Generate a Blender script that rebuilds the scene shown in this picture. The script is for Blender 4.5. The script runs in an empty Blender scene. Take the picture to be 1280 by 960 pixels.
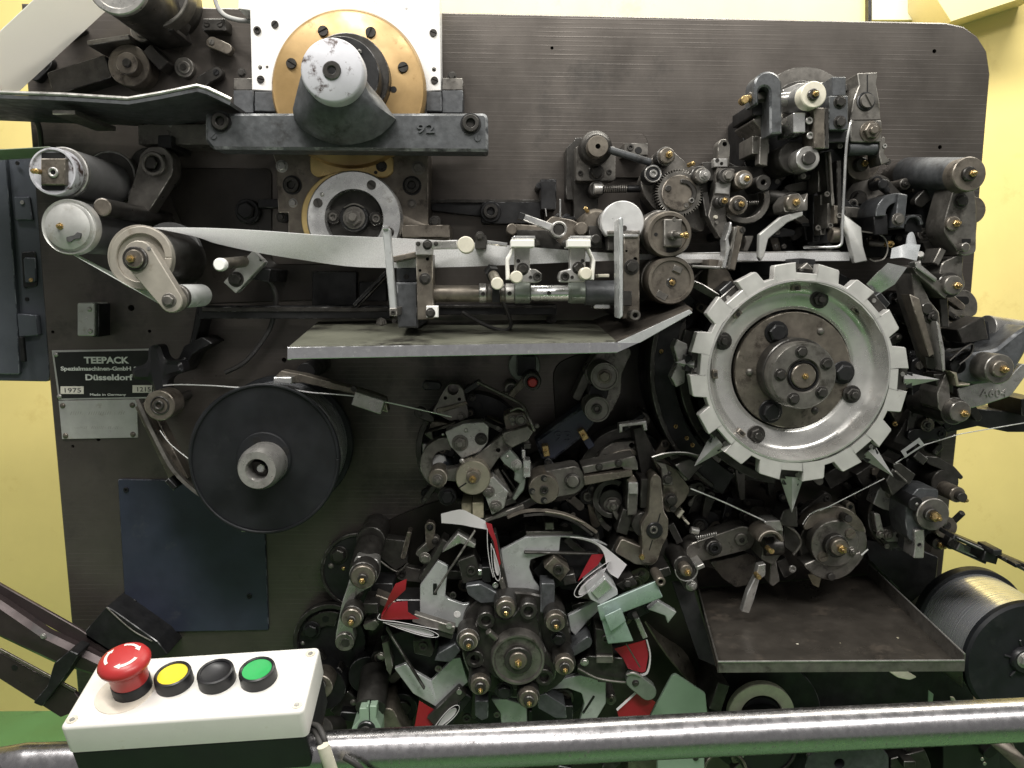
import bpy, bmesh, math, random
from mathutils import Vector, Matrix
random.seed(7)
S = bpy.context.scene
COL = S.collection
R = math.radians

# ---------------------------------------------------------------- camera
F_PX, CAM_Y = 1004.0, -1.05
cam_d = bpy.data.cameras.new('camera')
cam_d.sensor_width = 36.0
cam_d.lens = F_PX / 1280 * 36.0
cam_d.clip_start, cam_d.clip_end = 0.02, 60.0
cam = bpy.data.objects.new('camera', cam_d)
CAM_M = Matrix.Rotation(-R(1.5), 4, 'Z') @ Matrix.Rotation(R(90 - 7.3), 4, 'X') @ Matrix.Rotation(R(0.4), 4, 'Z')
cam.matrix_world = Matrix.Translation((0, CAM_Y, 0)) @ CAM_M
COL.objects.link(cam)
S.camera = cam
CM3 = CAM_M.to_3x3()

# ---------------------------------------------------------------- light
w = bpy.data.worlds.new('World')
S.world = w
w.use_nodes = True
w.node_tree.nodes['Background'].inputs[0].default_value = (1.0, 0.98, 0.95, 1)
w.node_tree.nodes['Background'].inputs[1].default_value = 0.25
def lamp(name, loc, aim, sx, sy, power, col=(1, 0.97, 0.92)):
    l = bpy.data.lights.new(name, 'AREA')
    l.shape, l.size, l.size_y, l.energy, l.color = 'RECTANGLE', sx, sy, power, col
    o = bpy.data.objects.new(name, l)
    o.location = loc
    o.rotation_euler = (Vector(aim) - Vector(loc)).to_track_quat('-Z', 'Y').to_euler()
    COL.objects.link(o)
lamp('ceiling_lamp', (-0.55, -0.7, 1.2), (0.0, 0.0, -0.1), 1.1, 0.14, 26)
lamp('ceiling_lamp', (0.75, -1.7, 1.5), (0.1, 0.0, -0.1), 1.5, 0.2, 36)
lamp('ceiling_lamp', (0.4, 0.55, 1.45), (0.4, 1.0, 0.0), 2.6, 0.25, 70, (1, 0.96, 0.86))
S.view_settings.view_transform = 'Standard'
S.view_settings.look = 'None'
S.view_settings.exposure = 0.0
S.view_settings.gamma = 1.0
S.render.resolution_x, S.render.resolution_y = 1024, 768
S.render.engine = 'CYCLES'

# ---------------------------------------------------------------- pixel directions to points on a plane at protrusion d
U = (0.0, 0.0, 1.0)
def use(x0, y0, s):
    global U
    U = (x0, y0, s)
def P(x, y, d):
    x, y = U[0] + x / U[2], U[1] + y / U[2]
    v = CM3 @ Vector(((x - 640) / F_PX, -(y - 480) / F_PX, -1.0))
    t = (-d - CAM_Y) / v.y
    return Vector((0, CAM_Y, 0)) + v * t
def mpp(x, y, d):
    """metres per (zoomed) pixel at that spot"""
    p = P(x, y, d) - Vector((0, CAM_Y, 0))
    depth = -(CM3.transposed() @ p).z
    return depth / F_PX / U[2]

# ---------------------------------------------------------------- materials
M = {}
def mat(name, col, metal=0.0, rough=0.5, var=0.25, scale=60.0, bump=0.0, dirt=None, dirt_amt=0.0, dscale=25.0,
        rvar=0.15, lines=None, trans=0.0, coat=0.0, spec=0.5, streak=None):
    m = bpy.data.materials.new(name)
    m.use_nodes = True
    nt = m.node_tree
    N, L = nt.nodes, nt.links
    b = N['Principled BSDF']
    b.inputs['Metallic'].default_value = metal
    b.inputs['Roughness'].default_value = rough
    b.inputs['Specular IOR Level'].default_value = spec
    if coat:
        b.inputs['Coat Weight'].default_value = coat
        b.inputs['Coat Roughness'].default_value = 0.15
    g = N.new('ShaderNodeNewGeometry')
    mp = N.new('ShaderNodeMapping')
    L.new(g.outputs['Position'], mp.inputs['Vector'])
    if streak: mp.inputs['Scale'].default_value = streak
    n1 = N.new('ShaderNodeTexNoise')
    n1.inputs['Scale'].default_value = scale
    n1.inputs['Detail'].default_value = 6
    n1.inputs['Roughness'].default_value = 0.65
    L.new(mp.outputs[0], n1.inputs['Vector'])
    r1 = N.new('ShaderNodeMapRange')
    r1.inputs[1].default_value, r1.inputs[2].default_value = 0.3, 0.7
    r1.inputs[3].default_value, r1.inputs[4].default_value = 1 - var, 1 + var
    L.new(n1.outputs[0], r1.inputs[0])
    mul = N.new('ShaderNodeMix'); mul.data_type = 'RGBA'; mul.blend_type = 'MULTIPLY'
    mul.inputs[0].default_value = 1.0
    mul.inputs[6].default_value = (*col, 1)
    L.new(r1.outputs[0], mul.inputs[7])
    out = mul.outputs[2]
    if dirt:
        n2 = N.new('ShaderNodeTexNoise')
        n2.inputs['Scale'].default_value = dscale
        n2.inputs['Detail'].default_value = 8
        n2.inputs['Roughness'].default_value = 0.7
        L.new(g.outputs['Position'], n2.inputs['Vector'])
        r2 = N.new('ShaderNodeMapRange')
        r2.inputs[1].default_value, r2.inputs[2].default_value = 0.62 - dirt_amt * 0.3, 0.72 - dirt_amt * 0.3
        L.new(n2.outputs[0], r2.inputs[0])
        mx = N.new('ShaderNodeMix'); mx.data_type = 'RGBA'
        L.new(r2.outputs[0], mx.inputs[0]); L.new(out, mx.inputs[6])
        mx.inputs[7].default_value = (*dirt, 1)
        out = mx.outputs[2]
        if metal > 0.3:
            mm = N.new('ShaderNodeMapRange')
            mm.inputs[3].default_value, mm.inputs[4].default_value = metal, metal * 0.45
            L.new(r2.outputs[0], mm.inputs[0]); L.new(mm.outputs[0], b.inputs['Metallic'])
    L.new(out, b.inputs['Base Color'])
    r3 = N.new('ShaderNodeMapRange')
    r3.inputs[1].default_value, r3.inputs[2].default_value = 0.3, 0.7
    r3.inputs[3].default_value, r3.inputs[4].default_value = max(rough - rvar, 0.04), min(rough + rvar, 1)
    n3 = N.new('ShaderNodeTexNoise')
    n3.inputs['Scale'].default_value = scale * 0.6 + 7
    n3.inputs['Detail'].default_value = 4
    L.new(mp.outputs[0], n3.inputs['Vector'])
    L.new(n3.outputs[0], r3.inputs[0]); L.new(r3.outputs[0], b.inputs['Roughness'])
    if bump:
        bp = N.new('ShaderNodeBump')
        bp.inputs['Strength'].default_value = bump
        bp.inputs['Distance'].default_value = 0.001
        L.new(n1.outputs[0], bp.inputs['Height']); L.new(bp.outputs[0], b.inputs['Normal'])
    if trans:
        b.inputs['Transmission Weight'].default_value = 0
        b.inputs['Alpha'].default_value = 1 - trans
    M[name] = m
    return m
G = (0.018, 0.016, 0.013)
mat('dark', (0.05, 0.047, 0.043), 0.55, 0.42, 0.4, 70, 0.15, G, 0.25, 30)
mat('black_steel', (0.022, 0.022, 0.023), 0.5, 0.45, 0.4, 60, 0.15)
mat('steel', (0.17, 0.16, 0.145), 0.65, 0.4, 0.3, 80, 0.08, (0.045, 0.04, 0.034), 0.22, 35)
mat('brown_steel', (0.165, 0.145, 0.12), 0.6, 0.42, 0.3, 80, 0.1, (0.045, 0.036, 0.028), 0.25, 35)
mat('light_steel', (0.42, 0.41, 0.39), 0.7, 0.34, 0.2, 90, 0.05, (0.12, 0.11, 0.1), 0.12, 50)
mat('bright', (0.72, 0.72, 0.71), 0.9, 0.27, 0.12, 90, 0.03, (0.3, 0.29, 0.28), 0.1, 60)
mat('satin', (0.58, 0.58, 0.575), 0.35, 0.42, 0.08, 120, 0.03, (0.42, 0.41, 0.39), 0.05, 60)
mat('chrome', (0.8, 0.8, 0.82), 1.0, 0.14, 0.1, 120, 0.05, (0.33, 0.32, 0.31), 0.12, 160)
mat('casting', (0.075, 0.079, 0.084), 0.25, 0.5, 0.3, 130, 0.3, (0.03, 0.03, 0.03), 0.15, 28)
mat('brass', (0.50, 0.36, 0.16), 0.9, 0.3, 0.25, 300, 0.0)
mat('gold', (0.37, 0.245, 0.105), 0.4, 0.42, 0.14, 40, 0.04, (0.25, 0.15, 0.05), 0.08, 40)
mat('gold_light', (0.62, 0.46, 0.20), 0.6, 0.35, 0.12, 60, 0.04)
mat('chipped_white', (0.82, 0.81, 0.79), 0.0, 0.42, 0.05, 30, 0.04, (0.11, 0.075, 0.06), 0.07, 26)
mat('boss_white', (0.50, 0.50, 0.535), 0.1, 0.45, 0.08, 30, 0.04, (0.05, 0.03, 0.025), 0.26, 48)
mat('cream', (0.68, 0.64, 0.53), 0.1, 0.45, 0.12, 80, 0.04)
mat('black_plastic', (0.012, 0.012, 0.014), 0.0, 0.42, 0.2, 40, 0.04)
mat('reel_black', (0.009, 0.010, 0.012), 0.0, 0.55, 0.3, 40, 0.02, (0.02, 0.021, 0.022), 0.08, 18, spec=.35)
mat('rubber', (0.02, 0.02, 0.02), 0.0, 0.55, 0.2, 80)
mat('hose', (0.035, 0.033, 0.032), 0.0, 0.5, 0.2, 80)
mat('grey_hose', (0.3, 0.3, 0.29), 0.0, 0.5, 0.2, 80)
mat('white_plastic', (0.80, 0.785, 0.74), 0.0, 0.38, 0.04, 30, 0.03, (0.64, 0.59, 0.5), 0.05, 30)
mat('yellowed_plastic', (0.72, 0.66, 0.56), 0.0, 0.4, 0.08, 60, 0.03)
mat('red_plastic', (0.42, 0.03, 0.03), 0.0, 0.36, 0.06, 40)
mat('yellow_plastic', (0.78, 0.62, 0.03), 0.0, 0.45, 0.06, 90, 0.03, (0.66, 0.52, 0.05), 0.1, 90)
mat('green_plastic', (0.025, 0.36, 0.09), 0.0, 0.45, 0.06, 90, 0.03, (0.05, 0.3, 0.1), 0.1, 90)
mat('mark_white', (0.8, 0.75, 0.68), 0.0, 0.5, 0.05, 40)
mat('plate_black', (0.009, 0.009, 0.009), 0.0, 0.6, 0.2, 60)
mat('plate_metal', (0.50, 0.50, 0.48), 0.55, 0.4, 0.12, 50, 0.03, (0.33, 0.31, 0.27), 0.15, 45)
mat('letter', (0.82, 0.82, 0.80), 0.0, 0.5, 0.1, 200)
mat('ink', (0.06, 0.06, 0.06), 0.0, 0.6, 0.2, 200)
mat('ink_faint', (0.33, 0.32, 0.30), 0.2, 0.6, 0.4, 300)
mat('blue_paint', (0.030, 0.036, 0.058), 0.1, 0.45, 0.2, 20, 0.06, (0.05, 0.055, 0.068), 0.1, 16)
mat('slate_paint', (0.075, 0.083, 0.10), 0.1, 0.5, 0.12, 25, 0.05, (0.045, 0.05, 0.06), 0.1, 14)
mat('green_grey', (0.24, 0.265, 0.235), 0.55, 0.42, 0.18, 60, 0.05, (0.13, 0.13, 0.11), 0.1, 40)
mat('zinc', (0.48, 0.49, 0.49), 0.35, 0.36, 0.12, 70, 0.05, (0.33, 0.34, 0.33), 0.15, 60)
mat('zinc_floor_tint', (0.37, 0.46, 0.43), 0.35, 0.33, 0.12, 70, 0.05, (0.26, 0.32, 0.3), 0.15, 60)  # zinc with the green floor's reflection put into its colour
mat('mint', (0.30, 0.41, 0.31), 0.1, 0.45, 0.08, 30, 0.03)  # green floor reflection painted in as the base colour
mat('red_paper', (0.27, 0.010, 0.018), 0.0, 0.45, 0.08, 60)
mat('web_green', (0.34, 0.39, 0.30), 0.0, 0.6, 0.08, 60)
mat('tray', (0.108, 0.096, 0.082), 0.6, 0.36, 0.22, 30, 0.05, (0.115, 0.096, 0.078), 0.2, 20)
mat('tray_paint', (0.185, 0.187, 0.145), 0.3, 0.45, 0.25, 14, 0.05, (0.045, 0.042, 0.034), 0.45, 9)
mat('roller_grey', (0.17, 0.17, 0.17), 0.3, 0.5, 0.1, 60, 0.03)
mat('roller_white', (0.66, 0.67, 0.66), 0.0, 0.4, 0.05, 60)
mat('lens', (0.9, 0.9, 0.87), 0.0, 0.25, 0.02, 60)
mat('rail', (0.45, 0.44, 0.455), 1.0, 0.27, 0.1, 260, 0.05, (0.15, 0.13, 0.13), 0.11, 240, rvar=.05)
mat('wire', (0.78, 0.78, 0.77), 0.35, 0.3, 0.1, 60)
mat('wall', (0.86, 0.695, 0.275), 0.0, 0.55, 0.05, 4, 0.06, (0.79, 0.62, 0.235), 0.12, 7)
mat('wall_shade_wedge', (0.62, 0.53, 0.27), 0.0, 0.6, 0.03, 4, 0.03)
mat('wall_white', (0.72, 0.68, 0.50), 0.0, 0.55, 0.03, 4, 0.03)
mat('floor', (0.12, 0.27, 0.105), 0.0, 0.5, 0.12, 5, 0.03, (0.085, 0.17, 0.075), 0.08, 9)
mat('brass_dull', (0.43, 0.39, 0.31), 0.75, 0.34, 0.15, 60, 0.03, (0.2, 0.16, 0.1), 0.1, 40)
mat('flange_beige', (0.38, 0.35, 0.30), 0.35, 0.45, 0.12, 50, 0.03, (0.25, 0.22, 0.18), 0.1, 40)
mat('panel_oil_shade', (0.04, 0.035, 0.03), 0.5, 0.38, 0.4, 14, 0.05, (0.02, 0.017, 0.014), 0.35, 9)
mat('hole_shade', (0.008, 0.008, 0.008), 0.2, 0.5, 0.3, 40)  # flat black painting the shade inside holes, slots and recesses
mat('pad', (0.34, 0.31, 0.22), 0.0, 0.9, 0.2, 200, 0.3)

def special_materials():
    # dark machined panel: fine horizontal tool lines, blotches of oil
    m = mat('panel', (0.106, 0.094, 0.084), 0.64, 0.36, 0.25, 7, 0.0, (0.048, 0.043, 0.038), 0.3, 5, rvar=.1)
    nt = m.node_tree; N, L = nt.nodes, nt.links
    b = N['Principled BSDF']
    g = N.new('ShaderNodeNewGeometry')
    sx = N.new('ShaderNodeSeparateXYZ'); L.new(g.outputs['Position'], sx.inputs[0])
    mu = N.new('ShaderNodeMath'); mu.operation = 'MULTIPLY'; mu.inputs[1].default_value = 2 * math.pi / 0.0054
    L.new(sx.outputs['Z'], mu.inputs[0])
    si = N.new('ShaderNodeMath'); si.operation = 'SINE'; L.new(mu.outputs[0], si.inputs[0])
    mr = N.new('ShaderNodeMapRange'); mr.inputs[1].default_value = 0.6; mr.inputs[2].default_value = 1.0
    mr.inputs[3].default_value = 0.0; mr.inputs[4].default_value = 1.0
    L.new(si.outputs[0], mr.inputs[0])
    # stretched scratch noise
    mp = N.new('ShaderNodeMapping'); mp.inputs['Scale'].default_value = (9, 9, 420)
    L.new(g.outputs['Position'], mp.inputs[0])
    nz = N.new('ShaderNodeTexNoise'); nz.inputs['Scale'].default_value = 1.0; nz.inputs['Detail'].default_value = 3
    L.new(mp.outputs[0], nz.inputs[0])
    mp2 = N.new('ShaderNodeMapping'); mp2.inputs['Scale'].default_value = (9, 9, 130)
    L.new(g.outputs['Position'], mp2.inputs[0])
    nz2 = N.new('ShaderNodeTexNoise'); nz2.inputs['Scale'].default_value = 1.0; nz2.inputs['Detail'].default_value = 5
    L.new(mp2.outputs[0], nz2.inputs[0])
    pr = N.new('ShaderNodeMath'); pr.operation = 'MULTIPLY'
    L.new(mr.outputs[0], pr.inputs[0])
    nz4 = N.new('ShaderNodeTexNoise'); nz4.inputs['Scale'].default_value = 3.2; nz4.inputs['Detail'].default_value = 4; L.new(g.outputs['Position'], nz4.inputs[0])
    mr4 = N.new('ShaderNodeMapRange'); mr4.inputs[1].default_value = 0.42; mr4.inputs[2].default_value = 0.66; L.new(nz4.outputs[0], mr4.inputs[0])
    nz5 = N.new('ShaderNodeMapRange'); nz5.inputs[1].default_value = 0.4; nz5.inputs[2].default_value = 0.6; L.new(nz2.outputs[0], nz5.inputs[0])
    mm4 = N.new('ShaderNodeMath'); mm4.operation = 'MULTIPLY'; L.new(nz5.outputs[0], mm4.inputs[0]); L.new(mr4.outputs[0], mm4.inputs[1])
    L.new(mm4.outputs[0], pr.inputs[1])
    ad = N.new('ShaderNodeMath'); ad.operation = 'MULTIPLY_ADD'; ad.inputs[1].default_value = 0.5
    L.new(nz.outputs[0], ad.inputs[0]); L.new(pr.outputs[0], ad.inputs[2])
    bp = N.new('ShaderNodeBump'); bp.inputs['Strength'].default_value = 0.2; bp.inputs['Distance'].default_value = 0.0006
    L.new(ad.outputs[0], bp.inputs['Height']); L.new(bp.outputs[0], b.inputs['Normal'])
    bc = b.inputs['Base Color'].links[0].from_socket
    mx = N.new('ShaderNodeMix'); mx.data_type = 'RGBA'; mx.blend_type = 'MIX'
    ml = N.new('ShaderNodeMath'); ml.operation = 'MULTIPLY'; ml.inputs[1].default_value = 0.25
    L.new(pr.outputs[0], ml.inputs[0]); L.new(ml.outputs[0], mx.inputs[0])
    L.new(bc, mx.inputs[6]); mx.inputs[7].default_value = (0.24, 0.225, 0.215, 1)
    L.new(mx.outputs[2], b.inputs['Base Color'])
    # filter paper: thin, a little see-through
    for nm, col, al in (('paper', (0.97, 0.97, 0.97), 0.74), ('tag_paper', (0.86, 0.84, 0.85), 1.0), ('web_paper', (0.9, 0.89, 0.85), 1.0), ('film', (0.78, 0.8, 0.82), 0.6)):
        m = bpy.data.materials.new(nm); m.use_nodes = True
        nt = m.node_tree; N, L = nt.nodes, nt.links
        b = N['Principled BSDF']
        b.inputs['Base Color'].default_value = (*col, 1)
        b.inputs['Roughness'].default_value = 0.55 if nm != 'film' else 0.2
        tl = N.new('ShaderNodeBsdfTranslucent'); tl.inputs[0].default_value = (*col, 1)
        ms = N.new('ShaderNodeMixShader'); ms.inputs[0].default_value = 0.45
        L.new(b.outputs[0], ms.inputs[1]); L.new(tl.outputs[0], ms.inputs[2])
        tr = N.new('ShaderNodeBsdfTransparent')
        m2 = N.new('ShaderNodeMixShader')
        nn = N.new('ShaderNodeTexNoise'); nn.inputs['Scale'].default_value = 900; nn.inputs['Detail'].default_value = 3
        gg = N.new('ShaderNodeNewGeometry'); L.new(gg.outputs['Position'], nn.inputs[0])
        rr = N.new('ShaderNodeMapRange'); rr.inputs[1].default_value = 0.3; rr.inputs[2].default_value = 0.7
        rr.inputs[3].default_value = max(0, al - 0.12); rr.inputs[4].default_value = min(1, al + 0.12) if al < 1 else 1
        if al >= 1: rr.inputs[3].default_value = 1.0
        L.new(nn.outputs[0], rr.inputs[0]); L.new(rr.outputs[0], m2.inputs[0])
        L.new(tr.outputs[0], m2.inputs[1]); L.new(ms.outputs[0], m2.inputs[2])
        L.new(m2.outputs[0], N['Material Output'].inputs[0])
        M[nm] = m
    # tightly wound wire: fine ribs round the drum
    m = mat('wound_wire', (0.66, 0.64, 0.66), 0.78, 0.17, 0.15, 40, 0.0, rvar=.05)
    nt = m.node_tree; N, L = nt.nodes, nt.links
    b = N['Principled BSDF']
    g = N.new('ShaderNodeNewGeometry')
    sx = N.new('ShaderNodeSeparateXYZ'); L.new(g.outputs['Position'], sx.inputs[0])
    nz = N.new('ShaderNodeTexNoise'); nz.inputs['Scale'].default_value = 90; nz.inputs['Detail'].default_value = 4
    L.new(g.outputs['Position'], nz.inputs[0])
    a0 = N.new('ShaderNodeMath'); a0.operation = 'MULTIPLY_ADD'; a0.inputs[1].default_value = 0.0012
    L.new(nz.outputs[0], a0.inputs[0]); L.new(sx.outputs['Y'], a0.inputs[2])
    mu = N.new('ShaderNodeMath'); mu.operation = 'MULTIPLY'; mu.inputs[1].default_value = 2 * math.pi / 0.0013
    L.new(a0.outputs[0], mu.inputs[0])
    si = N.new('ShaderNodeMath'); si.operation = 'SINE'; L.new(mu.outputs[0], si.inputs[0])
    w1 = N.new('ShaderNodeTexNoise'); w1.noise_dimensions = '1D'; w1.inputs['Scale'].default_value = 420; w1.inputs['Detail'].default_value = 3
    L.new(a0.outputs[0], w1.inputs['W'])
    wr_ = N.new('ShaderNodeMapRange'); wr_.inputs[1].default_value = .3; wr_.inputs[2].default_value = .7; wr_.inputs[3].default_value = .12; wr_.inputs[4].default_value = .4
    L.new(w1.outputs[0], wr_.inputs[0]); L.new(wr_.outputs[0], b.inputs['Roughness'])
    wc = N.new('ShaderNodeMapRange'); wc.inputs[1].default_value = .3; wc.inputs[2].default_value = .7; wc.inputs[3].default_value = .95; wc.inputs[4].default_value = .6
    L.new(w1.outputs[0], wc.inputs[0])
    wm = N.new('ShaderNodeMix'); wm.data_type = 'RGBA'; wm.blend_type = 'MULTIPLY'; wm.inputs[0].default_value = 1.0
    wm.inputs[7].default_value = (0.93, 0.95, 1.0, 1)
    L.new(wc.outputs[0], wm.inputs[6]); L.new(wm.outputs[2], b.inputs['Base Color'])
    bp = N.new('ShaderNodeBump'); bp.inputs['Strength'].default_value = 0.5; bp.inputs['Distance'].default_value = 0.0004
    L.new(w1.outputs[0], bp.inputs['Height']); L.new(bp.outputs[0], b.inputs['Normal'])
special_materials()
# worn bright edges of the dark metals
WORN = {}
for k_, c_, m_ in (('dark', (0.05, 0.047, 0.043), .6), ('steel', (0.17, 0.16, 0.145), .7), ('brown_steel', (0.165, 0.145, 0.12), .65), ('casting', (0.075, 0.079, 0.084), .4), ('black_steel', (0.022, 0.022, 0.023), .5), ('slate_paint', (0.075, 0.083, 0.10), .3), ('blue_paint', (0.03, 0.034, 0.048), .3), ('light_steel', (0.42, 0.41, 0.39), .7), ('zinc', (0.5, 0.52, 0.52), .6)):
    wear = tuple(min(0.62, v * 2.2 + 0.10) for v in c_)
    mat(k_ + '_worn', c_, m_, 0.36, 0.3, 80, 0.0, wear, 0.42, 45)
    WORN[k_] = k_ + '_worn'
S.cycles.use_denoising = True
S.cycles.max_bounces = 6
S.cycles.transparent_max_bounces = 8

# ---------------------------------------------------------------- objects
ORG = {}
def thing(name, label, cat, at, group=None):
    o = bpy.data.objects.new(name, None)
    o.empty_display_size = 0.02
    COL.objects.link(o)
    o.location = P(*at)
    ORG[o.name] = o.location.copy()
    o['label'] = label; o['category'] = cat
    if group: o['group'] = group
    return o
def link(name, bm, m, parent=None, label=None, ang=38):
    """one bmesh in world coordinates -> one mesh object"""
    bmesh.ops.recalc_face_normals(bm, faces=bm.faces[:])
    me = bpy.data.meshes.new(name)
    off = ORG[parent.name] if parent else Vector((0, 0, 0))
    if not parent:
        off = sum((v.co for v in bm.verts), Vector()) / len(bm.verts)
    bm.transform(Matrix.Translation(-off))
    bm.to_mesh(me); bm.free()
    for p in me.polygons: p.use_smooth = True
    me.set_sharp_from_angle(angle=R(ang))
    me.materials.append(M[m])
    if m in WORN: me.materials.append(M[WORN[m]])
    o = bpy.data.objects.new(name, me)
    COL.objects.link(o)
    if parent: o.parent = parent
    else: o.location = off
    ORG[o.name] = off.copy()
    if label: o['label'] = label
    if parent and parent.type == 'EMPTY':
        vs = [v.co for v in me.vertices]
        PARTS.setdefault(parent.name, []).append((o, min(v.x for v in vs) + off.x, max(v.x for v in vs) + off.x, min(v.z for v in vs) + off.z, max(v.z for v in vs) + off.z, -min(v.y for v in vs) - off.y))
    return o
PARTS = {}
def carrier(t, p):
    '''the part of a thing that a screw at p sits on'''
    best = t
    for o, x0, x1, z0, z1, d in PARTS.get(t.name, ()):
        if x0 <= p.x <= x1 and z0 <= p.z <= z1 and abs(d + p.y) < .0035: best = o
    return best
def tag(o, label, cat, group=None, kind=None):
    o['label'] = label; o['category'] = cat
    if group: o['group'] = group
    if kind: o['kind'] = kind
    return o
def structure(o):
    o['kind'] = 'structure'
    return o

# ---------------------------------------------------------------- shapes (world coordinates, machine front looks to -Y)
def rnd(pts, r, n=4):
    """round the corners of a polygon, r in pixels"""
    out = []
    for i, p in enumerate(pts):
        a, b, c = Vector(pts[i - 1]), Vector(p), Vector(pts[(i + 1) % len(pts)])
        la, lc = (a - b).length, (c - b).length
        k = min(r, la * 0.45, lc * 0.45)
        if la < 1e-6 or lc < 1e-6: continue
        p0, p1 = b + (a - b) / la * k, b + (c - b) / lc * k
        for j in range(n + 1):
            t = j / n
            out.append(tuple(p0 * (1 - t) ** 2 + b * 2 * t * (1 - t) + p1 * t * t))
    return out
def area2(q):
    return sum(q[i - 1].x * q[i].z - q[i].x * q[i - 1].z for i in range(len(q)))
def inset(q, c):
    """inset a ccw ring in the XZ plane"""
    out = []
    n = len(q)
    for i in range(n):
        a, b, d = q[i - 1], q[i], q[(i + 1) % n]
        e1 = Vector((b.x - a.x, b.z - a.z)); e2 = Vector((d.x - b.x, d.z - b.z))
        if e1.length < 1e-9: e1 = e2.copy()
        if e2.length < 1e-9: e2 = e1.copy()
        e1.normalize(); e2.normalize()
        n1 = Vector((-e1.y, e1.x)); n2 = Vector((-e2.y, e2.x))
        m = n1 + n2
        if m.length < 1e-6: m = n1
        m.normalize()
        k = c / max(0.45, m.dot(n1))
        out.append(Vector((b.x + m.x * k, b.y, b.z + m.y * k)))
    return out
def ring_bridge(bm, r0, r1, mi=0):
    n = len(r0)
    for i in range(n):
        try: bm.faces.new((r0[i], r0[(i + 1) % n], r1[(i + 1) % n], r1[i])).material_index = mi
        except ValueError: pass
def bm_plate(pts, d1, d0, ch=0.0009, holes=(), bm=None, hdepth=None, r=0):
    bm = bm or bmesh.new()
    q = [P(x, y, d1) for x, y in pts]
    if area2(q) < 0:
        q.reverse(); pts = list(reversed(pts))
    ch = min(ch, abs(d1 - d0) * 0.45)
    if r:
        s = mpp(*pts[0], d1)
        flat = inset([Vector((x, 0, -y)) for x, y in pts], ch / s)
        fq = [P(x, y, d1) for x, y in rnd([(v.x, -v.z) for v in flat], max(r - ch / s, r * .3))]
        q = [P(x, y, d1) for x, y in rnd(pts, r)]
    else:
        fq = inset(q, ch)
    rf = [bm.verts.new(v) for v in fq]
    rm = [bm.verts.new(v + Vector((0, ch, 0))) for v in q]
    rb = [bm.verts.new((v.x, -d0, v.z)) for v in q]
    ring_bridge(bm, rf, rm, 1); ring_bridge(bm, rm, rb)
    bm.faces.new(rb)
    if not holes:
        bm.faces.new(rf)
    else:
        edges = [bm.edges.get((rf[i - 1], rf[i])) or bm.edges.new((rf[i - 1], rf[i])) for i in range(len(rf))]
        dep = hdepth or abs(d1 - d0) * 0.85
        for hx, hy, hr in holes:
            c = P(hx, hy, d1); rr = hr * mpp(hx, hy, d1)
            n = 16
            h0 = [bm.verts.new(c + Vector((math.cos(a) * rr, 0, math.sin(a) * rr))) for a in (2 * math.pi * k / n for k in range(n))]
            h1 = [bm.verts.new(v.co + Vector((0, dep, 0))) for v in h0]
            ring_bridge(bm, h0, h1); bm.faces.new(h1)
            edges += [bm.edges.get((h0[k - 1], h0[k])) for k in range(n)]
        bmesh.ops.triangle_fill(bm, use_beauty=True, use_dissolve=False, edges=edges)
    return bm
def plate(t, name, m, pts, d1, d0, r=0, ch=0.0009, holes=(), label=None, hdepth=None):
    return link(name, bm_plate(pts, d1, d0, ch, holes, hdepth=hdepth, r=r), m, t, label)
def rect(x0, y0, x1, y1):
    return [(x0, y0), (x1, y0), (x1, y1), (x0, y1)]
def box(t, name, m, x0, y0, x1, y1, d1, d0, r=3, **k):
    return plate(t, name, m, rect(x0, y0, x1, y1), d1, d0, r=r, **k)
def strip(x0, y0, x1, y1, w, w1=None):
    """corners of a flat bar from point to point"""
    w1 = w if w1 is None else w1
    v = Vector((x1 - x0, y1 - y0)); v.normalize()
    n = Vector((-v.y, v.x))
    return [(x0 + n.x * w / 2, y0 + n.y * w / 2), (x1 + n.x * w1 / 2, y1 + n.y * w1 / 2),
            (x1 - n.x * w1 / 2, y1 - n.y * w1 / 2), (x0 - n.x * w / 2, y0 - n.y * w / 2)]
def bar(t, name, m, x0, y0, x1, y1, w, d1, d0, r=3, w1=None, **k):
    return plate(t, name, m, strip(x0, y0, x1, y1, w, w1), d1, d0, r=r, **k)
def link_pts(x0, y0, r0, x1, y1, r1, n=9):
    """outline of a link arm: two round ends and their tangents"""
    a = math.atan2(y1 - y0, x1 - x0)
    L = math.hypot(x1 - x0, y1 - y0)
    b = math.acos(max(-1, min(1, (r0 - r1) / max(L, 1e-6))))
    out = []
    for i in range(n + 1):
        t = a + b + (2 * math.pi - 2 * b) * i / n
        out.append((x0 + r0 * math.cos(t), y0 + r0 * math.sin(t)))
    for i in range(n + 1):
        t = a - b + 2 * b * i / n
        out.append((x1 + r1 * math.cos(t), y1 + r1 * math.sin(t)))
    return out
def arm(t, name, m, x0, y0, r0, x1, y1, r1, d1, d0, **k):
    return plate(t, name, m, link_pts(x0, y0, r0, x1, y1, r1), d1, d0, **k)
def arc_pts(x, y, r, a0, a1, n=14):
    return [(x + r * math.cos(R(a0 + (a1 - a0) * i / n)), y + r * math.sin(R(a0 + (a1 - a0) * i / n))) for i in range(n + 1)]
def sector(t, name, m, x, y, r0, r1, a0, a1, d1, d0, r=0, n=16, **k):
    """ring sector, angles clockwise from the right as seen"""
    return plate(t, name, m, arc_pts(x, y, r1, a0, a1, n) + arc_pts(x, y, r0, a1, a0, n), d1, d0, r=r, **k)
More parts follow.
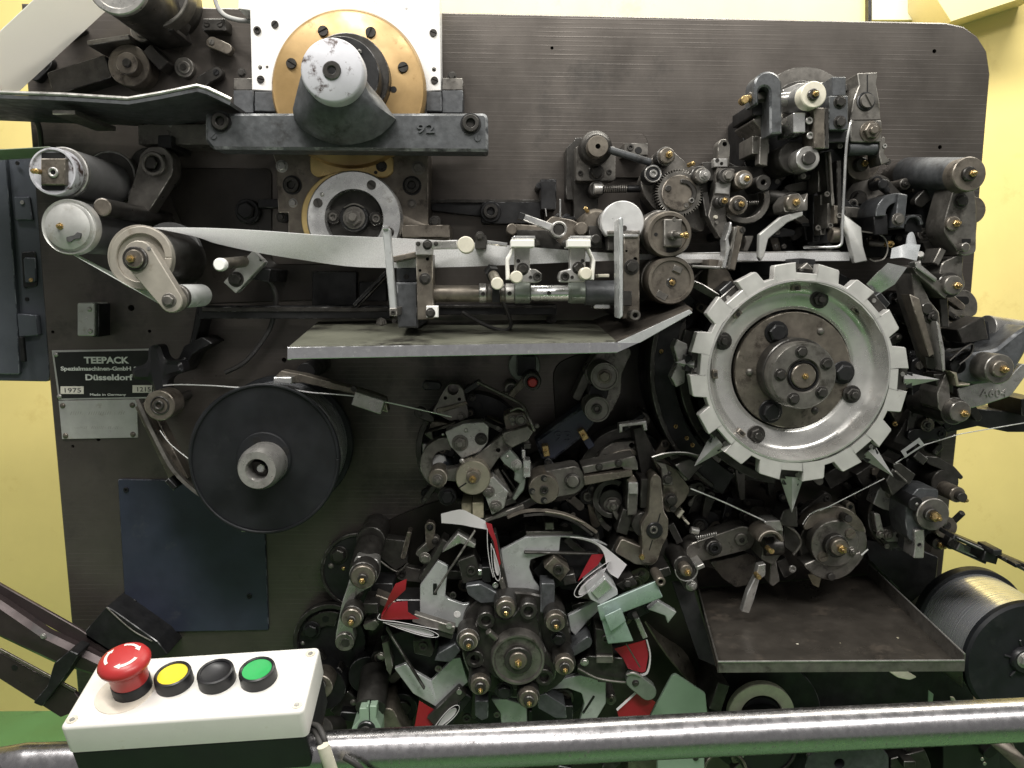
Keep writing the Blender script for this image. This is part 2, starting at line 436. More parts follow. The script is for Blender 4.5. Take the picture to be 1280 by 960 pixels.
def bm_lathe(x, y, prof, n=32, bm=None, d_ref=None, worn=()):
    """prof: (r pixels, d) from the front centre to the back; axis square to the panel"""
    bm = bm or bmesh.new()
    dr = prof[0][1] if d_ref is None else d_ref
    c = P(x, y, dr); s = mpp(x, y, dr)
    prev = None
    for ip, (r, d) in enumerate(prof):
        if r <= 0:
            ring = [bm.verts.new((c.x, -d, c.z))]
        else:
            ring = [bm.verts.new((c.x + math.cos(2 * math.pi * k / n) * r * s, -d, c.z + math.sin(2 * math.pi * k / n) * r * s)) for k in range(n)]
        if prev is not None:
            if len(prev) == 1 and len(ring) > 1:
                for k in range(n): bm.faces.new((prev[0], ring[k], ring[(k + 1) % n]))
            elif len(ring) == 1 and len(prev) > 1:
                for k in range(n): bm.faces.new((prev[k], prev[(k + 1) % n], ring[0]))
            elif len(prev) > 1:
                ring_bridge(bm, prev, ring, 1 if ip in worn else 0)
        prev = ring
    return bm
def lathe(t, name, m, x, y, prof, n=32, label=None, d_ref=None, worn=()):
    return link(name, bm_lathe(x, y, prof, n, d_ref=d_ref, worn=worn if m in WORN else ()), m, t, label)
def disc(t, name, m, x, y, r, d1, d0, n=32, hole=0, ch=0.001, label=None, ref=None):
    c = ch / mpp(x, y, d1)
    c = min(c, r * 0.2)
    if hole:
        prof = [(hole, d0), (hole, d1 - ch), (hole + c, d1), (r - c, d1), (r, d1 - ch), (r, d0), (hole, d0)]
    else:
        prof = [(0, d1), (r - c, d1), (r, d1 - ch), (r, d0), (0, d0)]
    return lathe(t, name, m, x, y, prof, n, label, d_ref=d1 if ref is None else ref, worn=(4,) if hole else (2,))
def smooth_path(pts, n=6):
    if len(pts) < 3: return pts
    out = []
    q = [pts[0]] + list(pts) + [pts[-1]]
    for i in range(1, len(q) - 2):
        p0, p1, p2, p3 = q[i - 1], q[i], q[i + 1], q[i + 2]
        for j in range(n):
            t = j / n
            out.append(0.5 * ((2 * p1) + (p2 - p0) * t + (2 * p0 - 5 * p1 + 4 * p2 - p3) * t * t + (3 * p1 - p0 - 3 * p2 + p3) * t ** 3))
    out.append(q[-2])
    return out
def bm_tube(path, r, n=10, bm=None, radii=None):
    bm = bm or bmesh.new()
    prev = None
    up = Vector((0.1, 1, 0.05)).normalized()
    for i, p in enumerate(path):
        a = path[max(i - 1, 0)]; b = path[min(i + 1, len(path) - 1)]
        d = (b - a).normalized()
        s = d.cross(up)
        if s.length < 1e-4: s = d.cross(Vector((1, 0, 0)))
        s.normalize(); v = s.cross(d)
        rr = radii[i] if radii else r
        ring = [bm.verts.new(p + (s * math.cos(2 * math.pi * k / n) + v * math.sin(2 * math.pi * k / n)) * rr) for k in range(n)]
        if prev: ring_bridge(bm, prev, ring)
        else: bm.faces.new(ring)
        prev = ring
    bm.faces.new(prev)
    return bm
def tube(t, name, m, pts, r, smooth=True, n=10, label=None):
    """pts (x, y, d), r pixels"""
    path = [P(*p) for p in pts]
    rr = r * mpp(*pts[0])
    if smooth: path = smooth_path(path)
    return link(name, bm_tube(path, rr, n), m, t, label)
def cyl(t, name, m, p0, p1, r, n=20, r1=None, label=None, ch=0.0008):
    """round bar between two points (x, y, d), r pixels, chamfered ends"""
    a, b = P(*p0), P(*p1)
    ra = r * mpp(*p0); rb = ra if r1 is None else r1 * mpp(*p1)
    d = (b - a).normalized()
    c = min(ch, (b - a).length * 0.2, ra * 0.3)
    return link(name, bm_tube([a, a + d * c, b - d * c, b], 0, n, radii=[ra - c, ra, rb, rb - c]), m, t, label)
def spring(t, name, m, p0, p1, r, turns, wire_r):
    a, b = P(*p0), P(*p1)
    d = (b - a).normalized(); s = d.cross(Vector((0, 1, 0.02))).normalized(); v = s.cross(d)
    rr = r * mpp(*p0)
    path = [a + (b - a) * (k / (turns * 10)) + (s * math.cos(k * math.pi / 5) + v * math.sin(k * math.pi / 5)) * rr for k in range(turns * 10 + 1)]
    return link(name, bm_tube(path, wire_r * mpp(*p0), 6), m, t)
def sheet(t, name, m, rows, th=0.0006, label=None, smooth=True):
    """thin sheet through rows of points (x, y, d); every row has the same length"""
    g = [[P(*p) for p in row] for row in rows]
    if smooth: g = [smooth_path(row, 5) for row in g]
    return sheet_w(t, name, m, g, th, label)
def sheet_w(t, name, m, g, th=0.0006, label=None):
    bm = bmesh.new()
    vs = [[bm.verts.new(p) for p in row] for row in g]
    for i in range(len(vs) - 1):
        for j in range(len(vs[0]) - 1):
            bm.faces.new((vs[i][j], vs[i][j + 1], vs[i + 1][j + 1], vs[i + 1][j]))
    bmesh.ops.recalc_face_normals(bm, faces=bm.faces[:])
    bmesh.ops.solidify(bm, geom=bm.faces[:], thickness=th)
    return link(name, bm, m, t, label, ang=50)
def hull(t, name, m, pts, r=2):
    """solid through 3D pixel points (x, y, d)"""
    bm = bmesh.new()
    for p in pts: bm.verts.new(P(*p))
    ret = bmesh.ops.convex_hull(bm, input=bm.verts[:])
    bmesh.ops.delete(bm, geom=list({e for e in ret['geom_interior'] + ret['geom_unused'] if isinstance(e, bmesh.types.BMVert)}), context='VERTS')
    bmesh.ops.dissolve_limit(bm, angle_limit=0.05, verts=bm.verts[:], edges=bm.edges[:])
    bmesh.ops.bevel(bm, geom=bm.edges[:], offset=0.0009, segments=1, affect='EDGES')
    return link(name, bm, m, t)

# ---------------------------------------------------------------- fasteners (unit size, shared meshes)
FAST = {}
def unit(kind, m):
    if (kind, m) in FAST: return FAST[kind, m]
    bm = bmesh.new()
    def rings(pr, n, ph=0.0):
        prev = None
        for r, y in pr:
            ring = [bm.verts.new((math.cos(2 * math.pi * k / n + ph) * r, -y, math.sin(2 * math.pi * k / n + ph) * r)) for k in range(n)]
            if prev: ring_bridge(bm, prev, ring)
            prev = ring
        return prev
    def cap(v):
        bm.faces.new(v)
    if kind in ('hex', 'nut'):
        cap(rings([(1.32, 0), (1.32, .12), (1.25, .18), (0.9, .18)], 16))
        cap(rings([(1.0, .18), (1.0, .72), (0.86, .82)], 6))
        if kind == 'nut': cap(rings([(.52, .7), (.52, 1.25), (.42, 1.35)], 10))
        else: cap(rings([(.8, .81), (.74, .86)], 16))
    elif kind == 'sock':
        last = rings([(1.0, 0), (1.0, .5), (.92, .58), (.58, .58)], 18)
        a = rings([(.58, .58), (.54, .56)], 18)
        b = rings([(.54, .56), (.54, .12)], 6); cap(b)
        bm.faces.new(rings([(.58, .02), (.58, .02001)], 18))
    elif kind == 'slot':
        cap(rings([(1.0, 0), (1.0, .22), (.97, .26)], 18))
        for s in (1, -1):
            pts = []
            for k in range(11):
                a = R(10 + 160 * k / 10)
                pts.append((math.cos(a) * .95, s * math.sin(a) * .95))
            pts[0] = (pts[0][0], s * .16); pts[-1] = (pts[-1][0], s * .16)
            lo = [bm.verts.new((x, -.26, z)) for x, z in pts]
            hi = [bm.verts.new((x * .96, -.48, z * .96 + s * .006)) for x, z in pts]
            ring_bridge(bm, lo, hi); cap(hi)
    elif kind == 'nip':
        cap(rings([(1.0, 0), (1.0, .7), (.9, .8)], 6))
        cap(rings([(.6, .8), (.52, 1.3), (.34, 1.5), (.34, 1.65), (.44, 1.85), (.44, 2.0), (.3, 2.2)], 12))
    elif kind == 'rivet':
        cap(rings([(1.0, 0), (1.0, .1), (.85, .38), (.5, .56), (.15, .62)], 14))
    elif kind == 'washer':
        rings([(1.0, 0), (1.0, .2), (.95, .24), (.5, .24), (.45, .2), (.45, 0)], 18)
    bmesh.ops.recalc_face_normals(bm, faces=bm.faces[:])
    me = bpy.data.meshes.new(kind); bm.to_mesh(me); bm.free()
    for p in me.polygons: p.use_smooth = True
    me.set_sharp_from_angle(angle=R(35))
    me.materials.append(M[m])
    FAST[kind, m] = me
    return me
FNAME = {'hex': 'bolt', 'nut': 'nut', 'sock': 'socket_screw', 'slot': 'slotted_screw', 'nip': 'grease_nipple', 'rivet': 'rivet', 'washer': 'washer'}
def fast(t, kind, x, y, r, d, m=None):
    m = m or {'nip': 'brass', 'rivet': 'light_steel'}.get(kind, 'dark')
    o = bpy.data.objects.new(FNAME[kind], unit(kind, m))
    COL.objects.link(o)
    if t.type == 'EMPTY': t = carrier(t, P(x, y, d))
    o.parent = t
    s = r * mpp(x, y, d) * (0.82 if kind == 'nip' else 1)
    o.location = P(x, y, d - 0.0002) - ORG[t.name]
    o.scale = (s, s, s)
    o.rotation_euler = (0, random.uniform(0, 6.28), 0)
    return o
def text(t, name, m, s, x, y, h, d, align='CENTER', bold=0.0, depth=0.0004, wid=None):
    """raised lettering; (x, y) base line point, h cap height in pixels"""
    cu = bpy.data.curves.new(name, 'FONT')
    cu.body = s; cu.align_x = align; cu.size = 1.0; cu.offset = bold; cu.resolution_u = 3; cu.extrude = 0.02
    ob = bpy.data.objects.new(name, cu); COL.objects.link(ob)
    dg = bpy.context.evaluated_depsgraph_get()
    me0 = ob.evaluated_get(dg).to_mesh()
    k = h * mpp(x, y, d) / 0.69
    bm = bmesh.new(); bm.from_mesh(me0)
    ob.evaluated_get(dg).to_mesh_clear()
    bpy.data.objects.remove(ob)
    xs = [v.co.x for v in bm.verts]
    kx = k if not wid else wid * mpp(x, y, d) / (max(xs) - min(xs))
    o = P(x, y, d); ex = (P(x + 10, y, d) - o).normalized()
    ez = Vector((-ex.z, 0, ex.x))
    for v in bm.verts:
        z = depth if v.co.z > 0 else -0.0002
        v.co = o + ex * (v.co.x * kx) + ez * (v.co.y * k) + Vector((0, -z, 0))
    return link(name, bm, m, t)
def roller(t, x, y, r, d1, d0, face='steel', body='dark', rim=1.06, nip=0.0, cap=0.5, boss=None):
    """idler: face plate, body, optional centre boss and grease nipple"""
    lathe(t, 'end_face', face, x, y, [(0, d1 - .002), (r * .8, d1 - .002), (r * .84, d1), (r * rim * .96, d1), (r * rim, d1 - .0012), (r * rim, d1 - .007), (0, d1 - .007)], 36)
    disc(t, 'drum', body, x, y, r, d1 - .0071, d0, 36)
    if boss: disc(t, 'boss', boss, x, y, r * cap, d1 + .003, d1 - .002, 24)
    if nip: fast(t, 'nip', x, y, nip, d1 + (.003 if boss else -.002))
# ================================================================ setting
use(0, 0, 1)
def slab(name, m, x0, x1, y0, y1, z0, z1):
    bm = bmesh.new()
    bmesh.ops.create_cube(bm, size=1, matrix=Matrix.Translation(((x0 + x1) / 2, (y0 + y1) / 2, (z0 + z1) / 2)) @ Matrix.Diagonal((x1 - x0, y1 - y0, z1 - z0, 1)))
    return link(name, bm, m)
FLOOR = -1.3
structure(slab('floor', 'floor', -4, 4, -4, 1.27, FLOOR - .05, FLOOR))
structure(slab('wall', 'wall', -4, 4, 1.27, 1.35, FLOOR - .05, 2.6))
t = tag(plate(None, 'wall_panel', 'wall_white', rect(1090, -140, 1166, 24.9), -1.255, -1.27), 'pale panel strip on the yellow wall above the machine', 'wall panel')
t = tag(plate(None, 'black_trim', 'black_plastic', rect(1085.5, -140, 1089.7, 26), -1.25, -1.27), 'thin black vertical trim line on the yellow wall', 'trim')
t = tag(plate(None, 'wall_shade_wedge', 'wall_shade_wedge', [(1168, -6), (1189, 27), (1320, -16), (1320, -140), (1168, -140)], -1.12, -1.27), 'darker yellow wedge plate painting shade on the yellow wall in the corner', 'beam')  # shaded wedge of the wall corner, painted as a darker plate

panel = thing('machine_panel', 'dark machined steel front panel with rounded corner and fine horizontal tool lines', 'machine panel', (640, 1440, 0))
pts = [(26, 4), (1182, 28)] + [(1205, 33), (1222, 45), (1234, 64), (1238, 92)] + [(1212, 400), (1180, 700), (1100, 1443), (149, 1443), (90, 790), (62, 480)]
hl = [(1168, 64, 2.6), (1175, 184, 2.6), (164, 385, 4), (355, 450, 3), (123, 549, 2.6), (1043, 250, 2), (91, 558, 2), (187, 414, 2), (66, 415, 2), (560, 130, 2.5), (690, 60, 2)]
face = plate(panel, 'face', 'panel', pts, 0, -.035, ch=.002, holes=hl, hdepth=.02)
# added dark plates: oil black and deep shade painted behind the mechanisms
plate(panel, 'shade_backing', 'panel_oil_shade', [(470, 655), (560, 620), (640, 640), (800, 640), (860, 720), (880, 900), (860, 1000), (400, 1000), (380, 850), (470, 760)], .004, 0, r=30)
plate(panel, 'shade_backing', 'panel_oil_shade', [(690, 455), (850, 395), (870, 480), (860, 600), (1000, 660), (1080, 600), (1120, 420), (1190, 420), (1165, 700), (1080, 730), (860, 740), (700, 620)], .003, 0, r=20)
plate(panel, 'shade_backing', 'panel_oil_shade', [(196, 210), (340, 210), (340, 330), (500, 330), (500, 372), (250, 380), (236, 300)], .002, 0, r=10)
plate(panel, 'side_cover', 'black_steel', rect(1130, 905, 1420, 1420), -.012, -.2, r=4)
# machine body behind the panel
box(panel, 'body', 'black_steel', 200, 140, 1080, 1440, -.036, -.4, r=0)

cov = thing('cover_plate', 'flat navy blue painted cover plate screwed to the dark panel', 'cover plate', (245, 790, .002))
plate(cov, 'sheet', 'blue_paint', [(147, 599), (329, 602), (336, 788), (158, 791)], .0035, 0, r=3)
for x, y in ((158, 612), (318, 614), (168, 752), (312, 745)): fast(cov, 'sock', x, y, 3.2, .0035, 'black_steel')

# slate-blue cabinet on the left, behind the panel edge
h = thing('side_cabinet', 'slate blue sheet metal cabinet beside the panel edge', 'cabinet', (20, 478, -.05))
plate(h, 'shell', 'slate_paint', [(-160, 186), (44, 186), (62, 470), (60, 477), (-160, 473)], -.0365, -.3, r=3)
plate(h, 'door', 'slate_paint', [(-160, 192), (7, 196), (21, 390), (24, 468), (-160, 466)], -.029, -.0364, r=3)
plate(h, 'plate', 'slate_paint', [(17, 246), (36, 246), (40, 275), (19, 275)], -.032, -.0364, r=1)
plate(h, 'latch_recess', 'black_steel', [(26, 315), (44, 314), (46, 358), (29, 361)], -.034, -.0364, r=4)
plate(h, 'latch', 'slate_paint', [(29, 322), (44, 322), (45, 352), (31, 354)], -.0315, -.034, r=3)
plate(h, 'hinge_leaf', 'slate_paint', [(21, 392), (45, 394), (48, 419), (24, 421)], -.0265, -.0364, r=1.5)
cyl(h, 'hinge_pin', 'black_steel', (27, 421, -.027), (30, 452, -.027), 3.5)
for x, y, mm in ((28, 253, 'light_steel'), (39, 350, 'brass'), (22, 204, 'black_steel'), (34, 374, 'black_steel')): fast(h, 'slot', x, y, 2.6, -.0315 if y < 370 else -.0364, mm)

# ================================================================ top left: paper infeed
use(0, 0, 4)
w1 = thing('paper_web', 'pale filter paper web running diagonally up to the upper feed roller', 'paper web', (60, 480, .06), 'filter paper runs')
a, b = P(88, 460, .02), P(585, 0, .02)
dv = (b - a)
g = []
for k in range(3):
    p = a - dv * .6 + dv * (k / 2) * 1.6
    g.append([Vector((p.x, -.02, p.z)), Vector((p.x, -.075, p.z)), Vector((p.x, -.128, p.z))])
sheet_w(w1, 'web', 'web_paper', g)
rl = thing('feed_roller', 'upper feed roller with shiny end where the pale diagonal web arrives', 'roller', (590, 60, .1))
roller(rl, 590, -85, 150, .145, .015, 'light_steel', 'dark', 1.03)
disc(rl, 'flange', 'dark', 760, -40, 175, .05, 0, 40)
sector(rl, 'guard_band', 'steel', 770, -40, 158, 176, -20, 100, .075, .05)
bar(rl, 'bracket', 'steel', 655, 70, 690, 150, 60, .07, 0, w1=20)
bar(rl, 'bracket', 'dark', 700, 150, 860, 120, 55, .06, 0)
bar(rl, 'stay', 'steel', 435, 215, 645, 183, 26, .045, 0)
bb = thing('bearing_boss', 'round dark bearing flange with reddish brown centre cap under the feed roller', 'bearing', (640, 330, .03))
disc(bb, 'flange', 'brown_steel', 642, 325, 102, .03, 0, 36)
disc(bb, 'cap', 'brown_steel', 632, 315, 54, .045, .03, 28)
disc(bb, 'centre', 'dark', 630, 312, 22, .048, .045, 20)
bar(bb, 'arm', 'dark', 250, 420, 540, 330, 120, .028, 0, r=15)
bar(bb, 'arm', 'dark', 730, 240, 820, 330, 60, .028, 0, r=10)
cb = thing('conduit', 'thin grey conduit curving down beside the white chipped plate', 'cable', (1250, 100, .03))
tube(cb, 'hose', 'grey_hose', [(1075, -30, .03), (1082, 20, .03), (1120, 75, .03), (1190, 100, .03), (1262, 106, .03)], 12)
box(cb, 'clip', 'dark', 1010, 92, 1130, 152, .022, 0, r=8)
fast(cb, 'slot', 1035, 120, 15, .022); fast(cb, 'slot', 1100, 120, 15, .022)
# bent guide sheet, seen from below
gs = thing('guide_sheet', 'bent grey guide sheet with bright front edge above the slotted roller', 'guide sheet', (640, 500, .08))
fr = [(-700, 445), (0, 474), (320, 485), (640, 505), (800, 478), (985, 440), (1040, 455), (1155, 510)]
rows = [[P(x, y, .165) for x, y in fr]]
rows.append([Vector((p.x, -.03, p.z)) for p in rows[0]])
sheet_w(gs, 'sheet', 'casting', rows, .0035)
path = [p + Vector((0, .001, .0025)) for p in rows[0]]
link('edge', bm_tube(path, .0022, 8), 'light_steel', gs)
box(gs, 'tab', 'steel', 260, 548, 372, 572, .155, .06, r=2)
hs = thing('rubber_hose', 'dark grey hose bending down under the guide sheet', 'hose', (205, 720, .02))
tube(hs, 'hose', 'hose', [(-60, 520, .03), (40, 528, .03), (130, 560, .03), (190, 620, .025), (207, 740, .012), (207, 820, .006)], 13)
# crossbar block behind the cast bridge
cbk = thing('support_bar', 'dark steel support bar running behind the cast bridge', 'bar', (870, 700, .03))
box(cbk, 'bar', 'steel', 690, 620, 1060, 722, .05, 0, r=8)
fast(cbk, 'slot', 852, 628, 9, .05, 'light_steel')
box(cbk, 'clamp', 'black_steel', 788, 676, 858, 742, .062, .0, r=5)

# green tinted web leaving to the left
use(0, 160, 4)
w2 = thing('paper_web', 'greenish paper web leaving the slotted roller towards the slate blue cabinet', 'paper web', (60, 120, .1), 'filter paper runs')
sheet(w2, 'web', 'web_green', [[(-260, 118, .172), (0, 106, .172), (250, 92, .172)], [(-260, 170, .07), (0, 158, .07), (300, 140, .07)]])
r1 = thing('slotted_roller', 'grey roller with white end cap, slotted bridge piece and brass nipple', 'roller', (270, 218, .1))
x, y = 268, 218
lathe(r1, 'end_cap', 'boss_white', x, y, [(0, .183), (100, .183), (106, .1855), (114, .1855), (118, .183), (118, .17), (0, .17)], 40)
disc(r1, 'end_flange', 'light_steel', 314, 222, 125, .166, .160, 40)
disc(r1, 'drum', 'roller_grey', 324, 224, 121, .1599, .06, 40)
disc(r1, 'rear_flange', 'dark', 545, 245, 128, .06, .045, 40)
sector(r1, 'rim', 'light_steel', 545, 245, 122, 132, 0, 360, .062, .05, n=40)
disc(r1, 'shaft', 'dark', 545, 245, 40, .045, 0, 20)
box(r1, 'slot_recess', 'hole_shade', 205, 122, 322, 312, .1842, .1825, r=3)
box(r1, 'bridge', 'brown_steel', 203, 152, 325, 285, .19, .1825, r=4)
disc(r1, 'hub', 'light_steel', 262, 221, 26, .1925, .19, 24, hole=12)
disc(r1, 'hub_hole', 'hole_shade', 262, 221, 12, .191, .19, 16)
cyl(r1, 'nipple_stem', 'brass', (205, 220, .187), (178, 216, .198), 13)
fast(r1, 'nip', 172, 216, 17, .197)
r2 = thing('cone_roller', 'pale metal roller with domed end, black smudge mark and brass nipple', 'roller', (320, 492, .1))
lathe(r2, 'end_cap', 'plate_metal', 322, 492, [(0, .192), (60, .190), (112, .186), (118, .182), (124, .181), (136, .183), (140, .181), (140, .172), (0, .172)], 44)
disc(r2, 'drum', 'roller_grey', 336, 490, 130, .1719, .05, 40)
disc(r2, 'shaft', 'dark', 500, 480, 40, .05, 0, 20)
fast(r2, 'nip', 305, 492, 22, .190)
for q in ([(330, 545), (372, 535), (385, 520), (405, 525), (400, 552), (372, 556), (350, 572), (333, 566)], ):
    plate(r2, 'smudge', 'ink', q, .1905, .184, r=6, ch=.0002)
kb = thing('round_bar', 'short dark round bar with pale worn end between the rollers', 'round bar', (510, 398, .1))
disc(kb, 'bar', 'dark', 510, 396, 46, .165, 0, 28)
disc(kb, 'end', 'brown_steel', 510, 396, 44, .1675, .165, 28)
pa = thing('pivot_arm', 'dark steel pivot arm with ringed bolt beside the slotted roller', 'arm', (760, 260, .05))
plate(pa, 'arm', 'steel', [(690, 190), (700, 130), (745, 92), (815, 92), (862, 140), (864, 225), (745, 415), (690, 470), (630, 430), (640, 345)], .07, .045, r=22, holes=[(820, 140, 6)])
disc(pa, 'pivot', 'dark', 745, 200, 100, .045, 0, 30)
disc(pa, 'ring', 'steel', 762, 178, 60, .08, .07, 30, hole=40)
fast(pa, 'hex', 762, 178, 36, .07)
r3 = thing('tension_roller', 'large beige flanged roller with brass nipple and swing arm to a small white roller', 'roller', (700, 648, .1))
lathe(r3, 'flange', 'flange_beige', 702, 648, [(0, .163), (120, .163), (140, .166), (156, .166), (162, .163), (162, .156), (0, .156)], 48)
sector(r3, 'flange_rim', 'flange_beige', 702, 648, 120, 158, 0, 360, .1675, .16, n=48)
disc(r3, 'drum', 'dark', 712, 645, 148, .1559, .05, 40)
disc(r3, 'rear_flange', 'roller_grey', 850, 625, 152, .06, .05, 40)
disc(r3, 'shaft', 'dark', 850, 625, 50, .05, 0, 24)
arm(r3, 'swing_arm', 'flange_beige', 690, 640, 78, 856, 868, 56, .186, .172)
disc(r3, 'hub', 'dark', 672, 654, 62, .19, .186, 30)
disc(r3, 'hub_cap', 'brown_steel', 668, 654, 46, .194, .19, 26)
fast(r3, 'nip', 656, 654, 24, .194)
fast(r3, 'slot', 745, 602, 10, .186, 'light_steel')
fast(r3, 'hex', 846, 862, 28, .186, 'steel')
disc(r3, 'idler_flange', 'steel', 878, 848, 66, .170, .162, 30)
disc(r3, 'idler', 'roller_white', 886, 842, 60, .1619, .09, 30)
w3 = thing('paper_web', 'greenish white paper web slung under the tension roller from the cone roller', 'paper web', (560, 720, .1), 'filter paper runs')
sheet(w3, 'web', 'paper', [[(355, 630, .178), (560, 745, .175), (800, 882, .165)], [(350, 618, .06), (600, 742, .06), (850, 850, .095)]])
# small stop block on the panel
sb = thing('stop_block', 'small pale steel stop block with two screws on the panel', 'stop block', (445, 1000, .02))
use(40, 370, 4)
box(sb, 'block', 'plate_metal', 226, 34, 312, 200, .035, 0, r=10)
box(sb, 'side_plate', 'black_steel', 300, 40, 334, 205, .03, 0, r=4)
fast(sb, 'rivet', 288, 66, 13, .035); fast(sb, 'rivet', 292, 176, 13, .035)

# nameplate
np_ = thing('nameplate', 'black maker nameplate with silver lettering and border on the panel', 'nameplate', (350, 395, .002))
plate(np_, 'backing', 'plate_metal', [(98, 272), (612, 262), (612, 512), (132, 520)], .002, 0, ch=.0003)
plate(np_, 'field', 'plate_black', [(108, 282), (604, 272), (604, 504), (140, 512)], .0028, .002, ch=.0002)
text(np_, 'lettering', 'letter', 'TEEPACK', 372, 336, 31, .0028, wid=222, bold=.035)
text(np_, 'lettering', 'letter', 'Spezialmaschinen-GmbH & Co.', 368, 372, 19, .0028, wid=440, bold=.03)
text(np_, 'lettering', 'letter', 'Düsseldorf', 384, 420, 28, .0028, wid=234, bold=.03)
text(np_, 'lettering', 'letter', 'Made in Germany', 380, 498, 11, .0028, wid=178, bold=.01)
plate(np_, 'year_field', 'mark_white', rect(142, 452, 258, 490), .0034, .0028, ch=.0002)
plate(np_, 'number_field', 'mark_white', rect(502, 446, 600, 484), .0034, .0028, ch=.0002)
text(np_, 'lettering', 'ink', '1975', 202, 482, 22, .0034, wid=80)
text(np_, 'lettering', 'ink', '1215', 558, 477, 22, .0034, wid=66)
for x, y in ((120, 292), (138, 502), (596, 280), (594, 494)): fast(np_, 'rivet', x, y, 13, .0026)
n2 = thing('data_plate', 'blank looking silver data plate with worn faint print on the panel', 'nameplate', (330, 620, .002))
plate(n2, 'backing', 'plate_metal', [(132, 524), (524, 516), (530, 708), (150, 716)], .0024, 0, ch=.0003)
text(n2, 'lettering', 'ink_faint', '/////.  ////////// : ///', 328, 594, 17, .0024, wid=270, depth=.0001)
text(n2, 'lettering', 'ink_faint', '---=//  ///////- //.-//--', 332, 664, 14, .0024, wid=240, depth=.0001)
for x, y in ((154, 548), (502, 546), (168, 698), (505, 692)): fast(n2, 'rivet', x, y, 14, .0024, 'brown_steel')
# star knob and wire brake arm
sk = thing('star_handle', 'black four lobed star handle on a bent black lever over the nameplate', 'handle', (620, 370, .05))
lob = []
for k in range(4):
    a = 90 * k - 98
    lob += [(622 + 132 * math.cos(R(a - 13)), 374 + 132 * math.sin(R(a - 13))), (622 + 132 * math.cos(R(a + 13)), 374 + 132 * math.sin(R(a + 13))),
            (622 + 58 * math.cos(R(a + 45)), 374 + 58 * math.sin(R(a + 45)))]
plate(sk, 'knob', 'black_plastic', lob, .09, .066, r=40, ch=.004)
disc(sk, 'stem', 'black_plastic', 640, 370, 30, .066, .0, 20)
tube(sk, 'lever', 'black_steel', [(690, 350, .06), (770, 310, .045), (810, 230, .03), (840, 80, .02), (850, 20, .012)], 20)
plate(sk, 'lever_foot', 'black_steel', [(760, 250), (850, 205), (900, 235), (800, 290), (745, 390), (705, 372)], .05, .0, r=10)
ba = thing('brake_arm', 'dark flat brake arm with guide pulley curving under the black wire reel', 'arm', (640, 550, .05))
disc(ba, 'pulley', 'brown_steel', 637, 548, 76, .115, .085, 36)
disc(ba, 'pulley_groove', 'dark', 637, 548, 48, .1165, .115, 28, hole=38)
disc(ba, 'hub', 'dark', 630, 548, 26, .119, .115, 24, hole=12)
disc(ba, 'shaft', 'dark', 650, 540, 24, .085, 0, 16)
sheet(ba, 'strap', 'steel', [[(515, 520, .1), (600, 700, .1), (700, 880, .1), (830, 1000, .1), (960, 1070, .1), (1130, 1170, .1)],
                             [(545, 520, .03), (635, 690, .03), (740, 860, .03), (860, 980, .03), (980, 1060, .03), (1140, 1150, .03)]], .004)
bar(ba, 'web_plate', 'brown_steel', 545, 540, 740, 930, 70, .075, .055, w1=90, holes=[(742, 905, 9)])
fast(ba, 'rivet', 742, 905, 11, .075)
bar(ba, 'clip', 'black_steel', 672, 920, 715, 965, 26, .1, .06)
box(ba, 'end_tab', 'light_steel', 1046, 1162, 1135, 1180, .125, .07, r=3)
fast(ba, 'slot', 612, 276, 16, .02)

# black wire reel
use(200, 430, 3.8406)
rr = thing('wire_reel', 'black flanged reel of thin wire with brass coloured hub', 'reel', (500, 555, .08), 'wire reels')
disc(rr, 'rear_flange', 'reel_black', 498, 552, 362, .052, .044, 64, ref=.14)
disc(rr, 'winding', 'wound_wire', 498, 552, 334, .132, .0521, 64, ref=.14)
disc(rr, 'front_flange', 'reel_black', 498, 552, 362, .140, .132, 64, ch=.002)
sector(rr, 'rim', 'reel_black', 498, 552, 348, 362, 0, 360, .1425, .138, n=64)
disc(rr, 'core', 'reel_black', 498, 552, 130, .1435, .1399, 40)
disc(rr, 'shaft', 'dark', 498, 552, 60, .044, 0, 24, ref=.14)
lathe(rr, 'hub', 'light_steel', 465, 606, [(52, .155), (52, .178), (56, .18), (90, .18), (96, .177), (104, .172), (108, .166), (108, .14), (0, .14)], 40, d_ref=.18)
disc(rr, 'bore', 'dark', 465, 612, 52, .158, .15, 24)
disc(rr, 'bore_pin', 'bright', 482, 598, 20, .168, .157, 18)
for x, y in ((465, 465), (600, 515)): disc(rr, 'drive_hole', 'hole_shade', x, y, 20, .1437, .1434, 16, ch=.0001)
bk = thing('reel_brake', 'flat steel brake lever with bright pad resting on the wire reel', 'lever', (640, 150, .1))
plate(bk, 'lever', 'brown_steel', [(545, 165), (580, 128), (690, 148), (1000, 232), (1080, 262), (1095, 330), (1060, 318), (920, 238), (680, 185), (640, 190)], .115, .095, r=6)
box(bk, 'pad', 'bright', 545, 160, 632, 192, .13, .095, r=4)
bar(bk, 'bright_pad', 'light_steel', 928, 260, 1068, 306, 68, .135, .115, r=4)
fast(bk, 'slot', 930, 215, 14, .115)
disc(bk, 'pivot', 'black_steel', 700, 135, 45, .095, 0, 20)
wr = thing('wire', 'thin silver wire running from the guide pulley over the reel to the knife unit', 'wire', (420, 210, .11))
tube(wr, 'strand', 'wire', [(15, 200, .1), (90, 195, .1), (250, 200, .105), (410, 210, .11), (560, 205, .11), (720, 232, .115), (930, 250, .125), (1100, 282, .12), (1260, 318, .11), (1400, 350, .1)], 3.2, n=6)
tube(wr, 'return_strand', 'wire', [(0, 415, .11), (40, 470, .115), (90, 515, .12), (135, 550, .13)], 2.2, n=6)
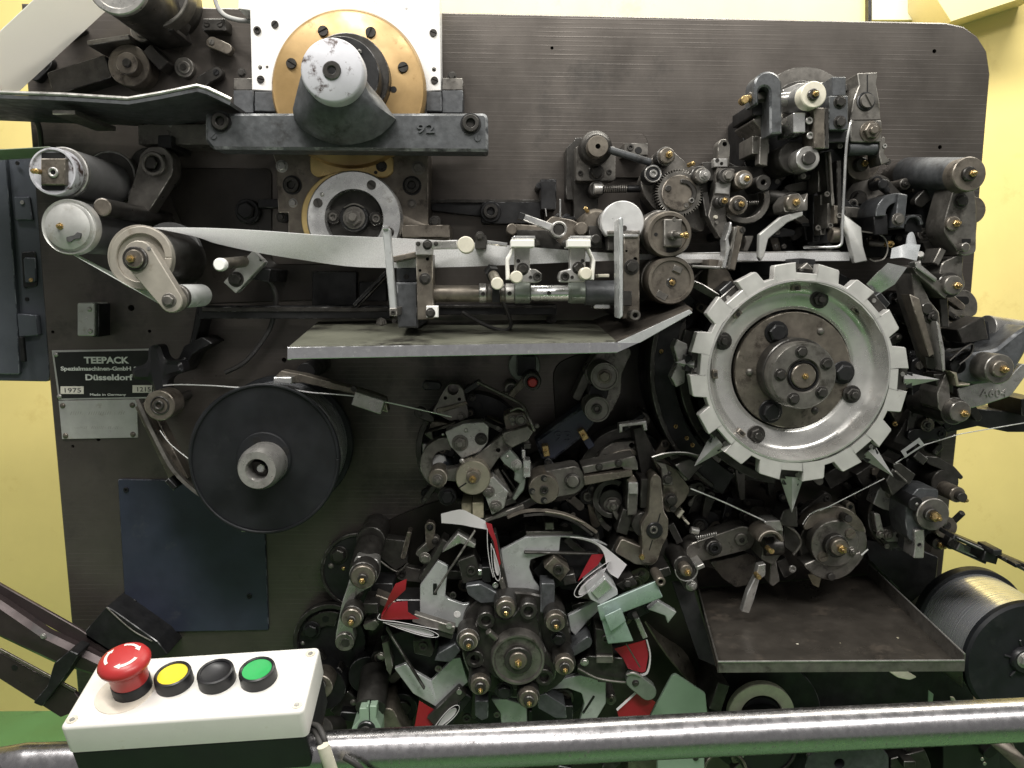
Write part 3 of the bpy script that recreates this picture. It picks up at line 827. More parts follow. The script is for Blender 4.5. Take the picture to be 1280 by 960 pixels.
# ================================================================ printing head, top middle (zoom of the photograph at 240,0)
use(240, 0, 3.2)
wp = thing('white_plate', 'white painted steel plate with chipped paint and dark screws behind the gold disc', 'plate', (620, 360, .04))
plate(wp, 'plate', 'chipped_white', [(185, -90), (185, 36), (232, 42), (240, 360), (335, 366), (335, 440), (930, 440), (930, 366), (996, 362), (990, -90)], .05, .012, r=3,
      holes=[(272, 270, 9), (968, 278, 9), (300, 268, 6)])
for x, y in ((262, 122), (332, 98), (275, 318), (965, 132), (970, 322)): fast(wp, 'slot' if x != 262 else 'sock', x, y, 15, .05)
for x0, x1 in ((165, 246), (1000, 1084)):
    box(wp, 'shoulder', 'steel', x0, 312, x1, 360, .045, 0, r=4)
    box(wp, 'side_block', 'casting', x0, 361, x1, 452, .05, 0, r=4)
box(wp, 'side_block', 'casting', 250, 366, 334, 445, .056, .05, r=3)
box(wp, 'side_block', 'casting', 936, 366, 998, 445, .056, .05, r=3)
fast(wp, 'hex', 200, 292, 14, .04); fast(wp, 'hex', 1040, 304, 14, .04)
bm = bmesh.new()
gd = thing('gold_disc', 'large gold coloured disc with slotted screws behind the cast bridge', 'disc', (624, 356, .06))
lathe(gd, 'disc', 'gold', 624, 352, [(0, .0775), (282, .0775), (290, .076), (300, .076), (309, .071), (309, .057), (0, .057)], 96)
for x, y in ((525, 125), (715, 130), (398, 255), (845, 270), (540, 594), (718, 596)): fast(gd, 'slot', x, y, 21, .0775)
for x, y, r in ((750, 228, 14), (806, 358, 13)):
    disc(gd, 'hole', 'hole_shade', x, y, r, .0779, .0774, 14, ch=.0001)
disc(gd, 'hub', 'dark', 620, 305, 168, .1, .077, 60)
disc(gd, 'hub_collar', 'black_steel', 600, 298, 148, .135, .1, 48)
fast(gd, 'slot', 733, 290, 9, .1, 'steel')
fast(gd, 'nip', 670, 207, 12, .135, 'light_steel')
cbg = thing('cast_bridge', 'grey cast bridge beam with round white boss and raised number 92', 'cast beam', (620, 590, .1))
plate(cbg, 'beam', 'casting', [(52, 452), (1172, 452), (1184, 470), (1186, 606), (80, 596), (52, 560)], .14, .105, r=14, ch=.003)
plate(cbg, 'beam_back', 'casting', [(75, 470), (1150, 470), (1150, 590), (75, 585)], .105, .05, r=8)
# boss: round post flaring into a skirt on the beam
cx, cy = 560, 280
skirt = [(436, 300), (398, 455), (420, 500), (470, 540), (540, 572), (620, 582), (700, 568), (760, 538), (810, 488), (822, 466), (700, 330), (640, 180), (560, 150), (470, 190)]
def polar(poly, cx, cy, n):
    out = []
    for k in range(n):
        a = 2 * math.pi * k / n
        dx, dy = math.cos(a), math.sin(a)
        best = 0
        for i in range(len(poly)):
            x1, y1 = poly[i - 1]; x2, y2 = poly[i]
            ex, ey = x2 - x1, y2 - y1
            det = ex * dy - ey * dx
            if abs(det) < 1e-9: continue
            s = ((x1 - cx) * ey - (y1 - cy) * ex) / (dx * ey - dy * ex)
            u = ((x1 - cx) * dy - (y1 - cy) * dx) / (dx * ey - dy * ex)
            if 0 <= u <= 1 and s > best: best = s
        out.append((cx + dx * best, cy + dy * best))
    return out
n = 48
sk_ = polar(rnd(skirt, 24), cx, cy, n)
bm = bmesh.new()
c0 = P(cx, cy, .2); s0 = mpp(cx, cy, .2)
def cring(r, d): return [bm.verts.new((c0.x + math.cos(2 * math.pi * k / n) * r * s0, -d, c0.z - math.sin(2 * math.pi * k / n) * r * s0)) for k in range(n)]
rings_ = [cring(127, .188)]
for tt, d in ((.35, .183), (.8, .165), (1.0, .158), (1.0, .1405)):
    q = [P(x, y, d) for x, y in sk_]
    base = [v.co.copy() for v in rings_[0]]
    rings_.append([bm.verts.new((b_.x + (w_.x - b_.x) * tt, -d, b_.z + (w_.z - b_.z) * tt)) for b_, w_ in zip(base, q)])
for a_, b_ in zip(rings_, rings_[1:]): ring_bridge(bm, a_, b_)
bm.faces.new(rings_[0]); bm.faces.new(rings_[-1])
link('skirt', bm, 'casting', cbg, ang=50)
lathe(cbg, 'boss', 'boss_white', cx, cy, [(0, .2065), (116, .2065), (124, .205), (128, .202), (128, .187), (0, .187)], 56)
disc(cbg, 'boss_plug', 'dark', 558, 280, 37, .2085, .2063, 26, hole=15)
disc(cbg, 'plug_hole', 'hole_shade', 558, 280, 15, .2070, .2063, 14, ch=.0001)
for x, y in ((117, 487), (1115, 495)):
    disc(cbg, 'counterbore', 'black_steel', x, y, 42, .1408, .14, 30, ch=.0002)
    fast(cbg, 'sock', x, y, 34, .1405)
for x, y in ((88, 545), (1143, 553)): fast(cbg, 'slot', x, y, 13, .14, 'casting')
text(cbg, 'cast_number', 'casting', '92', 935, 532, 34, .14, wid=72, depth=.0022, bold=.01)
lp = thing('bearing_plate', 'worn steel bearing plate with hex and socket screws below the bridge', 'plate', (640, 900, .03))
plate(lp, 'plate', 'brown_steel', [(318, 600), (945, 600), (945, 900), (1030, 902), (1030, 985), (385, 985), (385, 850), (345, 850), (335, 650)], .06, 0, r=5)
box(lp, 'spacer', 'brown_steel', 940, 903, 1032, 980, .075, .06, r=3)
for x, y, r, k in ((360, 665, 19, 'hex'), (905, 672, 21, 'hex'), (405, 812, 14, 'hex'), (880, 815, 14, 'hex')): fast(lp, k, x, y, r, .06, 'light_steel' if x < 500 else 'steel')
for x, y in ((400, 740), (880, 742)):
    disc(lp, 'counterbore', 'black_steel', x, y, 38, .061, .06, 30, ch=.0002)
    fast(lp, 'sock', x, y, 31, .0605)
fast(lp, 'hex', 972, 884, 16, .05); fast(lp, 'hex', 356, 868, 14, .05)
bp_ = thing('brass_piece', 'polished brass cradle piece between the gold disc and silver ring', 'bracket', (640, 700, .065))
plate(bp_, 'cradle', 'gold_light', [(470, 620), (803, 620), (805, 690), (775, 712), (720, 706), (640, 690), (560, 700), (500, 710), (474, 690)], .066, .06, r=22)
fast(bp_, 'hex', 758, 665, 17, .066); fast(bp_, 'slot', 735, 690, 7, .066)
use(220, 180, 3.7647)
sr = thing('silver_ring', 'bright silver ring with dark greasy bore and brass backing', 'ring', (838, 350, .08))
disc(sr, 'backing', 'gold_light', 808, 350, 218, .084, .06, 72)
lathe(sr, 'ring', 'bright', 838, 352, [(134, .088), (134, .103), (138, .1045), (216, .1045), (223, .102), (223, .0843), (134, .0843)], 80, d_ref=.1045)
disc(sr, 'bore_floor', 'dark', 838, 352, 136, .0865, .0845, 40)
disc(sr, 'sleeve', 'black_steel', 836, 345, 66, .107, .0865, 30)
fast(sr, 'nut', 838, 347, 40, .107, 'steel')
for x, y in ((740, 343), (942, 350)):
    disc(sr, 'bush', 'dark', x, y, 34, .094, .0865, 22); fast(sr, 'sock', x, y, 20, .094, 'steel')
tube(sr, 'grease_wire', 'steel', [(790, 300, .108), (838, 282, .109), (885, 300, .108)], 4, n=6)
for x, y, r in ((668, 277, 22), (920, 193, 22), (1005, 415, 22), (752, 497, 22)): fast(sr, 'slot', x, y, r, .1045)
fast(sr, 'rivet', 688, 238, 11, .1045)
pb = thing('panel_bolt', 'large black hexagon bolt on round washer beside the silver ring', 'bolt', (335, 315, .01))
disc(pb, 'washer', 'black_steel', 335, 318, 58, .012, 0, 30); fast(pb, 'hex', 335, 315, 42, .012, 'black_steel')
lg = thing('link_bar', 'dark horizontal steel bar joined to the bearing plate', 'bar', (420, 285, .015))
box(lg, 'bar', 'black_steel', 385, 258, 520, 300, .02, 0, r=4)
fast(lg, 'hex', 486, 337, 14, .03, 'steel'); box(lg, 'foot', 'black_steel', 478, 318, 528, 365, .03, 0, r=3)

# translucent filter paper twisting from the tension roller into the folding rail
use(0, 0, 1)
fp = thing('filter_paper', 'white translucent filter paper band twisting from tension roller into folding rail', 'paper web', (420, 320, .13), 'filter paper runs')
up = [(192, 285, .165), (260, 285.5, .16), (330, 289, .155), (400, 294, .15), (480, 297, .148), (560, 301, .146), (640, 307, .143), (760, 316, .14), (860, 318, .13), (960, 316, .125), (1062, 315, .12)]
lo = [(252, 297, .07), (268, 304, .08), (318, 315, .1), (372, 324, .12), (450, 334, .138), (560, 334, .144), (640, 331, .142), (760, 326, .139), (860, 324, .13), (960, 326, .125), (1062, 326, .12)]
mid = [tuple((a_ + b_) / 2 for a_, b_ in zip(p, q)) for p, q in zip(up, lo)]
sheet(fp, 'web', 'paper', [up, mid, lo])

# sensor tube
use(220, 180, 3.7647)
st = thing('sensor_tube', 'brass sensor tube with white lens held in a small tilted clamp', 'sensor', (300, 620, .06))
cyl(st, 'tube', 'brown_steel', (205, 567, .16), (385, 545, .06), 28)
disc(st, 'lens', 'lens', 203, 567, 31, .167, .158, 30, ch=.002)
plate(st, 'clamp', 'plate_metal', [(222, 650), (362, 500), (418, 556), (280, 703)], .1, .085, r=6, holes=[(400, 545, 8)])
bar(st, 'stand', 'black_steel', 320, 600, 440, 620, 60, .085, 0)
fast(st, 'hex', 283, 637, 28, .1)
tube(st, 'cable', 'hose', [(400, 600, .06), (445, 650, .05), (470, 720, .04), (462, 800, .035), (430, 890, .03), (330, 1020, .03), (232, 1075, .03)], 12)

# square black rod and linkage below the band
sq = thing('square_rod', 'long square black rod with worn bright top edge behind the folding rail', 'rod', (600, 790, .05))
box(sq, 'rod', 'black_steel', 105, 762, 1010, 822, .05, .02, r=3)
box(sq, 'rod_face', 'dark', 120, 768, 1000, 790, .053, .05, r=3)
bar(sq, 'brace', 'black_steel', 835, 760, 990, 600, 16, .06, .045)
bar(sq, 'brace', 'dark', 855, 765, 1000, 615, 6, .064, .05)
bar(sq, 'stay', 'black_steel', 110, 800, 75, 960, 24, .04, .0)
box(sq, 'foot', 'black_steel', 640, 600, 850, 760, .012, 0, r=4)
box(sq, 'foot', 'black_steel', 862, 648, 990, 740, .018, 0, r=4)

# ================================================================ folding rail (zoom at 440,220)
use(440, 220, 3.2)
us = thing('chrome_upright', 'slim chromed upright strip standing at the start of folding rail', 'upright', (165, 560, .15))
plate(us, 'strip', 'zinc', [(121, 210), (146, 206), (152, 215), (178, 540), (152, 545), (122, 220)], .205, .195, r=3)
box(us, 'tip', 'bright', 122, 198, 146, 214, .208, .194, r=3)
box(us, 'foot', 'steel', 150, 528, 180, 560, .208, .05, r=3); fast(us, 'sock', 165, 546, 9, .208)
fast(us, 'nut', 118, 588, 16, .06, 'steel'); fast(us, 'slot', 168, 580, 9, .14)
fr_ = thing('folding_rail', 'horizontal steel folding rail shaft with clamped collars and end blocks', 'folding rail', (640, 500, .1))
plate(fr_, 'end_block', 'casting', [(176, 425), (262, 425), (264, 608), (184, 608)], .16, 0, r=4, ch=.002)
box(fr_, 'cap_block', 'casting', 178, 368, 258, 424, .135, .0, r=4); fast(fr_, 'slot', 217, 403, 11, .135)
plate(fr_, 'upright', 'brown_steel', [(256, 312), (322, 312), (326, 572), (262, 576)], .185, .15, r=3, holes=[(302, 332, 7), (272, 378, 6)])
fast(fr_, 'hex', 292, 411, 18, .185)
plate(fr_, 'top_plate', 'light_steel', [(253, 262), (420, 256), (422, 290), (322, 292), (320, 316), (255, 316)], .19, .17, r=3)
for x, y, r in ((302, 275, 15), (265, 271, 7), (336, 271, 7)): fast(fr_, 'hex', x, y, r, .19)
bar(fr_, 'bridge', 'bright', 385, 273, 440, 272, 34, .185, .165)
disc(fr_, 'knob', 'cream', 455, 275, 34, .21, .185, 28)
box(fr_, 'knob_block', 'dark', 492, 238, 538, 292, .18, .1, r=5); fast(fr_, 'hex', 512, 240, 14, .18)
bar(fr_, 'rod', 'bright', 538, 264, 622, 275, 16, .175, .16)
plate(fr_, 'tag', 'chipped_white', rect(297, 519, 345, 566), .193, .185, r=2); fast(fr_, 'hex', 314, 548, 15, .193)
box(fr_, 'tag_mark', 'ink', 306, 527, 322, 533, .1934, .193, r=0, ch=.0001)
plate(fr_, 'ramp', 'brown_steel', [(160, 322), (255, 302), (255, 325), (165, 345)], .17, .1, r=2)
cyl(fr_, 'shaft', 'brown_steel', (322, 470, .16), (640, 470, .16), 34, 28)
for x0, x1, r, mm in ((508, 538, 39, 'light_steel'), (540, 558, 36, 'steel'), (594, 612, 36, 'steel'), (612, 650, 39, 'light_steel'), (652, 712, 40, 'green_grey'), (712, 866, 32, 'bright'), (864, 930, 40, 'green_grey'), (930, 1064, 50, 'casting')):
    cyl(fr_, 'collar', mm, (x0, 468, .16), (x1, 468, .16), r, 28)
box(fr_, 'clamp_gap', 'black_steel', 560, 432, 592, 508, .185, .12, r=3)
for x, y, r in ((524, 472, 9), (630, 470, 9), (788, 468, 9)): fast(fr_, 'sock', x, y, r, .192)
box(fr_, 'sleeve_cap', 'bright', 968, 512, 1034, 532, .165, .14, r=8)
box(fr_, 'sleeve_cap', 'cream', 985, 392, 1030, 406, .165, .14, r=4)
# clamps on the rail
for cl_, blk, sgn in (((681, 683, 372, 742, 402, 658, 404, 640, 620), (635, 730), 1), ((903, 905, 368, 852, 402, 936, 390, 942, 966), (862, 955), -1)):
    xm, hx, hy, bx, by, dx_, dy_, sx0, sx1 = cl_
    c_ = thing('rail_clamp', 'grey rail clamp with white jaw beside the %s' % ('dark end barrel' if sgn < 0 else 'brass probe sensor'), 'clamp', (xm, 420, .17), 'clamps on the folding rail')
    box(c_, 'jaw', 'white_plastic', blk[0], 254, blk[1], 285, .215, .18, r=3)
    box(c_, 'jaw_lip', 'bright', blk[0] + 12, 239, blk[1] + 3, 253, .21, .185, r=2)
    box(c_, 'jaw_top', 'light_steel', blk[0] + 4, 246, blk[1], 256, .205, .14, r=2)
    f0 = 650 if sgn > 0 else 872
    foot = [(f0, 285), (f0 + 62, 285), (f0 + 62, 372)] + ([(735, 372), (760, 390), (758, 420), (735, 428)] if sgn > 0 else [(f0 + 62, 425)]) + ([(650, 425)] if sgn > 0 else [(835, 425), (824, 408), (835, 380), (873, 372)])
    plate(c_, 'upright', 'light_steel', foot, .2, .18, r=8, holes=[(f0 + (15 if sgn > 0 else 50), 340, 8)])
    fast(c_, 'hex', hx, hy, 19, .2); fast(c_, 'sock', bx, by, 18, .2); fast(c_, 'sock', (bx + hx) / 2 + 2, by + 3, 7, .2)
    disc(c_, 'disc', 'cream', dx_, dy_, 25, .22, .2, 26)
    plate(c_, 'side_strip', 'white_plastic', [(sx0 - 2, 290), (sx0 + 10, 290), (sx1 + 8, 340), (sx1 + (12 if sgn > 0 else 2), 416), (sx1 - (4 if sgn > 0 else 12), 416), (sx1 - 6, 330)], .208, .19, r=2)
    fast(c_, 'hex', blk[0] - 8 if sgn < 0 else blk[1] + 6, 270, 12, .195)
    cyl(c_, 'strap', 'green_grey', (f0, 468, .16), (f0 + 62, 468, .16), 42, 28)
sn = thing('probe_sensor', 'small brass threaded sensor with cream end pointing out of rail', 'sensor', (575, 420, .17))
cyl(sn, 'body', 'brass_dull', (562, 390, .15), (580, 428, .21), 21)
disc(sn, 'end', 'cream', 581, 430, 25, .218, .207, 26)
cyl(sn, 'thread_nut', 'black_steel', (558, 380, .14), (565, 396, .165), 30, 6)
tube(sn, 'cable', 'hose', [(560, 380, .14), (585, 460, .13), (620, 540, .125), (635, 600, .12), (600, 618, .12), (520, 590, .12), (440, 545, .12)], 8)
eu = thing('rail_end_post', 'steel end post with chromed edge strip at the outlet of folding rail', 'post', (1115, 570, .12))
plate(eu, 'post', 'brown_steel', [(1088, 238), (1150, 238), (1150, 572), (1084, 572)], .18, .13, r=5, holes=[(1133, 332, 8), (1098, 300, 5)])
box(eu, 'cap', 'bright', 1086, 233, 1147, 245, .183, .13, r=3)
plate(eu, 'edge_strip', 'zinc', [(1069, 172), (1076, 163), (1085, 170), (1084, 560), (1070, 572)], .225, .19, r=4)
bar(eu, 'stay', 'dark', 1072, 490, 1120, 490, 60, .19, .13)
fast(eu, 'hex', 1118, 364, 24, .18); disc(eu, 'boss', 'steel', 1134, 558, 22, .2, .18, 22, hole=10); fast(eu, 'sock', 1134, 558, 11, .19)
disc(eu, 'foot', 'dark', 1100, 548, 22, .15, .0, 18)
lv = thing('clamp_lever', 'silver clamp lever with white ringed pivot above the folding rail', 'lever', (828, 213, .1))
plate(lv, 'base', 'brown_steel', [(620, 205), (650, 192), (760, 200), (800, 160), (880, 175), (940, 205), (950, 270), (860, 285), (720, 260), (640, 240)], .12, 0, r=12)
plate(lv, 'side_plate', 'dark', [(650, 215), (780, 215), (860, 300), (800, 300), (660, 250)], .135, .12, r=8)
bar(lv, 'handle', 'bright', 685, 162, 805, 208, 24, .16, .15, w1=30)
bar(lv, 'handle_tip', 'black_steel', 667, 156, 690, 165, 28, .165, .145)
disc(lv, 'pivot_ring', 'light_steel', 828, 213, 33, .172, .14, 30, hole=23); disc(lv, 'pivot_pin', 'dark', 828, 213, 23, .17, .12, 24)
disc(lv, 'bush', 'brown_steel', 640, 212, 22, .14, .1, 20); disc(lv, 'bush', 'brown_steel', 918, 210, 26, .14, .1, 20)
cyl(lv, 'pin', 'bright', (833, 92, .11), (833, 165, .11), 4); cyl(lv, 'pin', 'bright', (774, 130, .1), (778, 162, .1), 3)
plate(lv, 'foot_block', 'dark', rect(845, 265, 1020, 300), .13, .05, r=3)
plate(lv, 'wedge', 'dark', [(540, 300), (640, 288), (860, 290), (860, 304), (540, 306)], .13, .1, r=2)
db = thing('back_bar', 'dark steel bar with socket screw block mounted on the panel', 'bar', (640, 190, .01))
plate(db, 'bar', 'black_steel', [(308, 94), (768, 99), (768, 188), (320, 140)], .016, 0, r=2)
box(db, 'top_edge', 'dark', 310, 94, 766, 108, .02, .014, r=2)
plate(db, 'block', 'black_steel', rnd(rect(515, 104, 755, 190), 18), .03, .0)
disc(db, 'counterbore', 'black_steel', 555, 143, 42, .034, .03, 28); fast(db, 'sock', 555, 142, 30, .033)
box(db, 'upright', 'black_steel', 755, 18, 816, 134, .045, 0, r=4); disc(db, 'ear', 'black_steel', 750, 38, 14, .04, 0, 16)
box(db, 'lower_bar', 'black_steel', 300, 515, 820, 556, .07, .02, r=3); box(db, 'lower_edge', 'dark', 345, 517, 815, 528, .073, .06, r=2)
fast(db, 'nut', 797, 575, 16, .04)
bs = thing('spacer_block', 'brown worn steel spacer block with bolt beside silver ring', 'block', (295, 240, .05))
box(bs, 'block', 'brown_steel', 200, 196, 390, 246, .09, .02, r=3); fast(bs, 'hex', 332, 182, 18, .08)

# drip tray under the rail
use(0, 0, 1)
tr = thing('drip_tray', 'long greenish drip tray with chromed front lip under the folding rail', 'tray', (560, 440, .1))
fl = [(362, 435, .215), (480, 433, .215), (620, 430, .215), (770, 428, .215)]
bk_ = [(398, 404, .012), (490, 402, .012), (620, 402, .012), (740, 402, .012)]
sheet(tr, 'floor', 'tray_paint', [fl, bk_], .002, smooth=False)
sheet(tr, 'ramp', 'tray', [[(770, 428, .215), (815, 409, .215), (866, 388, .215)], [(740, 402, .012), (790, 385, .012), (835, 365, .012)]], .002, smooth=False)
plate(tr, 'lip', 'chrome', [(361, 434), (772, 428), (800, 428), (772, 441), (363, 449)], .2185, .2155, r=1.5, ch=.0006)
plate(tr, 'ramp_lip', 'zinc', [(768, 430), (862, 387), (866, 391), (800, 428.5)], .2183, .2152, r=1, ch=.0004)
tube(tr, 'left_edge', 'zinc', [(362, 436, .216), (398, 404, .012)], 1.6, n=8)
box(tr, 'end_cap', 'chrome', 359, 434, 364, 450, .2195, .2, r=1)
# ================================================================ feed gear unit (zoom at 660,140)
use(660, 140, 4)
bpz = thing('pulley_bracket', 'dark bracket plate with stepped pulley and compression spring on the panel', 'bracket', (340, 340, .03))
plate(bpz, 'back_plate', 'dark', [(190, 180), (235, 140), (235, 128), (350, 128), (350, 540), (230, 540), (228, 440), (190, 440)], .03, 0, r=12)
plate(bpz, 'cover', 'panel', [(370, 95), (560, 95), (598, 130), (600, 330), (370, 330)], .006, 0, r=30)
plate(bpz, 'plate', 'steel', [(238, 170), (438, 170), (438, 335), (425, 346), (240, 346)], .05, .03, r=16)
for x, y in ((262, 306), (406, 301)): fast(bpz, 'sock', x, y, 13, .05)
fast(bpz, 'hex', 342, 304, 31, .05)
lathe(bpz, 'pulley', 'dark', 344, 171, [(0, .085), (58, .085), (62, .082), (74, .08), (80, .078), (84, .075), (84, .06), (70, .058), (70, .05), (0, .05)], 48)
lathe(bpz, 'pulley_cap', 'brown_steel', 350, 171, [(13, .088), (13, .1), (50, .1), (54, .097), (54, .084), (13, .084)], 40, d_ref=.1)
disc(bpz, 'pulley_hole', 'hole_shade', 350, 171, 13, .09, .086, 14)
cyl(bpz, 'spring_rod', 'black_steel', (340, 385, .06), (600, 385, .06), 12)
cyl(bpz, 'spring_knob', 'light_steel', (328, 385, .06), (372, 385, .06), 27); disc(bpz, 'knob_boss', 'dark', 345, 385, 40, .055, .03, 24)
spring(bpz, 'spring', 'steel', (376, 384, .062), (492, 384, .062), 17, 12, 4)
cyl(bpz, 'spring_stop', 'black_steel', (496, 384, .06), (562, 384, .06), 18)
plate(bpz, 'clip', 'steel', rect(480, 155, 600, 216), .045, 0, r=4); disc(bpz, 'clip_hole', 'hole_shade', 552, 192, 20, .0455, .044, 16); fast(bpz, 'sock', 512, 178, 16, .045)
box(bpz, 'low_block', 'black_steel', 62, 336, 142, 480, .03, 0, r=5); cyl(bpz, 'pin', 'dark', (90, 480, .03), (92, 530, .03), 5)
rd = thing('push_rod', 'blue grey round push rod between pulley and gear plate', 'rod', (510, 225, .08))
cyl(rd, 'rod', 'casting', (408, 190, .088), (612, 252, .078), 19)
gu = thing('gear_unit', 'dark gear unit plate with toothed gear, ringed rollers and brass nipples', 'gear unit', (760, 560, .05))
plate(gu, 'plate', 'steel', [(600, 262), (645, 195), (690, 172), (738, 205), (800, 262), (900, 300), (905, 420), (880, 600), (760, 560), (640, 490), (580, 420), (562, 345)], .075, .045, r=20)
disc(gu, 'stem', 'black_steel', 740, 400, 150, .045, 0, 30)
gp = []
NT = 52
for k in range(NT):
    a = 2 * math.pi * k / NT
    for da, rr_ in ((0, 106), (.28, 106), (.42, 119), (.72, 119), (.86, 106)):
        aa = a + da * 2 * math.pi / NT
        gp.append((757 + rr_ * math.cos(aa), 404 + rr_ * math.sin(aa)))
plate(gu, 'gear', 'steel', gp, .098, .076, ch=.0004)
disc(gu, 'gear_face', 'brown_steel', 757, 404, 88, .1015, .098, 40)
sector(gu, 'crescent', 'dark', 770, 408, 52, 74, -95, 40, .104, .1015, r=6)
disc(gu, 'crescent_end', 'light_steel', 820, 442, 14, .106, .1015, 16, hole=7)
disc(gu, 'dowel', 'dark', 703, 380, 16, .104, .1015, 16); fast(gu, 'slot', 792, 466, 12, .1015, 'steel')
disc(gu, 'boss', 'dark', 690, 220, 46, .1, .075, 28); disc(gu, 'boss_cap', 'brown_steel', 697, 216, 38, .112, .1, 26); fast(gu, 'nip', 704, 214, 22, .112)
disc(gu, 'ring_roller', 'black_steel', 626, 309, 45, .1, .075, 30); sector(gu, 'roller_rim', 'light_steel', 626, 309, 36, 43, 0, 360, .1015, .098, n=28)
fast(gu, 'sock', 626, 309, 20, .1, 'light_steel')
cyl(gu, 'oil_tube', 'brass', (800, 268, .09), (830, 255, .1), 11); fast(gu, 'nip', 826, 256, 11, .098)
lu = thing('lever_unit', 'cluster of steel levers, nuts and rollers with four brass nipples beside gear', 'lever unit', (970, 600, .06))
disc(lu, 'back_boss', 'dark', 960, 400, 150, .05, 0, 30)
plate(lu, 'carrier', 'dark', [(840, 270), (1180, 270), (1220, 330), (1215, 480), (1120, 560), (960, 560), (880, 480)], .07, .04, r=20)
plate(lu, 'upper_lever', 'steel', [(950, 160), (965, 135), (995, 135), (1010, 160), (1008, 275), (950, 275)], .1, .08, r=12, holes=[(984, 160, 12)])
plate(lu, 'lever', 'steel', [(945, 275), (1035, 285), (1030, 350), (1015, 352), (1010, 420), (990, 520), (1000, 560), (1040, 580), (1050, 620), (960, 628), (925, 570), (902, 520), (930, 400)], .105, .085, r=8)
plate(lu, 'lever_face', 'light_steel', [(942, 352), (1016, 352), (1008, 412), (935, 408)], .108, .105, r=3)
plate(lu, 'knuckle', 'dark', [(870, 250), (930, 248), (1000, 275), (1040, 290), (1040, 345), (870, 345)], .095, .07, r=10)
plate(lu, 'tag', 'light_steel', rect(930, 232, 1000, 276), .106, .095, r=4, holes=[(968, 258, 9)]); fast(lu, 'slot', 946, 242, 10, .106)
disc(lu, 'nut_boss', 'dark', 862, 318, 48, .1, .07, 28); disc(lu, 'nut_ring', 'steel', 874, 316, 38, .112, .1, 26); fast(lu, 'nut', 884, 316, 22, .112, 'light_steel')
disc(lu, 'pivot', 'dark', 990, 318, 38, .115, .1, 26); fast(lu, 'hex', 1000, 318, 22, .115, 'steel')
for x, y, r in ((1080, 337, 46), (1052, 465, 47), (968, 448, 30)):
    disc(lu, 'roller', 'brown_steel' if x != 968 else 'dark', x, y, r, .12, .07, 32)
    disc(lu, 'roller_cap', 'light_steel' if y == 337 else 'dark', x + 8, y - 2, r * .62, .127, .12, 24)
    fast(lu, 'nip', x + 14, y - 4, 20, .127)
disc(lu, 'eye', 'dark', 1178, 352, 38, .115, .07, 26, hole=12); disc(lu, 'eye_floor', 'hole_shade', 1178, 352, 12, .1, .095, 12)
sector(lu, 'hook_arm', 'steel', 1085, 430, 98, 128, -18, 140, .105, .085, n=24)
spring(lu, 'spring', 'steel', (1098, 456, .1), (1150, 452, .1), 9, 6, 3)
bar(lu, 'side_bar', 'dark', 885, 400, 905, 520, 30, .1, .07); fast(lu, 'slot', 880, 555, 18, .06, 'steel')
disc(lu, 'pin', 'cream', 942, 525, 10, .11, .105, 12); disc(lu, 'pin', 'steel', 945, 552, 9, .11, .105, 12)
zl = thing('zigzag_guide', 'thin bright bent guide strip beside a grey flat bar above the wheel', 'guide strip', (1005, 760, .1))
plate(zl, 'strip', 'bright', [(1010, 548), (1020, 552), (1018, 590), (1002, 632), (1012, 680), (990, 782), (970, 780), (990, 690), (985, 640), (1003, 590)], .165, .145, r=3)
bar(zl, 'bar', 'brown_steel', 1066, 572, 1018, 788, 36, .15, .125)
bar(zl, 'side_bar', 'steel', 1040, 575, 1000, 785, 16, .158, .14)
plate(zl, 'hook', 'steel', [(1085, 620), (1130, 618), (1120, 650), (1098, 700), (1078, 690), (1090, 650)], .11, .09, r=8)
disc(zl, 'foot', 'dark', 1060, 600, 24, .125, .0, 18); fast(zl, 'slot', 1072, 590, 15, .15)
for k in range(4): fast(zl, 'slot', 1008 - 5 * k, 690 + 22 * k, 7, .158)

ur = thing('upper_pinch_roller', 'steel pinch roller with slotted end bridge and long brass tipped pin', 'roller', (700, 612, .1), 'pinch rollers')
disc(ur, 'rear_disc', 'dark', 655, 600, 108, .1, 0, 40); disc(ur, 'drum', 'steel', 672, 606, 112, .15, .1, 44)
lathe(ur, 'face', 'brown_steel', 704, 612, [(0, .176), (88, .176), (92, .179), (108, .179), (115, .175), (115, .16), (108, .158), (108, .15), (0, .15)], 52)
box(ur, 'bridge', 'steel', 682, 536, 770, 672, .185, .175, r=3); box(ur, 'slot', 'hole_shade', 690, 676, 760, 712, .1764, .175, r=3); disc(ur, 'hole', 'hole_shade', 640, 612, 11, .1764, .175, 12)
fast(ur, 'slot', 731, 536, 10, .185, 'steel')
cyl(ur, 'pin', 'steel', (725, 616, .185), (765, 616, .2), 16); cyl(ur, 'pin_collar', 'steel', (712, 616, .184), (735, 616, .192), 24); fast(ur, 'nip', 788, 616, 22, .199); cyl(ur, 'pin_end', 'brass', (760, 616, .198), (790, 616, .2), 11)
lr = thing('lower_pinch_roller', 'steel pinch roller with two rectangular insets and brass centre nipple', 'roller', (716, 842, .1), 'pinch rollers')
disc(lr, 'rear_disc', 'dark', 660, 830, 112, .1, 0, 40); disc(lr, 'drum', 'steel', 682, 836, 116, .15, .1, 44)
lathe(lr, 'face', 'brown_steel', 714, 842, [(0, .176), (96, .176), (99, .178), (114, .178), (121, .174), (121, .15), (0, .15)], 52)
bar(lr, 'inset', 'steel', 728, 778, 770, 796, 34, .1785, .176); bar(lr, 'inset', 'steel', 645, 904, 695, 932, 38, .1785, .176)
fast(lr, 'nip', 720, 852, 20, .176); disc(lr, 'hub', 'dark', 718, 852, 26, .1775, .176, 20)
bar(lr, 'scraper', 'light_steel', 820, 770, 960, 778, 12, .16, .1); bar(lr, 'scraper_stay', 'dark', 830, 830, 870, 790, 12, .15, .1)
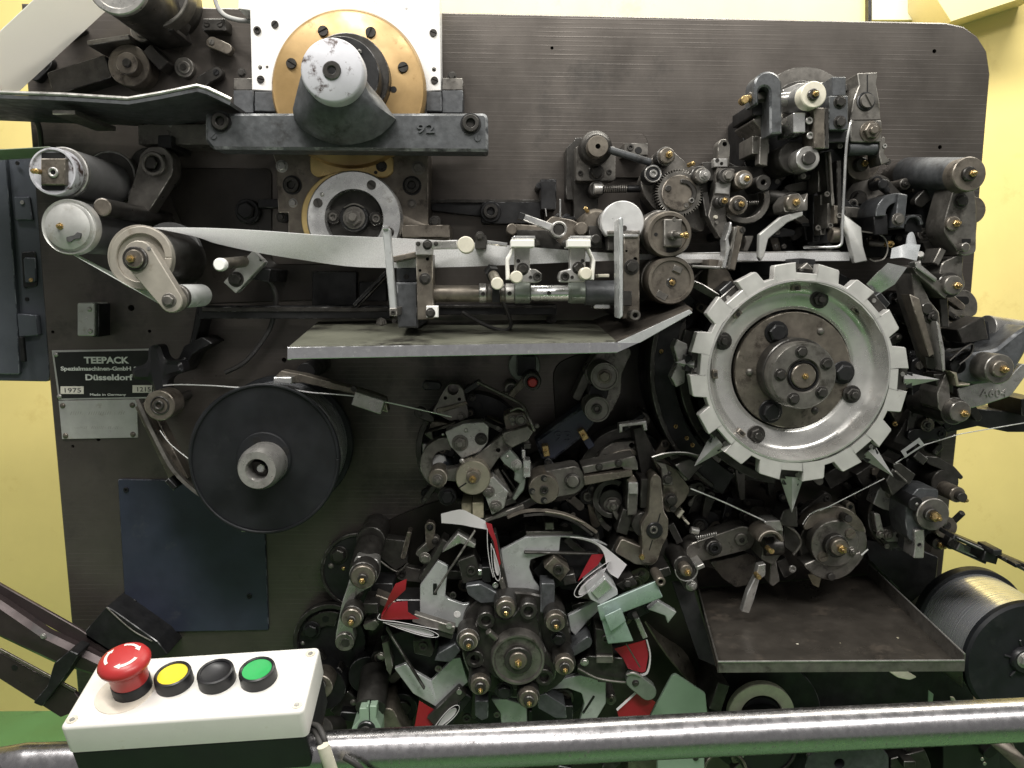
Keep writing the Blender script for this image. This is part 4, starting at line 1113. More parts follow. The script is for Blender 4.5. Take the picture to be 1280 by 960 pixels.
sd = thing('cutter_disc', 'satin silver disc with flat underside on a turned steel block', 'disc', (475, 640, .1))
pts = arc_pts(474, 550, 107, 140, 400, 40)
plate(sd, 'disc', 'satin', pts, .165, .15, ch=.001)
lathe(sd, 'rear_hub', 'brown_steel', 345, 560, [(0, .13), (60, .13), (70, .125), (80, .118), (80, .06), (0, .06)], 36); disc(sd, 'shaft', 'dark', 420, 550, 70, .15, .0, 28)
cyl(sd, 'oil_tube', 'brass', (300, 500, .12), (285, 478, .125), 10); fast(sd, 'nip', 290, 486, 13, .125)
box(sd, 'seat', 'steel', 398, 592, 560, 610, .17, .1, r=4); box(sd, 'seat_block', 'dark', 400, 612, 560, 690, .16, .05, r=3); disc(sd, 'seat_pin', 'dark', 482, 580, 14, .17, .16, 14)
box(sd, 'side_block', 'dark', 305, 568, 372, 680, .14, .05, r=4); disc(sd, 'side_boss', 'dark', 340, 635, 24, .15, .14, 20)
sb_ = thing('support_strip', 'long polished steel support strip under the folded paper above the wheel', 'strip', (1000, 720, .1))
use(0, 0, 1)
plate(sb_, 'strip', 'light_steel', [(842, 316), (1050, 313), (1060, 324), (842, 330)], .112, .06, r=2)
plate(sb_, 'groove', 'bright', [(850, 318), (1040, 316), (1040, 320), (850, 322)], .1145, .11, r=1)
for x, y in ((970, 308), (980, 308)): fast(sb_, 'hex', x, y, 2.4, .1)
box(sb_, 'bracket', 'black_steel', 925, 318, 1010, 345, .055, 0, r=2)

# ================================================================ sealing head, upper right (zoom at 880,60)
use(880, 60, 3.5556)
sh = thing('sealing_head', 'tall dark sealing head with beige rollers, slotted post and arch bracket', 'sealing head', (560, 860, .06))
disc(sh, 'back_disc', 'steel', 440, 320, 228, .02, 0, 64)
disc(sh, 'back_boss', 'dark', 430, 300, 150, .05, .02, 40)
plate(sh, 'frame', 'black_steel', [(170, 300), (250, 240), (560, 240), (640, 220), (650, 420), (620, 860), (460, 880), (400, 560), (180, 530)], .06, .0, r=20)
arch = arc_pts(285, 165, 62, 180, 360, 16) + [(347, 378), (294, 384)] + arc_pts(268, 195, 25, 360, 180, 8) + [(243, 250), (223, 250)]
plate(sh, 'arch', 'casting', arch, .15, .12, ch=.002)
bar(sh, 'arch_leg', 'steel', 250, 290, 320, 370, 90, .12, .05, r=8)
box(sh, 'block', 'black_steel', 215, 240, 300, 300, .125, .05, r=6)
cyl(sh, 'stud', 'steel', (205, 222, .14), (262, 215, .13), 26, 6); cyl(sh, 'stud_tip', 'brass', (182, 228, .145), (205, 224, .142), 16); disc(sh, 'stud_end', 'brass', 184, 228, 18, .152, .14, 16)
cyl(sh, 'thread', 'light_steel', (330, 232, .12), (395, 225, .12), 30)
disc(sh, 'roller_drum', 'roller_grey', 458, 212, 55, .147, .05, 36); disc(sh, 'roller', 'cream', 488, 206, 58, .165, .147, 40); disc(sh, 'roller_boss', 'dark', 490, 205, 26, .169, .165, 22); fast(sh, 'nip', 494, 204, 18, .169)
plate(sh, 'top_link', 'light_steel', [(350, 185), (420, 155), (560, 152), (670, 165), (665, 190), (560, 190), (430, 190), (360, 215)], .075, .05, r=6)
box(sh, 'front_block', 'bright', 398, 287, 452, 376, .15, .1, r=4); box(sh, 'front_block_side', 'dark', 452, 287, 472, 376, .145, .1, r=3)
for x, y in ((466, 324), (470, 390)): fast(sh, 'sock', x, y, 16, .15, 'light_steel')
cyl(sh, 'cross_shaft', 'steel', (330, 340, .1), (400, 340, .1), 50)
disc(sh, 'lower_drum', 'dark', 400, 485, 68, .125, .05, 36); disc(sh, 'lower_roller', 'light_steel', 463, 490, 53, .15, .118, 36); disc(sh, 'lower_boss', 'dark', 470, 488, 30, .155, .15, 24)
box(sh, 'leg', 'steel', 215, 390, 290, 470, .11, .06, r=5); plate(sh, 'leg_tip', 'steel', [(250, 395), (290, 395), (282, 525), (245, 515)], .115, .1, r=4)
box(sh, 'post', 'brown_steel', 490, 265, 537, 446, .155, .12, r=4); box(sh, 'post_side', 'dark', 537, 265, 556, 446, .15, .1, r=3)
box(sh, 'slide_block', 'casting', 556, 212, 642, 364, .15, .1, r=6); fast(sh, 'hex', 603, 241, 22, .15); fast(sh, 'hex', 603, 330, 22, .15)
box(sh, 'slide_top', 'casting', 570, 128, 632, 212, .13, .08, r=4)
box(sh, 'slide_base', 'black_steel', 550, 366, 645, 420, .14, .08, r=5)
plate(sh, 'slot_post', 'steel', [(682, 112), (772, 108), (765, 160), (780, 240), (785, 320), (650, 322), (665, 230), (690, 165)], .105, .06, r=6)
box(sh, 'slot_line', 'hole_shade', 724, 118, 729, 200, .1054, .104, r=0, ch=.0001)
disc(sh, 'slot_bore', 'black_steel', 722, 236, 41, .107, .105, 30); fast(sh, 'slot', 722, 236, 32, .1065, 'steel')
box(sh, 'slot_base', 'steel', 652, 322, 790, 418, .11, .06, r=6); fast(sh, 'nut', 738, 372, 36, .11, 'brown_steel')
cyl(sh, 'cross_bar', 'casting', (636, 448, .1), (782, 446, .1), 30); plate(sh, 'cross_end', 'steel', [(780, 420), (796, 392), (808, 400), (802, 470), (830, 505), (790, 520), (780, 480)], .11, .08, r=5)
fast(sh, 'sock', 802, 436, 10, .11, 'light_steel'); fast(sh, 'sock', 815, 506, 14, .1)
disc(sh, 'cam', 'brown_steel', 708, 512, 75, .07, .03, 40); disc(sh, 'cam_boss', 'dark', 705, 516, 30, .08, .07, 20); fast(sh, 'nip', 712, 515, 18, .08)
for k, (x0, y0, x1, y1, w_, mm, d_) in enumerate(((520, 460, 515, 640, 14, 'steel', .1), (545, 460, 560, 640, 18, 'dark', .12), (560, 460, 575, 700, 12, 'steel', .125), (500, 560, 500, 860, 30, 'black_steel', .08), (530, 650, 530, 830, 22, 'steel', .1), (560, 690, 558, 800, 20, 'steel', .12), (588, 700, 588, 780, 16, 'brown_steel', .13), (600, 500, 602, 740, 20, 'dark', .09))):
    bar(sh, 'guide_bar', mm, x0, y0, x1, y1, w_, d_, d_ - .03, r=2)
for x, y in ((545, 650), (560, 790), (600, 745), (505, 800), (440, 570), (603, 436)): fast(sh, 'sock', x, y, 12, .13, 'steel')
cyl(sh, 'coupling', 'dark', (410, 575, .08), (470, 570, .08), 18); cyl(sh, 'foot_roller', 'brown_steel', (560, 830, .12), (600, 830, .12), 34)
plate(sh, 'back_cover', 'black_steel', [(150, 540), (430, 600), (640, 560), (860, 640), (1000, 830), (900, 930), (100, 930), (60, 700)], .012, 0, r=10)
bw = thing('bent_wire', 'long bent bright steel rod hanging beside the sealing head', 'rod', (600, 880, .14))
tube(bw, 'rod', 'bright', [(655, 325, .16), (648, 345, .162), (632, 440, .162), (622, 640, .162), (614, 800, .162), (613, 850, .162), (608, 874, .162), (585, 884, .16), (520, 886, .15), (445, 886, .13)], 6.5)
for nm, lb, pts, d_ in (('white_hook', 'pale bent finger hook hanging from the small pivot above wheel', [(440, 726), (440, 745), (372, 775), (286, 848), (268, 925), (254, 946), (243, 930), (247, 828), (340, 752), (380, 738)], .15),
                        ('white_finger', 'pale curved finger plate hanging beside the bent rod', [(622, 738), (700, 798), (708, 880), (727, 946), (672, 957), (655, 900), (640, 840), (618, 800)], .135)):
    f_ = thing(nm, lb, 'finger', pts[0] + (d_,))
    plate(f_, 'finger', 'plate_metal', pts, d_, d_ - .008, r=4)
    x, y = pts[0]
    if nm == 'white_hook':
        plate(f_, 'bracket', 'steel', [(352, 690), (380, 650), (425, 645), (445, 680), (462, 640), (462, 722), (360, 730)], .145, .11, r=10)
        disc(f_, 'pivot', 'brown_steel', 400, 685, 34, .155, .145, 26); fast(f_, 'nip', 408, 685, 20, .155)
        disc(f_, 'pivot_bush', 'dark', 395, 685, 46, .11, .0, 24)
        cyl(f_, 'pivot_arm', 'dark', (290, 660, .09), (380, 670, .1), 30)
    else:
        disc(f_, 'pivot', 'dark', 640, 780, 26, .128, 0, 18)
cam_ = thing('cam_plate', 'large round dark cam plate with hexagon bolt behind the finger', 'cam', (745, 700, .03))
disc(cam_, 'plate', 'steel', 748, 690, 128, .035, 0, 48); fast(cam_, 'hex', 686, 672, 30, .035, 'dark')
cyl(cam_, 'stub', 'dark', (720, 740, .06), (790, 720, .05), 36)
cyl(cam_, 'pin', 'steel', (735, 866, .09), (805, 872, .1), 14); fast(cam_, 'nip', 824, 872, 20, .105); cyl(cam_, 'pin_tip', 'brass', (805, 870, .1), (835, 874, .107), 14)
ctr = [(700, 812), (790, 830), (820, 880), (805, 935), (760, 950), (735, 940)]
sheet(cam_, 'band', 'steel', [[(x, y, .11) for x, y in ctr], [(x - 6, y - 2, .07) for x, y in ctr]], .0015)
# big swing arm at right
sa = thing('upper_swing_arm', 'dark cast swing arm with round end roller and brass nipples overhanging the panel edge', 'swing arm', (1000, 820, .05))
hull(sa, 'casting', 'casting', [(860, 545, .02), (900, 500, .02), (1060, 495, .08), (1080, 600, .1), (1060, 820, .08), (920, 820, .02), (850, 640, .02), (880, 560, .06), (1040, 540, .12)])
disc(sa, 'rear_boss', 'dark', 930, 570, 80, .04, 0, 36)
cyl(sa, 'roller_body', 'casting', (905, 560, .04), (1165, 558, .15), 72, 36, r1=70)
disc(sa, 'end_roller', 'brown_steel', 1180, 560, 76, .17, .15, 44); disc(sa, 'end_boss', 'dark', 1185, 558, 32, .175, .17, 24); fast(sa, 'nip', 1192, 558, 20, .175)
plate(sa, 'arm_plate', 'steel', [(1068, 770), (1105, 640), (1120, 600), (1200, 620), (1212, 700), (1210, 912), (1145, 925), (1110, 880), (1068, 820)], .14, .1, r=22)
disc(sa, 'arm_edge', 'brown_steel', 1195, 720, 60, .12, .06, 30)
fast(sa, 'hex', 1140, 680, 26, .14); disc(sa, 'nipple_boss', 'brown_steel', 1112, 780, 32, .146, .14, 24); fast(sa, 'nip', 1120, 780, 20, .146)
box(sa, 'notch', 'hole_shade', 1148, 848, 1186, 866, .1405, .139, r=2, ch=.0001); disc(sa, 'notch_pin', 'steel', 1165, 885, 20, .15, .14, 20)
sector(sa, 'ring_bracket', 'casting', 860, 740, 52, 96, 175, 300, .12, .07, r=4); bar(sa, 'ring_leg', 'black_steel', 785, 740, 790, 830, 60, .115, .07)
bar(sa, 'ring_leg', 'casting', 885, 650, 870, 800, 42, .125, .08)
box(sa, 'window_block', 'black_steel', 895, 740, 970, 820, .11, .04, r=14); sector(sa, 'window_rim', 'casting', 932, 785, 32, 44, 180, 360, .118, .1)
cyl(sa, 'screw', 'black_steel', (790, 605, .1), (815, 640, .1), 16); disc(sa, 'screw_head', 'black_steel', 797, 604, 22, .115, .09, 16)
fast(sa, 'hex', 862, 762, 22, .13, 'steel'); fast(sa, 'rivet', 888, 550, 9, .06); fast(sa, 'rivet', 1072, 540, 9, .125)
fo = thing('folded_paper', 'translucent folded paper bag blank held by the gripper above the wheel', 'paper blank', (890, 920, .13))
sheet(fo, 'leaf', 'film', [[(835, 890, .15), (900, 870, .155), (962, 875, .15)], [(828, 935, .155), (885, 930, .16), (945, 945, .155)]], smooth=False)
sheet(fo, 'flap', 'film', [[(895, 880, .14), (905, 830, .145), (930, 820, .145), (945, 870, .14)], [(890, 930, .15), (905, 900, .15), (930, 900, .15), (950, 930, .15)]])
sheet(fo, 'strip', 'bright', [[(818, 955, .16), (902, 975, .158)], [(760, 1010, .16), (848, 1050, .158)], [(722, 1050, .155), (770, 1098, .152)]], smooth=False)
cyl(fo, 'roll', 'light_steel', (945, 960, .12), (962, 915, .14), 16)
# ================================================================ right hand grippers (zoom at 1020,180)
use(1020, 180, 2.6654)
gr = thing('gripper_arm', 'angular dark gripper arm with paired blades reaching toward the wheel', 'gripper arm', (430, 700, .08))
plate(gr, 'top_blade', 'steel', [(322, 412), (342, 402), (412, 458), (440, 500), (430, 515), (335, 432)], .15, .11, r=3)
plate(gr, 'top_lip', 'light_steel', [(330, 395), (350, 388), (352, 404), (405, 448), (400, 460), (335, 412)], .155, .14, r=2)
plate(gr, 'blade', 'steel', [(318, 432), (335, 425), (378, 520), (410, 560), (432, 745), (425, 760), (395, 715), (330, 520)], .14, .1, r=3)
plate(gr, 'inner_blade', 'brown_steel', [(312, 500), (345, 515), (395, 700), (378, 710), (330, 560)], .15, .13, r=3)
plate(gr, 'rear_blade', 'light_steel', [(402, 590), (412, 600), (430, 690), (432, 755), (424, 757), (412, 660)], .155, .12, r=2)
fast(gr, 'nut', 383, 575, 18, .14); disc(gr, 'boss', 'dark', 372, 548, 20, .145, .1, 20); disc(gr, 'stem', 'dark', 370, 560, 40, .1, 0, 20)
plate(gr, 'web', 'dark', [(410, 515), (440, 515), (445, 610), (420, 610)], .12, .06, r=3)
plate(gr, 'lower_blade', 'steel', [(432, 765), (445, 800), (450, 870), (430, 905), (408, 880), (405, 830)], .14, .1, r=4)
bar(gr, 'angle', 'steel', 400, 400, 425, 350, 22, .13, .1); bar(gr, 'angle', 'dark', 365, 350, 430, 325, 46, .1, .05)
cl = thing('knuckle_joint', 'steel knuckle joint with brass nipple hanging under the upper swing arm', 'joint', (462, 470, .1))
plate(cl, 'arm', 'steel', [(420, 395), (470, 372), (492, 372), (488, 430), (500, 470), (470, 508), (430, 500), (405, 460)], .13, .08, r=14)
disc(cl, 'bush', 'dark', 447, 470, 42, .145, .05, 30); disc(cl, 'cap', 'steel', 460, 470, 32, .157, .145, 26); fast(cl, 'nip', 469, 472, 15, .157)
disc(cl, 'stem', 'dark', 440, 465, 30, .05, 0, 20)
sp = thing('slotted_bracket', 'rounded steel bracket with long slot fixed at the panel edge', 'bracket', (485, 560, .01))
pts = rnd([(440, 490), (510, 485), (540, 520), (538, 575), (440, 575)], 26)
plate(sp, 'plate', 'steel', pts, .02, -.02)
plate(sp, 'slot', 'hole_shade', rnd(rect(450, 508, 510, 535), 14), .0205, .019, ch=.0001)
lw = thing('lower_swing_arm', 'heavy dark swing arm with end roller, brass nipples and worn casting number', 'swing arm', (560, 860, .05))
hull(lw, 'hub_block', 'casting', [(445, 600, .03), (500, 570, .03), (575, 590, .1), (585, 690, .1), (500, 740, .05), (440, 660, .03)])
plate(lw, 'flat', 'dark', [(470, 620), (560, 575), (575, 650), (490, 665)], .125, .09, r=6)
cyl(lw, 'cross_tube', 'light_steel', (565, 612, .08), (760, 640, .05), 42, 28)
plate(lw, 'arm', 'casting', [(495, 700), (600, 685), (680, 620), (720, 600), (720, 660), (650, 780), (560, 800), (480, 800), (455, 770)], .13, .08, r=24, ch=.003)
disc(lw, 'end_roller', 'steel', 612, 750, 50, .16, .12, 40); disc(lw, 'roller_boss', 'brown_steel', 617, 750, 28, .167, .16, 24); fast(lw, 'nip', 624, 750, 16, .167)
plate(lw, 'lever', 'light_steel', [(470, 815), (560, 790), (640, 780), (690, 730), (720, 745), (650, 840), (560, 870), (500, 885), (480, 860)], .12, .09, r=10)
text(lw, 'cast_number', 'light_steel', 'A604', 590, 842, 26, .12, wid=90, depth=.0015)
disc(lw, 'lever_bush', 'dark', 462, 890, 46, .14, .06, 32); disc(lw, 'lever_cap', 'steel', 482, 892, 36, .155, .14, 28); fast(lw, 'nip', 492, 897, 16, .155)
sheet(lw, 'spring_band', 'dark', [[(445, 720, .15), (490, 680, .15), (525, 665, .15), (520, 700, .15), (480, 735, .15)], [(440, 720, .12), (485, 680, .12), (518, 665, .12), (512, 700, .12), (475, 735, .12)]], .0012)
disc(lw, 'dark_bush', 'black_steel', 475, 740, 28, .13, .06, 24); disc(lw, 'stem', 'dark', 480, 700, 40, .03, -.02, 20)
plate(lw, 'brass_clip', 'brass_dull', [(445, 755), (470, 762), (478, 800), (515, 798), (512, 806), (470, 808), (462, 772)], .15, .135, r=2)
lwb = thing('angle_beam', 'black angle beam leaving the machine across the yellow wall', 'beam', (620, 920, .0))
plate(lwb, 'beam', 'black_steel', [(520, 880), (720, 900), (720, 960), (640, 960), (540, 940), (380, 975), (380, 950), (500, 905)], .04, -.03, r=3)
plate(lwb, 'end_plate', 'black_steel', [(684, 850), (740, 845), (740, 910), (686, 905)], .07, .0, r=2)
wl = thing('wire', 'thin silver wire drawn through the small open guide frame below the wheel', 'wire', (560, 940, .1))
use(1040, 540, 4)
tube(wl, 'strand', 'wire', [(1100, -70, .06), (640, 10, .1), (462, 64, .128), (318, 155, .13)], 2.6, n=6, smooth=False)
tube(wl, 'strand', 'wire', [(262, 232, .13), (0, 365, .13), (-60, 392, .125)], 2.6, n=6, smooth=False)
gf = thing('wire_guide', 'small bright open frame guiding the wire below the wheel', 'wire guide', (400, 80, .1))
fo_ = [(344, 95), (436, 28), (462, 62), (366, 130)]
fi_ = [(370, 98), (430, 56), (442, 68), (376, 112)]
bm = bmesh.new()
def frame(bm, outer, inner, d1, d0):
    q = [[P(x, y, d) for x, y in ring] for ring in (outer, inner) for d in (d1, d0)]
    vs = [[bm.verts.new(p) for p in r] for r in q]
    ring_bridge(bm, vs[0], vs[2]); ring_bridge(bm, vs[1], vs[3]); ring_bridge(bm, vs[0], vs[1]); ring_bridge(bm, vs[2], vs[3])
frame(bm, fo_, fi_, .135, .125)
link('frame', bm, 'bright', gf)
bar(gf, 'stay', 'dark', 420, 110, 470, 150, 40, .126, .0)

# ================================================================ toothed transport wheel (zoom at 820,310)
use(820, 310, 3.0972)
wh = thing('transport_wheel', 'large silver toothed transport wheel with dished face and dark bolted hub', 'wheel', (554, 600, .1))
wx, wy = 555, 480
def polp(r, a): return (wx + r * math.sin(R(a)), wy - r * math.cos(R(a)))
A0 = 4.3
gp = []
for k in range(8):
    c = A0 + 45 * k
    ro, ri, rn = 423, 374, 386
    gp += [polp(ri, c - 19.7), polp(ro - 5, c - 17.6), polp(ro, c - 16.8), polp(ro + 2, c - 6.0), polp(rn, c - 6.2), polp(rn, c + 6.2), polp(ro + 2, c + 6.0), polp(ro, c + 16.8), polp(ro - 5, c + 17.6), polp(ri, c + 19.7)]
    gp += [polp(ri, c + 22.5)]
bm = bmesh.new()
ga = [math.atan2(x - wx, wy - y) for x, y in gp]
c_ = .0007
q = [P(x, y, .186) for x, y in gp]
if area2(q) < 0: q.reverse(); ga.reverse()
rf = [bm.verts.new(v) for v in inset(q, c_)]
rm = [bm.verts.new(v + Vector((0, c_, 0))) for v in q]
rb = [bm.verts.new((v.x, -.172, v.z)) for v in q]
h0 = [bm.verts.new(P(wx + 352 * math.sin(a), wy - 352 * math.cos(a), .186)) for a in ga]
h1 = [bm.verts.new((v.co.x, -.172, v.co.z)) for v in h0]
ring_bridge(bm, rf, rm); ring_bridge(bm, rm, rb); ring_bridge(bm, h0, h1); ring_bridge(bm, rf, h0); ring_bridge(bm, rb, h1)
mat('wheel_face', (0.61, 0.60, 0.575), 0.45, 0.42, 0.06, 90, 0.03, (0.38, 0.36, 0.32), 0.06, 30)
mat('wheel_bowl', (0.66, 0.65, 0.625), 0.74, 0.3, 0.1, 40, 0.03, (0.36, 0.33, 0.3), 0.1, 30)
link('toothed_rim', bm, 'wheel_face', wh)
lathe(wh, 'dish', 'wheel_bowl', wx, wy, [(357, .1866), (350, .1868), (346, .1845), (332, .171), (318, .1655), (300, .1640), (255, .1640), (248, .1625), (240, .161), (240, .15), (357, .15), (357, .1866)], 96, d_ref=.1866)
disc(wh, 'hub_plate', 'brown_steel', 530, 474, 226, .164, .155, 64)
disc(wh, 'hub_step', 'dark', 548, 484, 136, .186, .164, 48)
lathe(wh, 'hub', 'steel', 571, 495, [(64, .199), (64, .2035), (68, .205), (124, .205), (131, .2025), (131, .186), (0, .186), (0, .199), (64, .199)], 56, d_ref=.205)
disc(wh, 'hub_seal', 'black_steel', 573, 496, 60, .2025, .199, 32, hole=50); disc(wh, 'hub_cap', 'brown_steel', 573, 496, 48, .2045, .199, 32); fast(wh, 'nip', 577, 496, 15, .2045)
disc(wh, 'shaft', 'dark', 540, 470, 200, .15, 0, 40)
for x, y in ((465, 327), (442, 632), (722, 482)): fast(wh, 'hex', x, y, 35, .164, 'black_steel')
for x, y, m_ in ((637, 322, 'steel'), (362, 480, 'steel'), (615, 629, 'dark')): fast(wh, 'rivet', x, y, 15, .164, m_)
for x, y in ((562, 402), (658, 447), (640, 559), (531, 583), (481, 490)): fast(wh, 'hex', x, y, 19, .205, 'dark')
for x, y in ((632, 199), (258, 360), (387, 722), (757, 566)): fast(wh, 'nut', x, y, 27, .165, 'dark')
for k in range(8):
    a = A0 - 6 + 45 * k
    x, y = polp(325, a)
    v = Vector((x - wx, y - wy)).normalized()
    p0, p1 = (x - v.y * 17, y + v.x * 17), (x + v.y * 17, y - v.x * 17)
    bar(wh, 'clip', 'brown_steel', *p0, *p1, 20, .172, .162)
    fast(wh, 'slot', x, y, 8, .172)
# gripper stations behind the teeth
for k in range(8):
    a = A0 + 45 * k
    ci, si = math.cos(R(a)), math.sin(R(a))
    def loc(u, v):                     # u sideways, v outwards from the wheel centre
        return (wx + u * ci + v * si, wy + u * si - v * ci)
    g_ = plate(wh, 'paper_gripper', 'dark', [loc(-46, 340), loc(46, 340), loc(46, 418), loc(-46, 418)], .171, .12, r=3)
    plate(g_, 'seat', 'black_steel', [loc(-34, 395), loc(34, 395), loc(30, 440), loc(-30, 440)], .168, .12, r=3)
    fast(g_, 'slot', *loc(-22, 398), 9, .171, 'light_steel')
    bar(g_, 'spoke', 'dark', *loc(0, 200), *loc(0, 345), 80, .148, .12)
    if k in (0, 1, 7):
        if k == 0: plate(g_, 'tip', 'steel', [loc(-26, 400), loc(26, 400), loc(0, 425)], .18, .17, r=2)
        if k == 7:
            plate(g_, 'arm', 'brown_steel', [loc(-40, 420), loc(30, 415), loc(60, 520), loc(20, 560), loc(-60, 480)], .14, .1, r=4)
            sheet(g_, 'blade', 'light_steel', [[loc(-60, 420) + (.15,), loc(-90, 500) + (.15,), loc(-110, 560) + (.14,)], [loc(-38, 430) + (.165,), loc(-60, 500) + (.165,), loc(-80, 540) + (.16,)]], .001, smooth=False)
        continue
    # beak of two folded leaves
    tip = loc(-12 if k != 6 else 0, 545 if k != 6 else 480) + (.155,)
    w_ = {4: 46, 5: 42, 3: 36}.get(k, 30)
    A, B, C = loc(-w_, 408) + (.166,), loc(-4, 408) + (.178,), loc(w_, 408) + (.166,)
    for p, q2 in ((A, B), (B, C)):
        bm = bmesh.new()
        v3 = [P(*p), P(*q2), P(*tip)]
        f3 = [bm.verts.new(v) for v in v3]; b3 = [bm.verts.new(v + Vector((0, .002, 0))) for v in v3]
        bm.faces.new(f3); bm.faces.new(b3); ring_bridge(bm, f3, b3)
        link('beak_leaf', bm, 'satin', g_)
    if k == 6:
        plate(g_, 'guard', 'light_steel', [loc(-95, 470), loc(-75, 440), loc(75, 440), loc(90, 480), loc(60, 492), loc(0, 470), loc(-60, 492)], .15, .13, r=3)
    else:
        plate(g_, 'holder', 'dark', [loc(-30, 520), loc(20, 540), loc(40, 600), loc(-40, 600)], .135, .11, r=4)
# dark ring behind the wheel with oil nipples
rg = thing('guide_ring', 'dark curved guide ring with brass nipples behind the toothed wheel', 'guide ring', (300, 500, .04))
sector(rg, 'ring', 'black_steel', 540, 470, 470, 560, 120, 215, .09, 0, n=30)
sector(rg, 'ring_edge', 'dark', 540, 470, 545, 562, 125, 210, .1, .08, n=30)
sector(rg, 'inner_ring', 'dark', 540, 470, 420, 452, 100, 200, .1, .06, n=24)
for x, y in ((75, 690), (118, 735), (140, 762), (20, 400)): fast(rg, 'nip', x, y, 11, .09)
sector(rg, 'ring_right', 'dark', 540, 470, 470, 530, -35, 60, .05, 0, n=30)
disc(rg, 'hub', 'black_steel', 540, 470, 400, .05, 0, 48)
fast(rg, 'nip', 922, 680, 12, .09); fast(rg, 'hex', 965, 280, 14, .05)
# ================================================================ knife unit (zoom at 480,440)
use(480, 440, 4)
ib = thing('push_button', 'red panel push button in black collar on a round greenish base', 'button', (740, 155, .03))
disc(ib, 'base', 'green_grey', 702, 70, 80, .02, 0, 40); box(ib, 'holder', 'black_steel', 665, 20, 760, 120, .045, .02, r=10)
disc(ib, 'collar', 'rubber', 741, 145, 46, .075, .0, 32); disc(ib, 'collar_ring', 'dark', 742, 150, 44, .078, .075, 32, hole=26); disc(ib, 'button', 'red_plastic', 743, 154, 24, .084, .074, 28, ch=.002)
kn = thing('knife_unit', 'round dark knife unit with crescent cams, bolts and brass centre nipple', 'knife unit', (440, 760, .06))
disc(kn, 'back_disc', 'black_steel', 440, 480, 278, .03, 0, 64)
sector(kn, 'ring', 'dark', 440, 490, 252, 282, 95, 235, .05, .03, n=30)
plate(kn, 'top_ear', 'steel', [(240, 300), (305, 185), (325, 160), (375, 160), (400, 190), (425, 330), (330, 345)], .06, .03, r=14, holes=[(345, 188, 28), (307, 230, 9), (377, 236, 9)])
plate(kn, 'fold', 'brown_steel', [(260, 285), (412, 248), (418, 262), (300, 300), (265, 310)], .064, .055, r=3)
fast(kn, 'hex', 385, 322, 16, .062, 'steel'); disc(kn, 'hole', 'hole_shade', 464, 271, 22, .0305, .03, 18, ch=.0001)
plate(kn, 'shield', 'light_steel', [(305, 398), (400, 358), (500, 350), (525, 372), (520, 450), (480, 500), (390, 535), (330, 470)], .1, .075, r=10)
fast(kn, 'nut', 380, 455, 32, .1, 'steel'); fast(kn, 'nut', 485, 434, 24, .1, 'dark'); fast(kn, 'rivet', 410, 392, 11, .1)
box(kn, 'tag', 'light_steel', 192, 460, 232, 522, .055, .03, r=3); fast(kn, 'slot', 208, 500, 9, .055)
plate(kn, 'wedge', 'steel', [(200, 410), (330, 360), (355, 352), (350, 370), (240, 400), (250, 450)], .07, .04, r=3); plate(kn, 'wedge', 'brown_steel', [(240, 345), (320, 360), (225, 385)], .066, .04, r=3)
cyl(kn, 'arm_rod', 'steel', (165, 315, .06), (225, 345, .05), 9)
sector(kn, 'crescent', 'steel', 310, 560, 70, 130, 95, 290, .085, .05, n=26)
disc(kn, 'spool', 'roller_white', 275, 548, 36, .075, .04, 26); cyl(kn, 'spool_body', 'slate_paint', (285, 545, .072), (325, 560, .06), 26)
plate(kn, 'lever', 'steel', [(230, 595), (360, 582), (440, 530), (510, 480), (590, 415), (640, 440), (640, 490), (575, 530), (520, 610), (400, 650), (240, 640)], .105, .085, r=14, holes=[(571, 491, 12)])
disc(kn, 'lever_roller', 'brown_steel', 268, 632, 48, .12, .085, 32); fast(kn, 'nut', 268, 638, 22, .12, 'steel')
fast(kn, 'rivet', 390, 545, 14, .105, 'light_steel'); fast(kn, 'rivet', 295, 412, 8, .09)
disc(kn, 'cam', 'brass_dull', 445, 630, 87, .125, .1, 44); disc(kn, 'cam_hub', 'brown_steel', 447, 630, 36, .133, .125, 28); fast(kn, 'nip', 444, 634, 24, .133)
bar(kn, 'cam_slit', 'hole_shade', 375, 680, 412, 655, 7, .1255, .124, ch=.0001)
plate(kn, 'head', 'steel', [(590, 410), (720, 370), (745, 400), (720, 440), (640, 480), (600, 450)], .11, .07, r=6)
plate(kn, 'head_top', 'brown_steel', [(598, 320), (640, 300), (700, 305), (740, 390), (690, 380), (610, 390)], .095, .06, r=8)
for x, y, r in ((685, 340, 22), (640, 335, 14), (645, 358, 10), (765, 370, 9), (712, 452, 12)): fast(kn, 'hex', x, y, r, .1, 'steel')
tube(kn, 'guard_rod', 'steel', [(470, 150, .07), (560, 195, .08), (660, 245, .09), (700, 275, .1), (730, 340, .11), (752, 395, .11)], 8); tube(kn, 'guard_rod', 'steel', [(630, 295, .1), (670, 280, .1), (700, 290, .1)], 7)
plate(kn, 'arm', 'green_grey', [(580, 530), (630, 490), (690, 560), (712, 620), (700, 690), (655, 745), (640, 735), (680, 660), (650, 640), (655, 600), (600, 560)], .115, .095, r=8)
fast(kn, 'nut', 662, 564, 22, .115, 'light_steel'); fast(kn, 'rivet', 617, 524, 9, .115)
box(kn, 'clip', 'bright', 696, 542, 734, 628, .12, .1, r=8); fast(kn, 'slot', 712, 590, 14, .12, 'light_steel')
box(kn, 'clip_stem', 'light_steel', 690, 490, 706, 535, .11, .09, r=4); box(kn, 'clip_block', 'dark', 700, 460, 735, 486, .11, .08, r=4)
plate(kn, 'knife_block', 'light_steel', [(488, 670), (545, 622), (622, 700), (600, 780), (540, 815)], .12, .08, r=4)
fast(kn, 'nut', 523, 697, 24, .12, 'steel'); fast(kn, 'nut', 558, 770, 24, .12, 'steel')
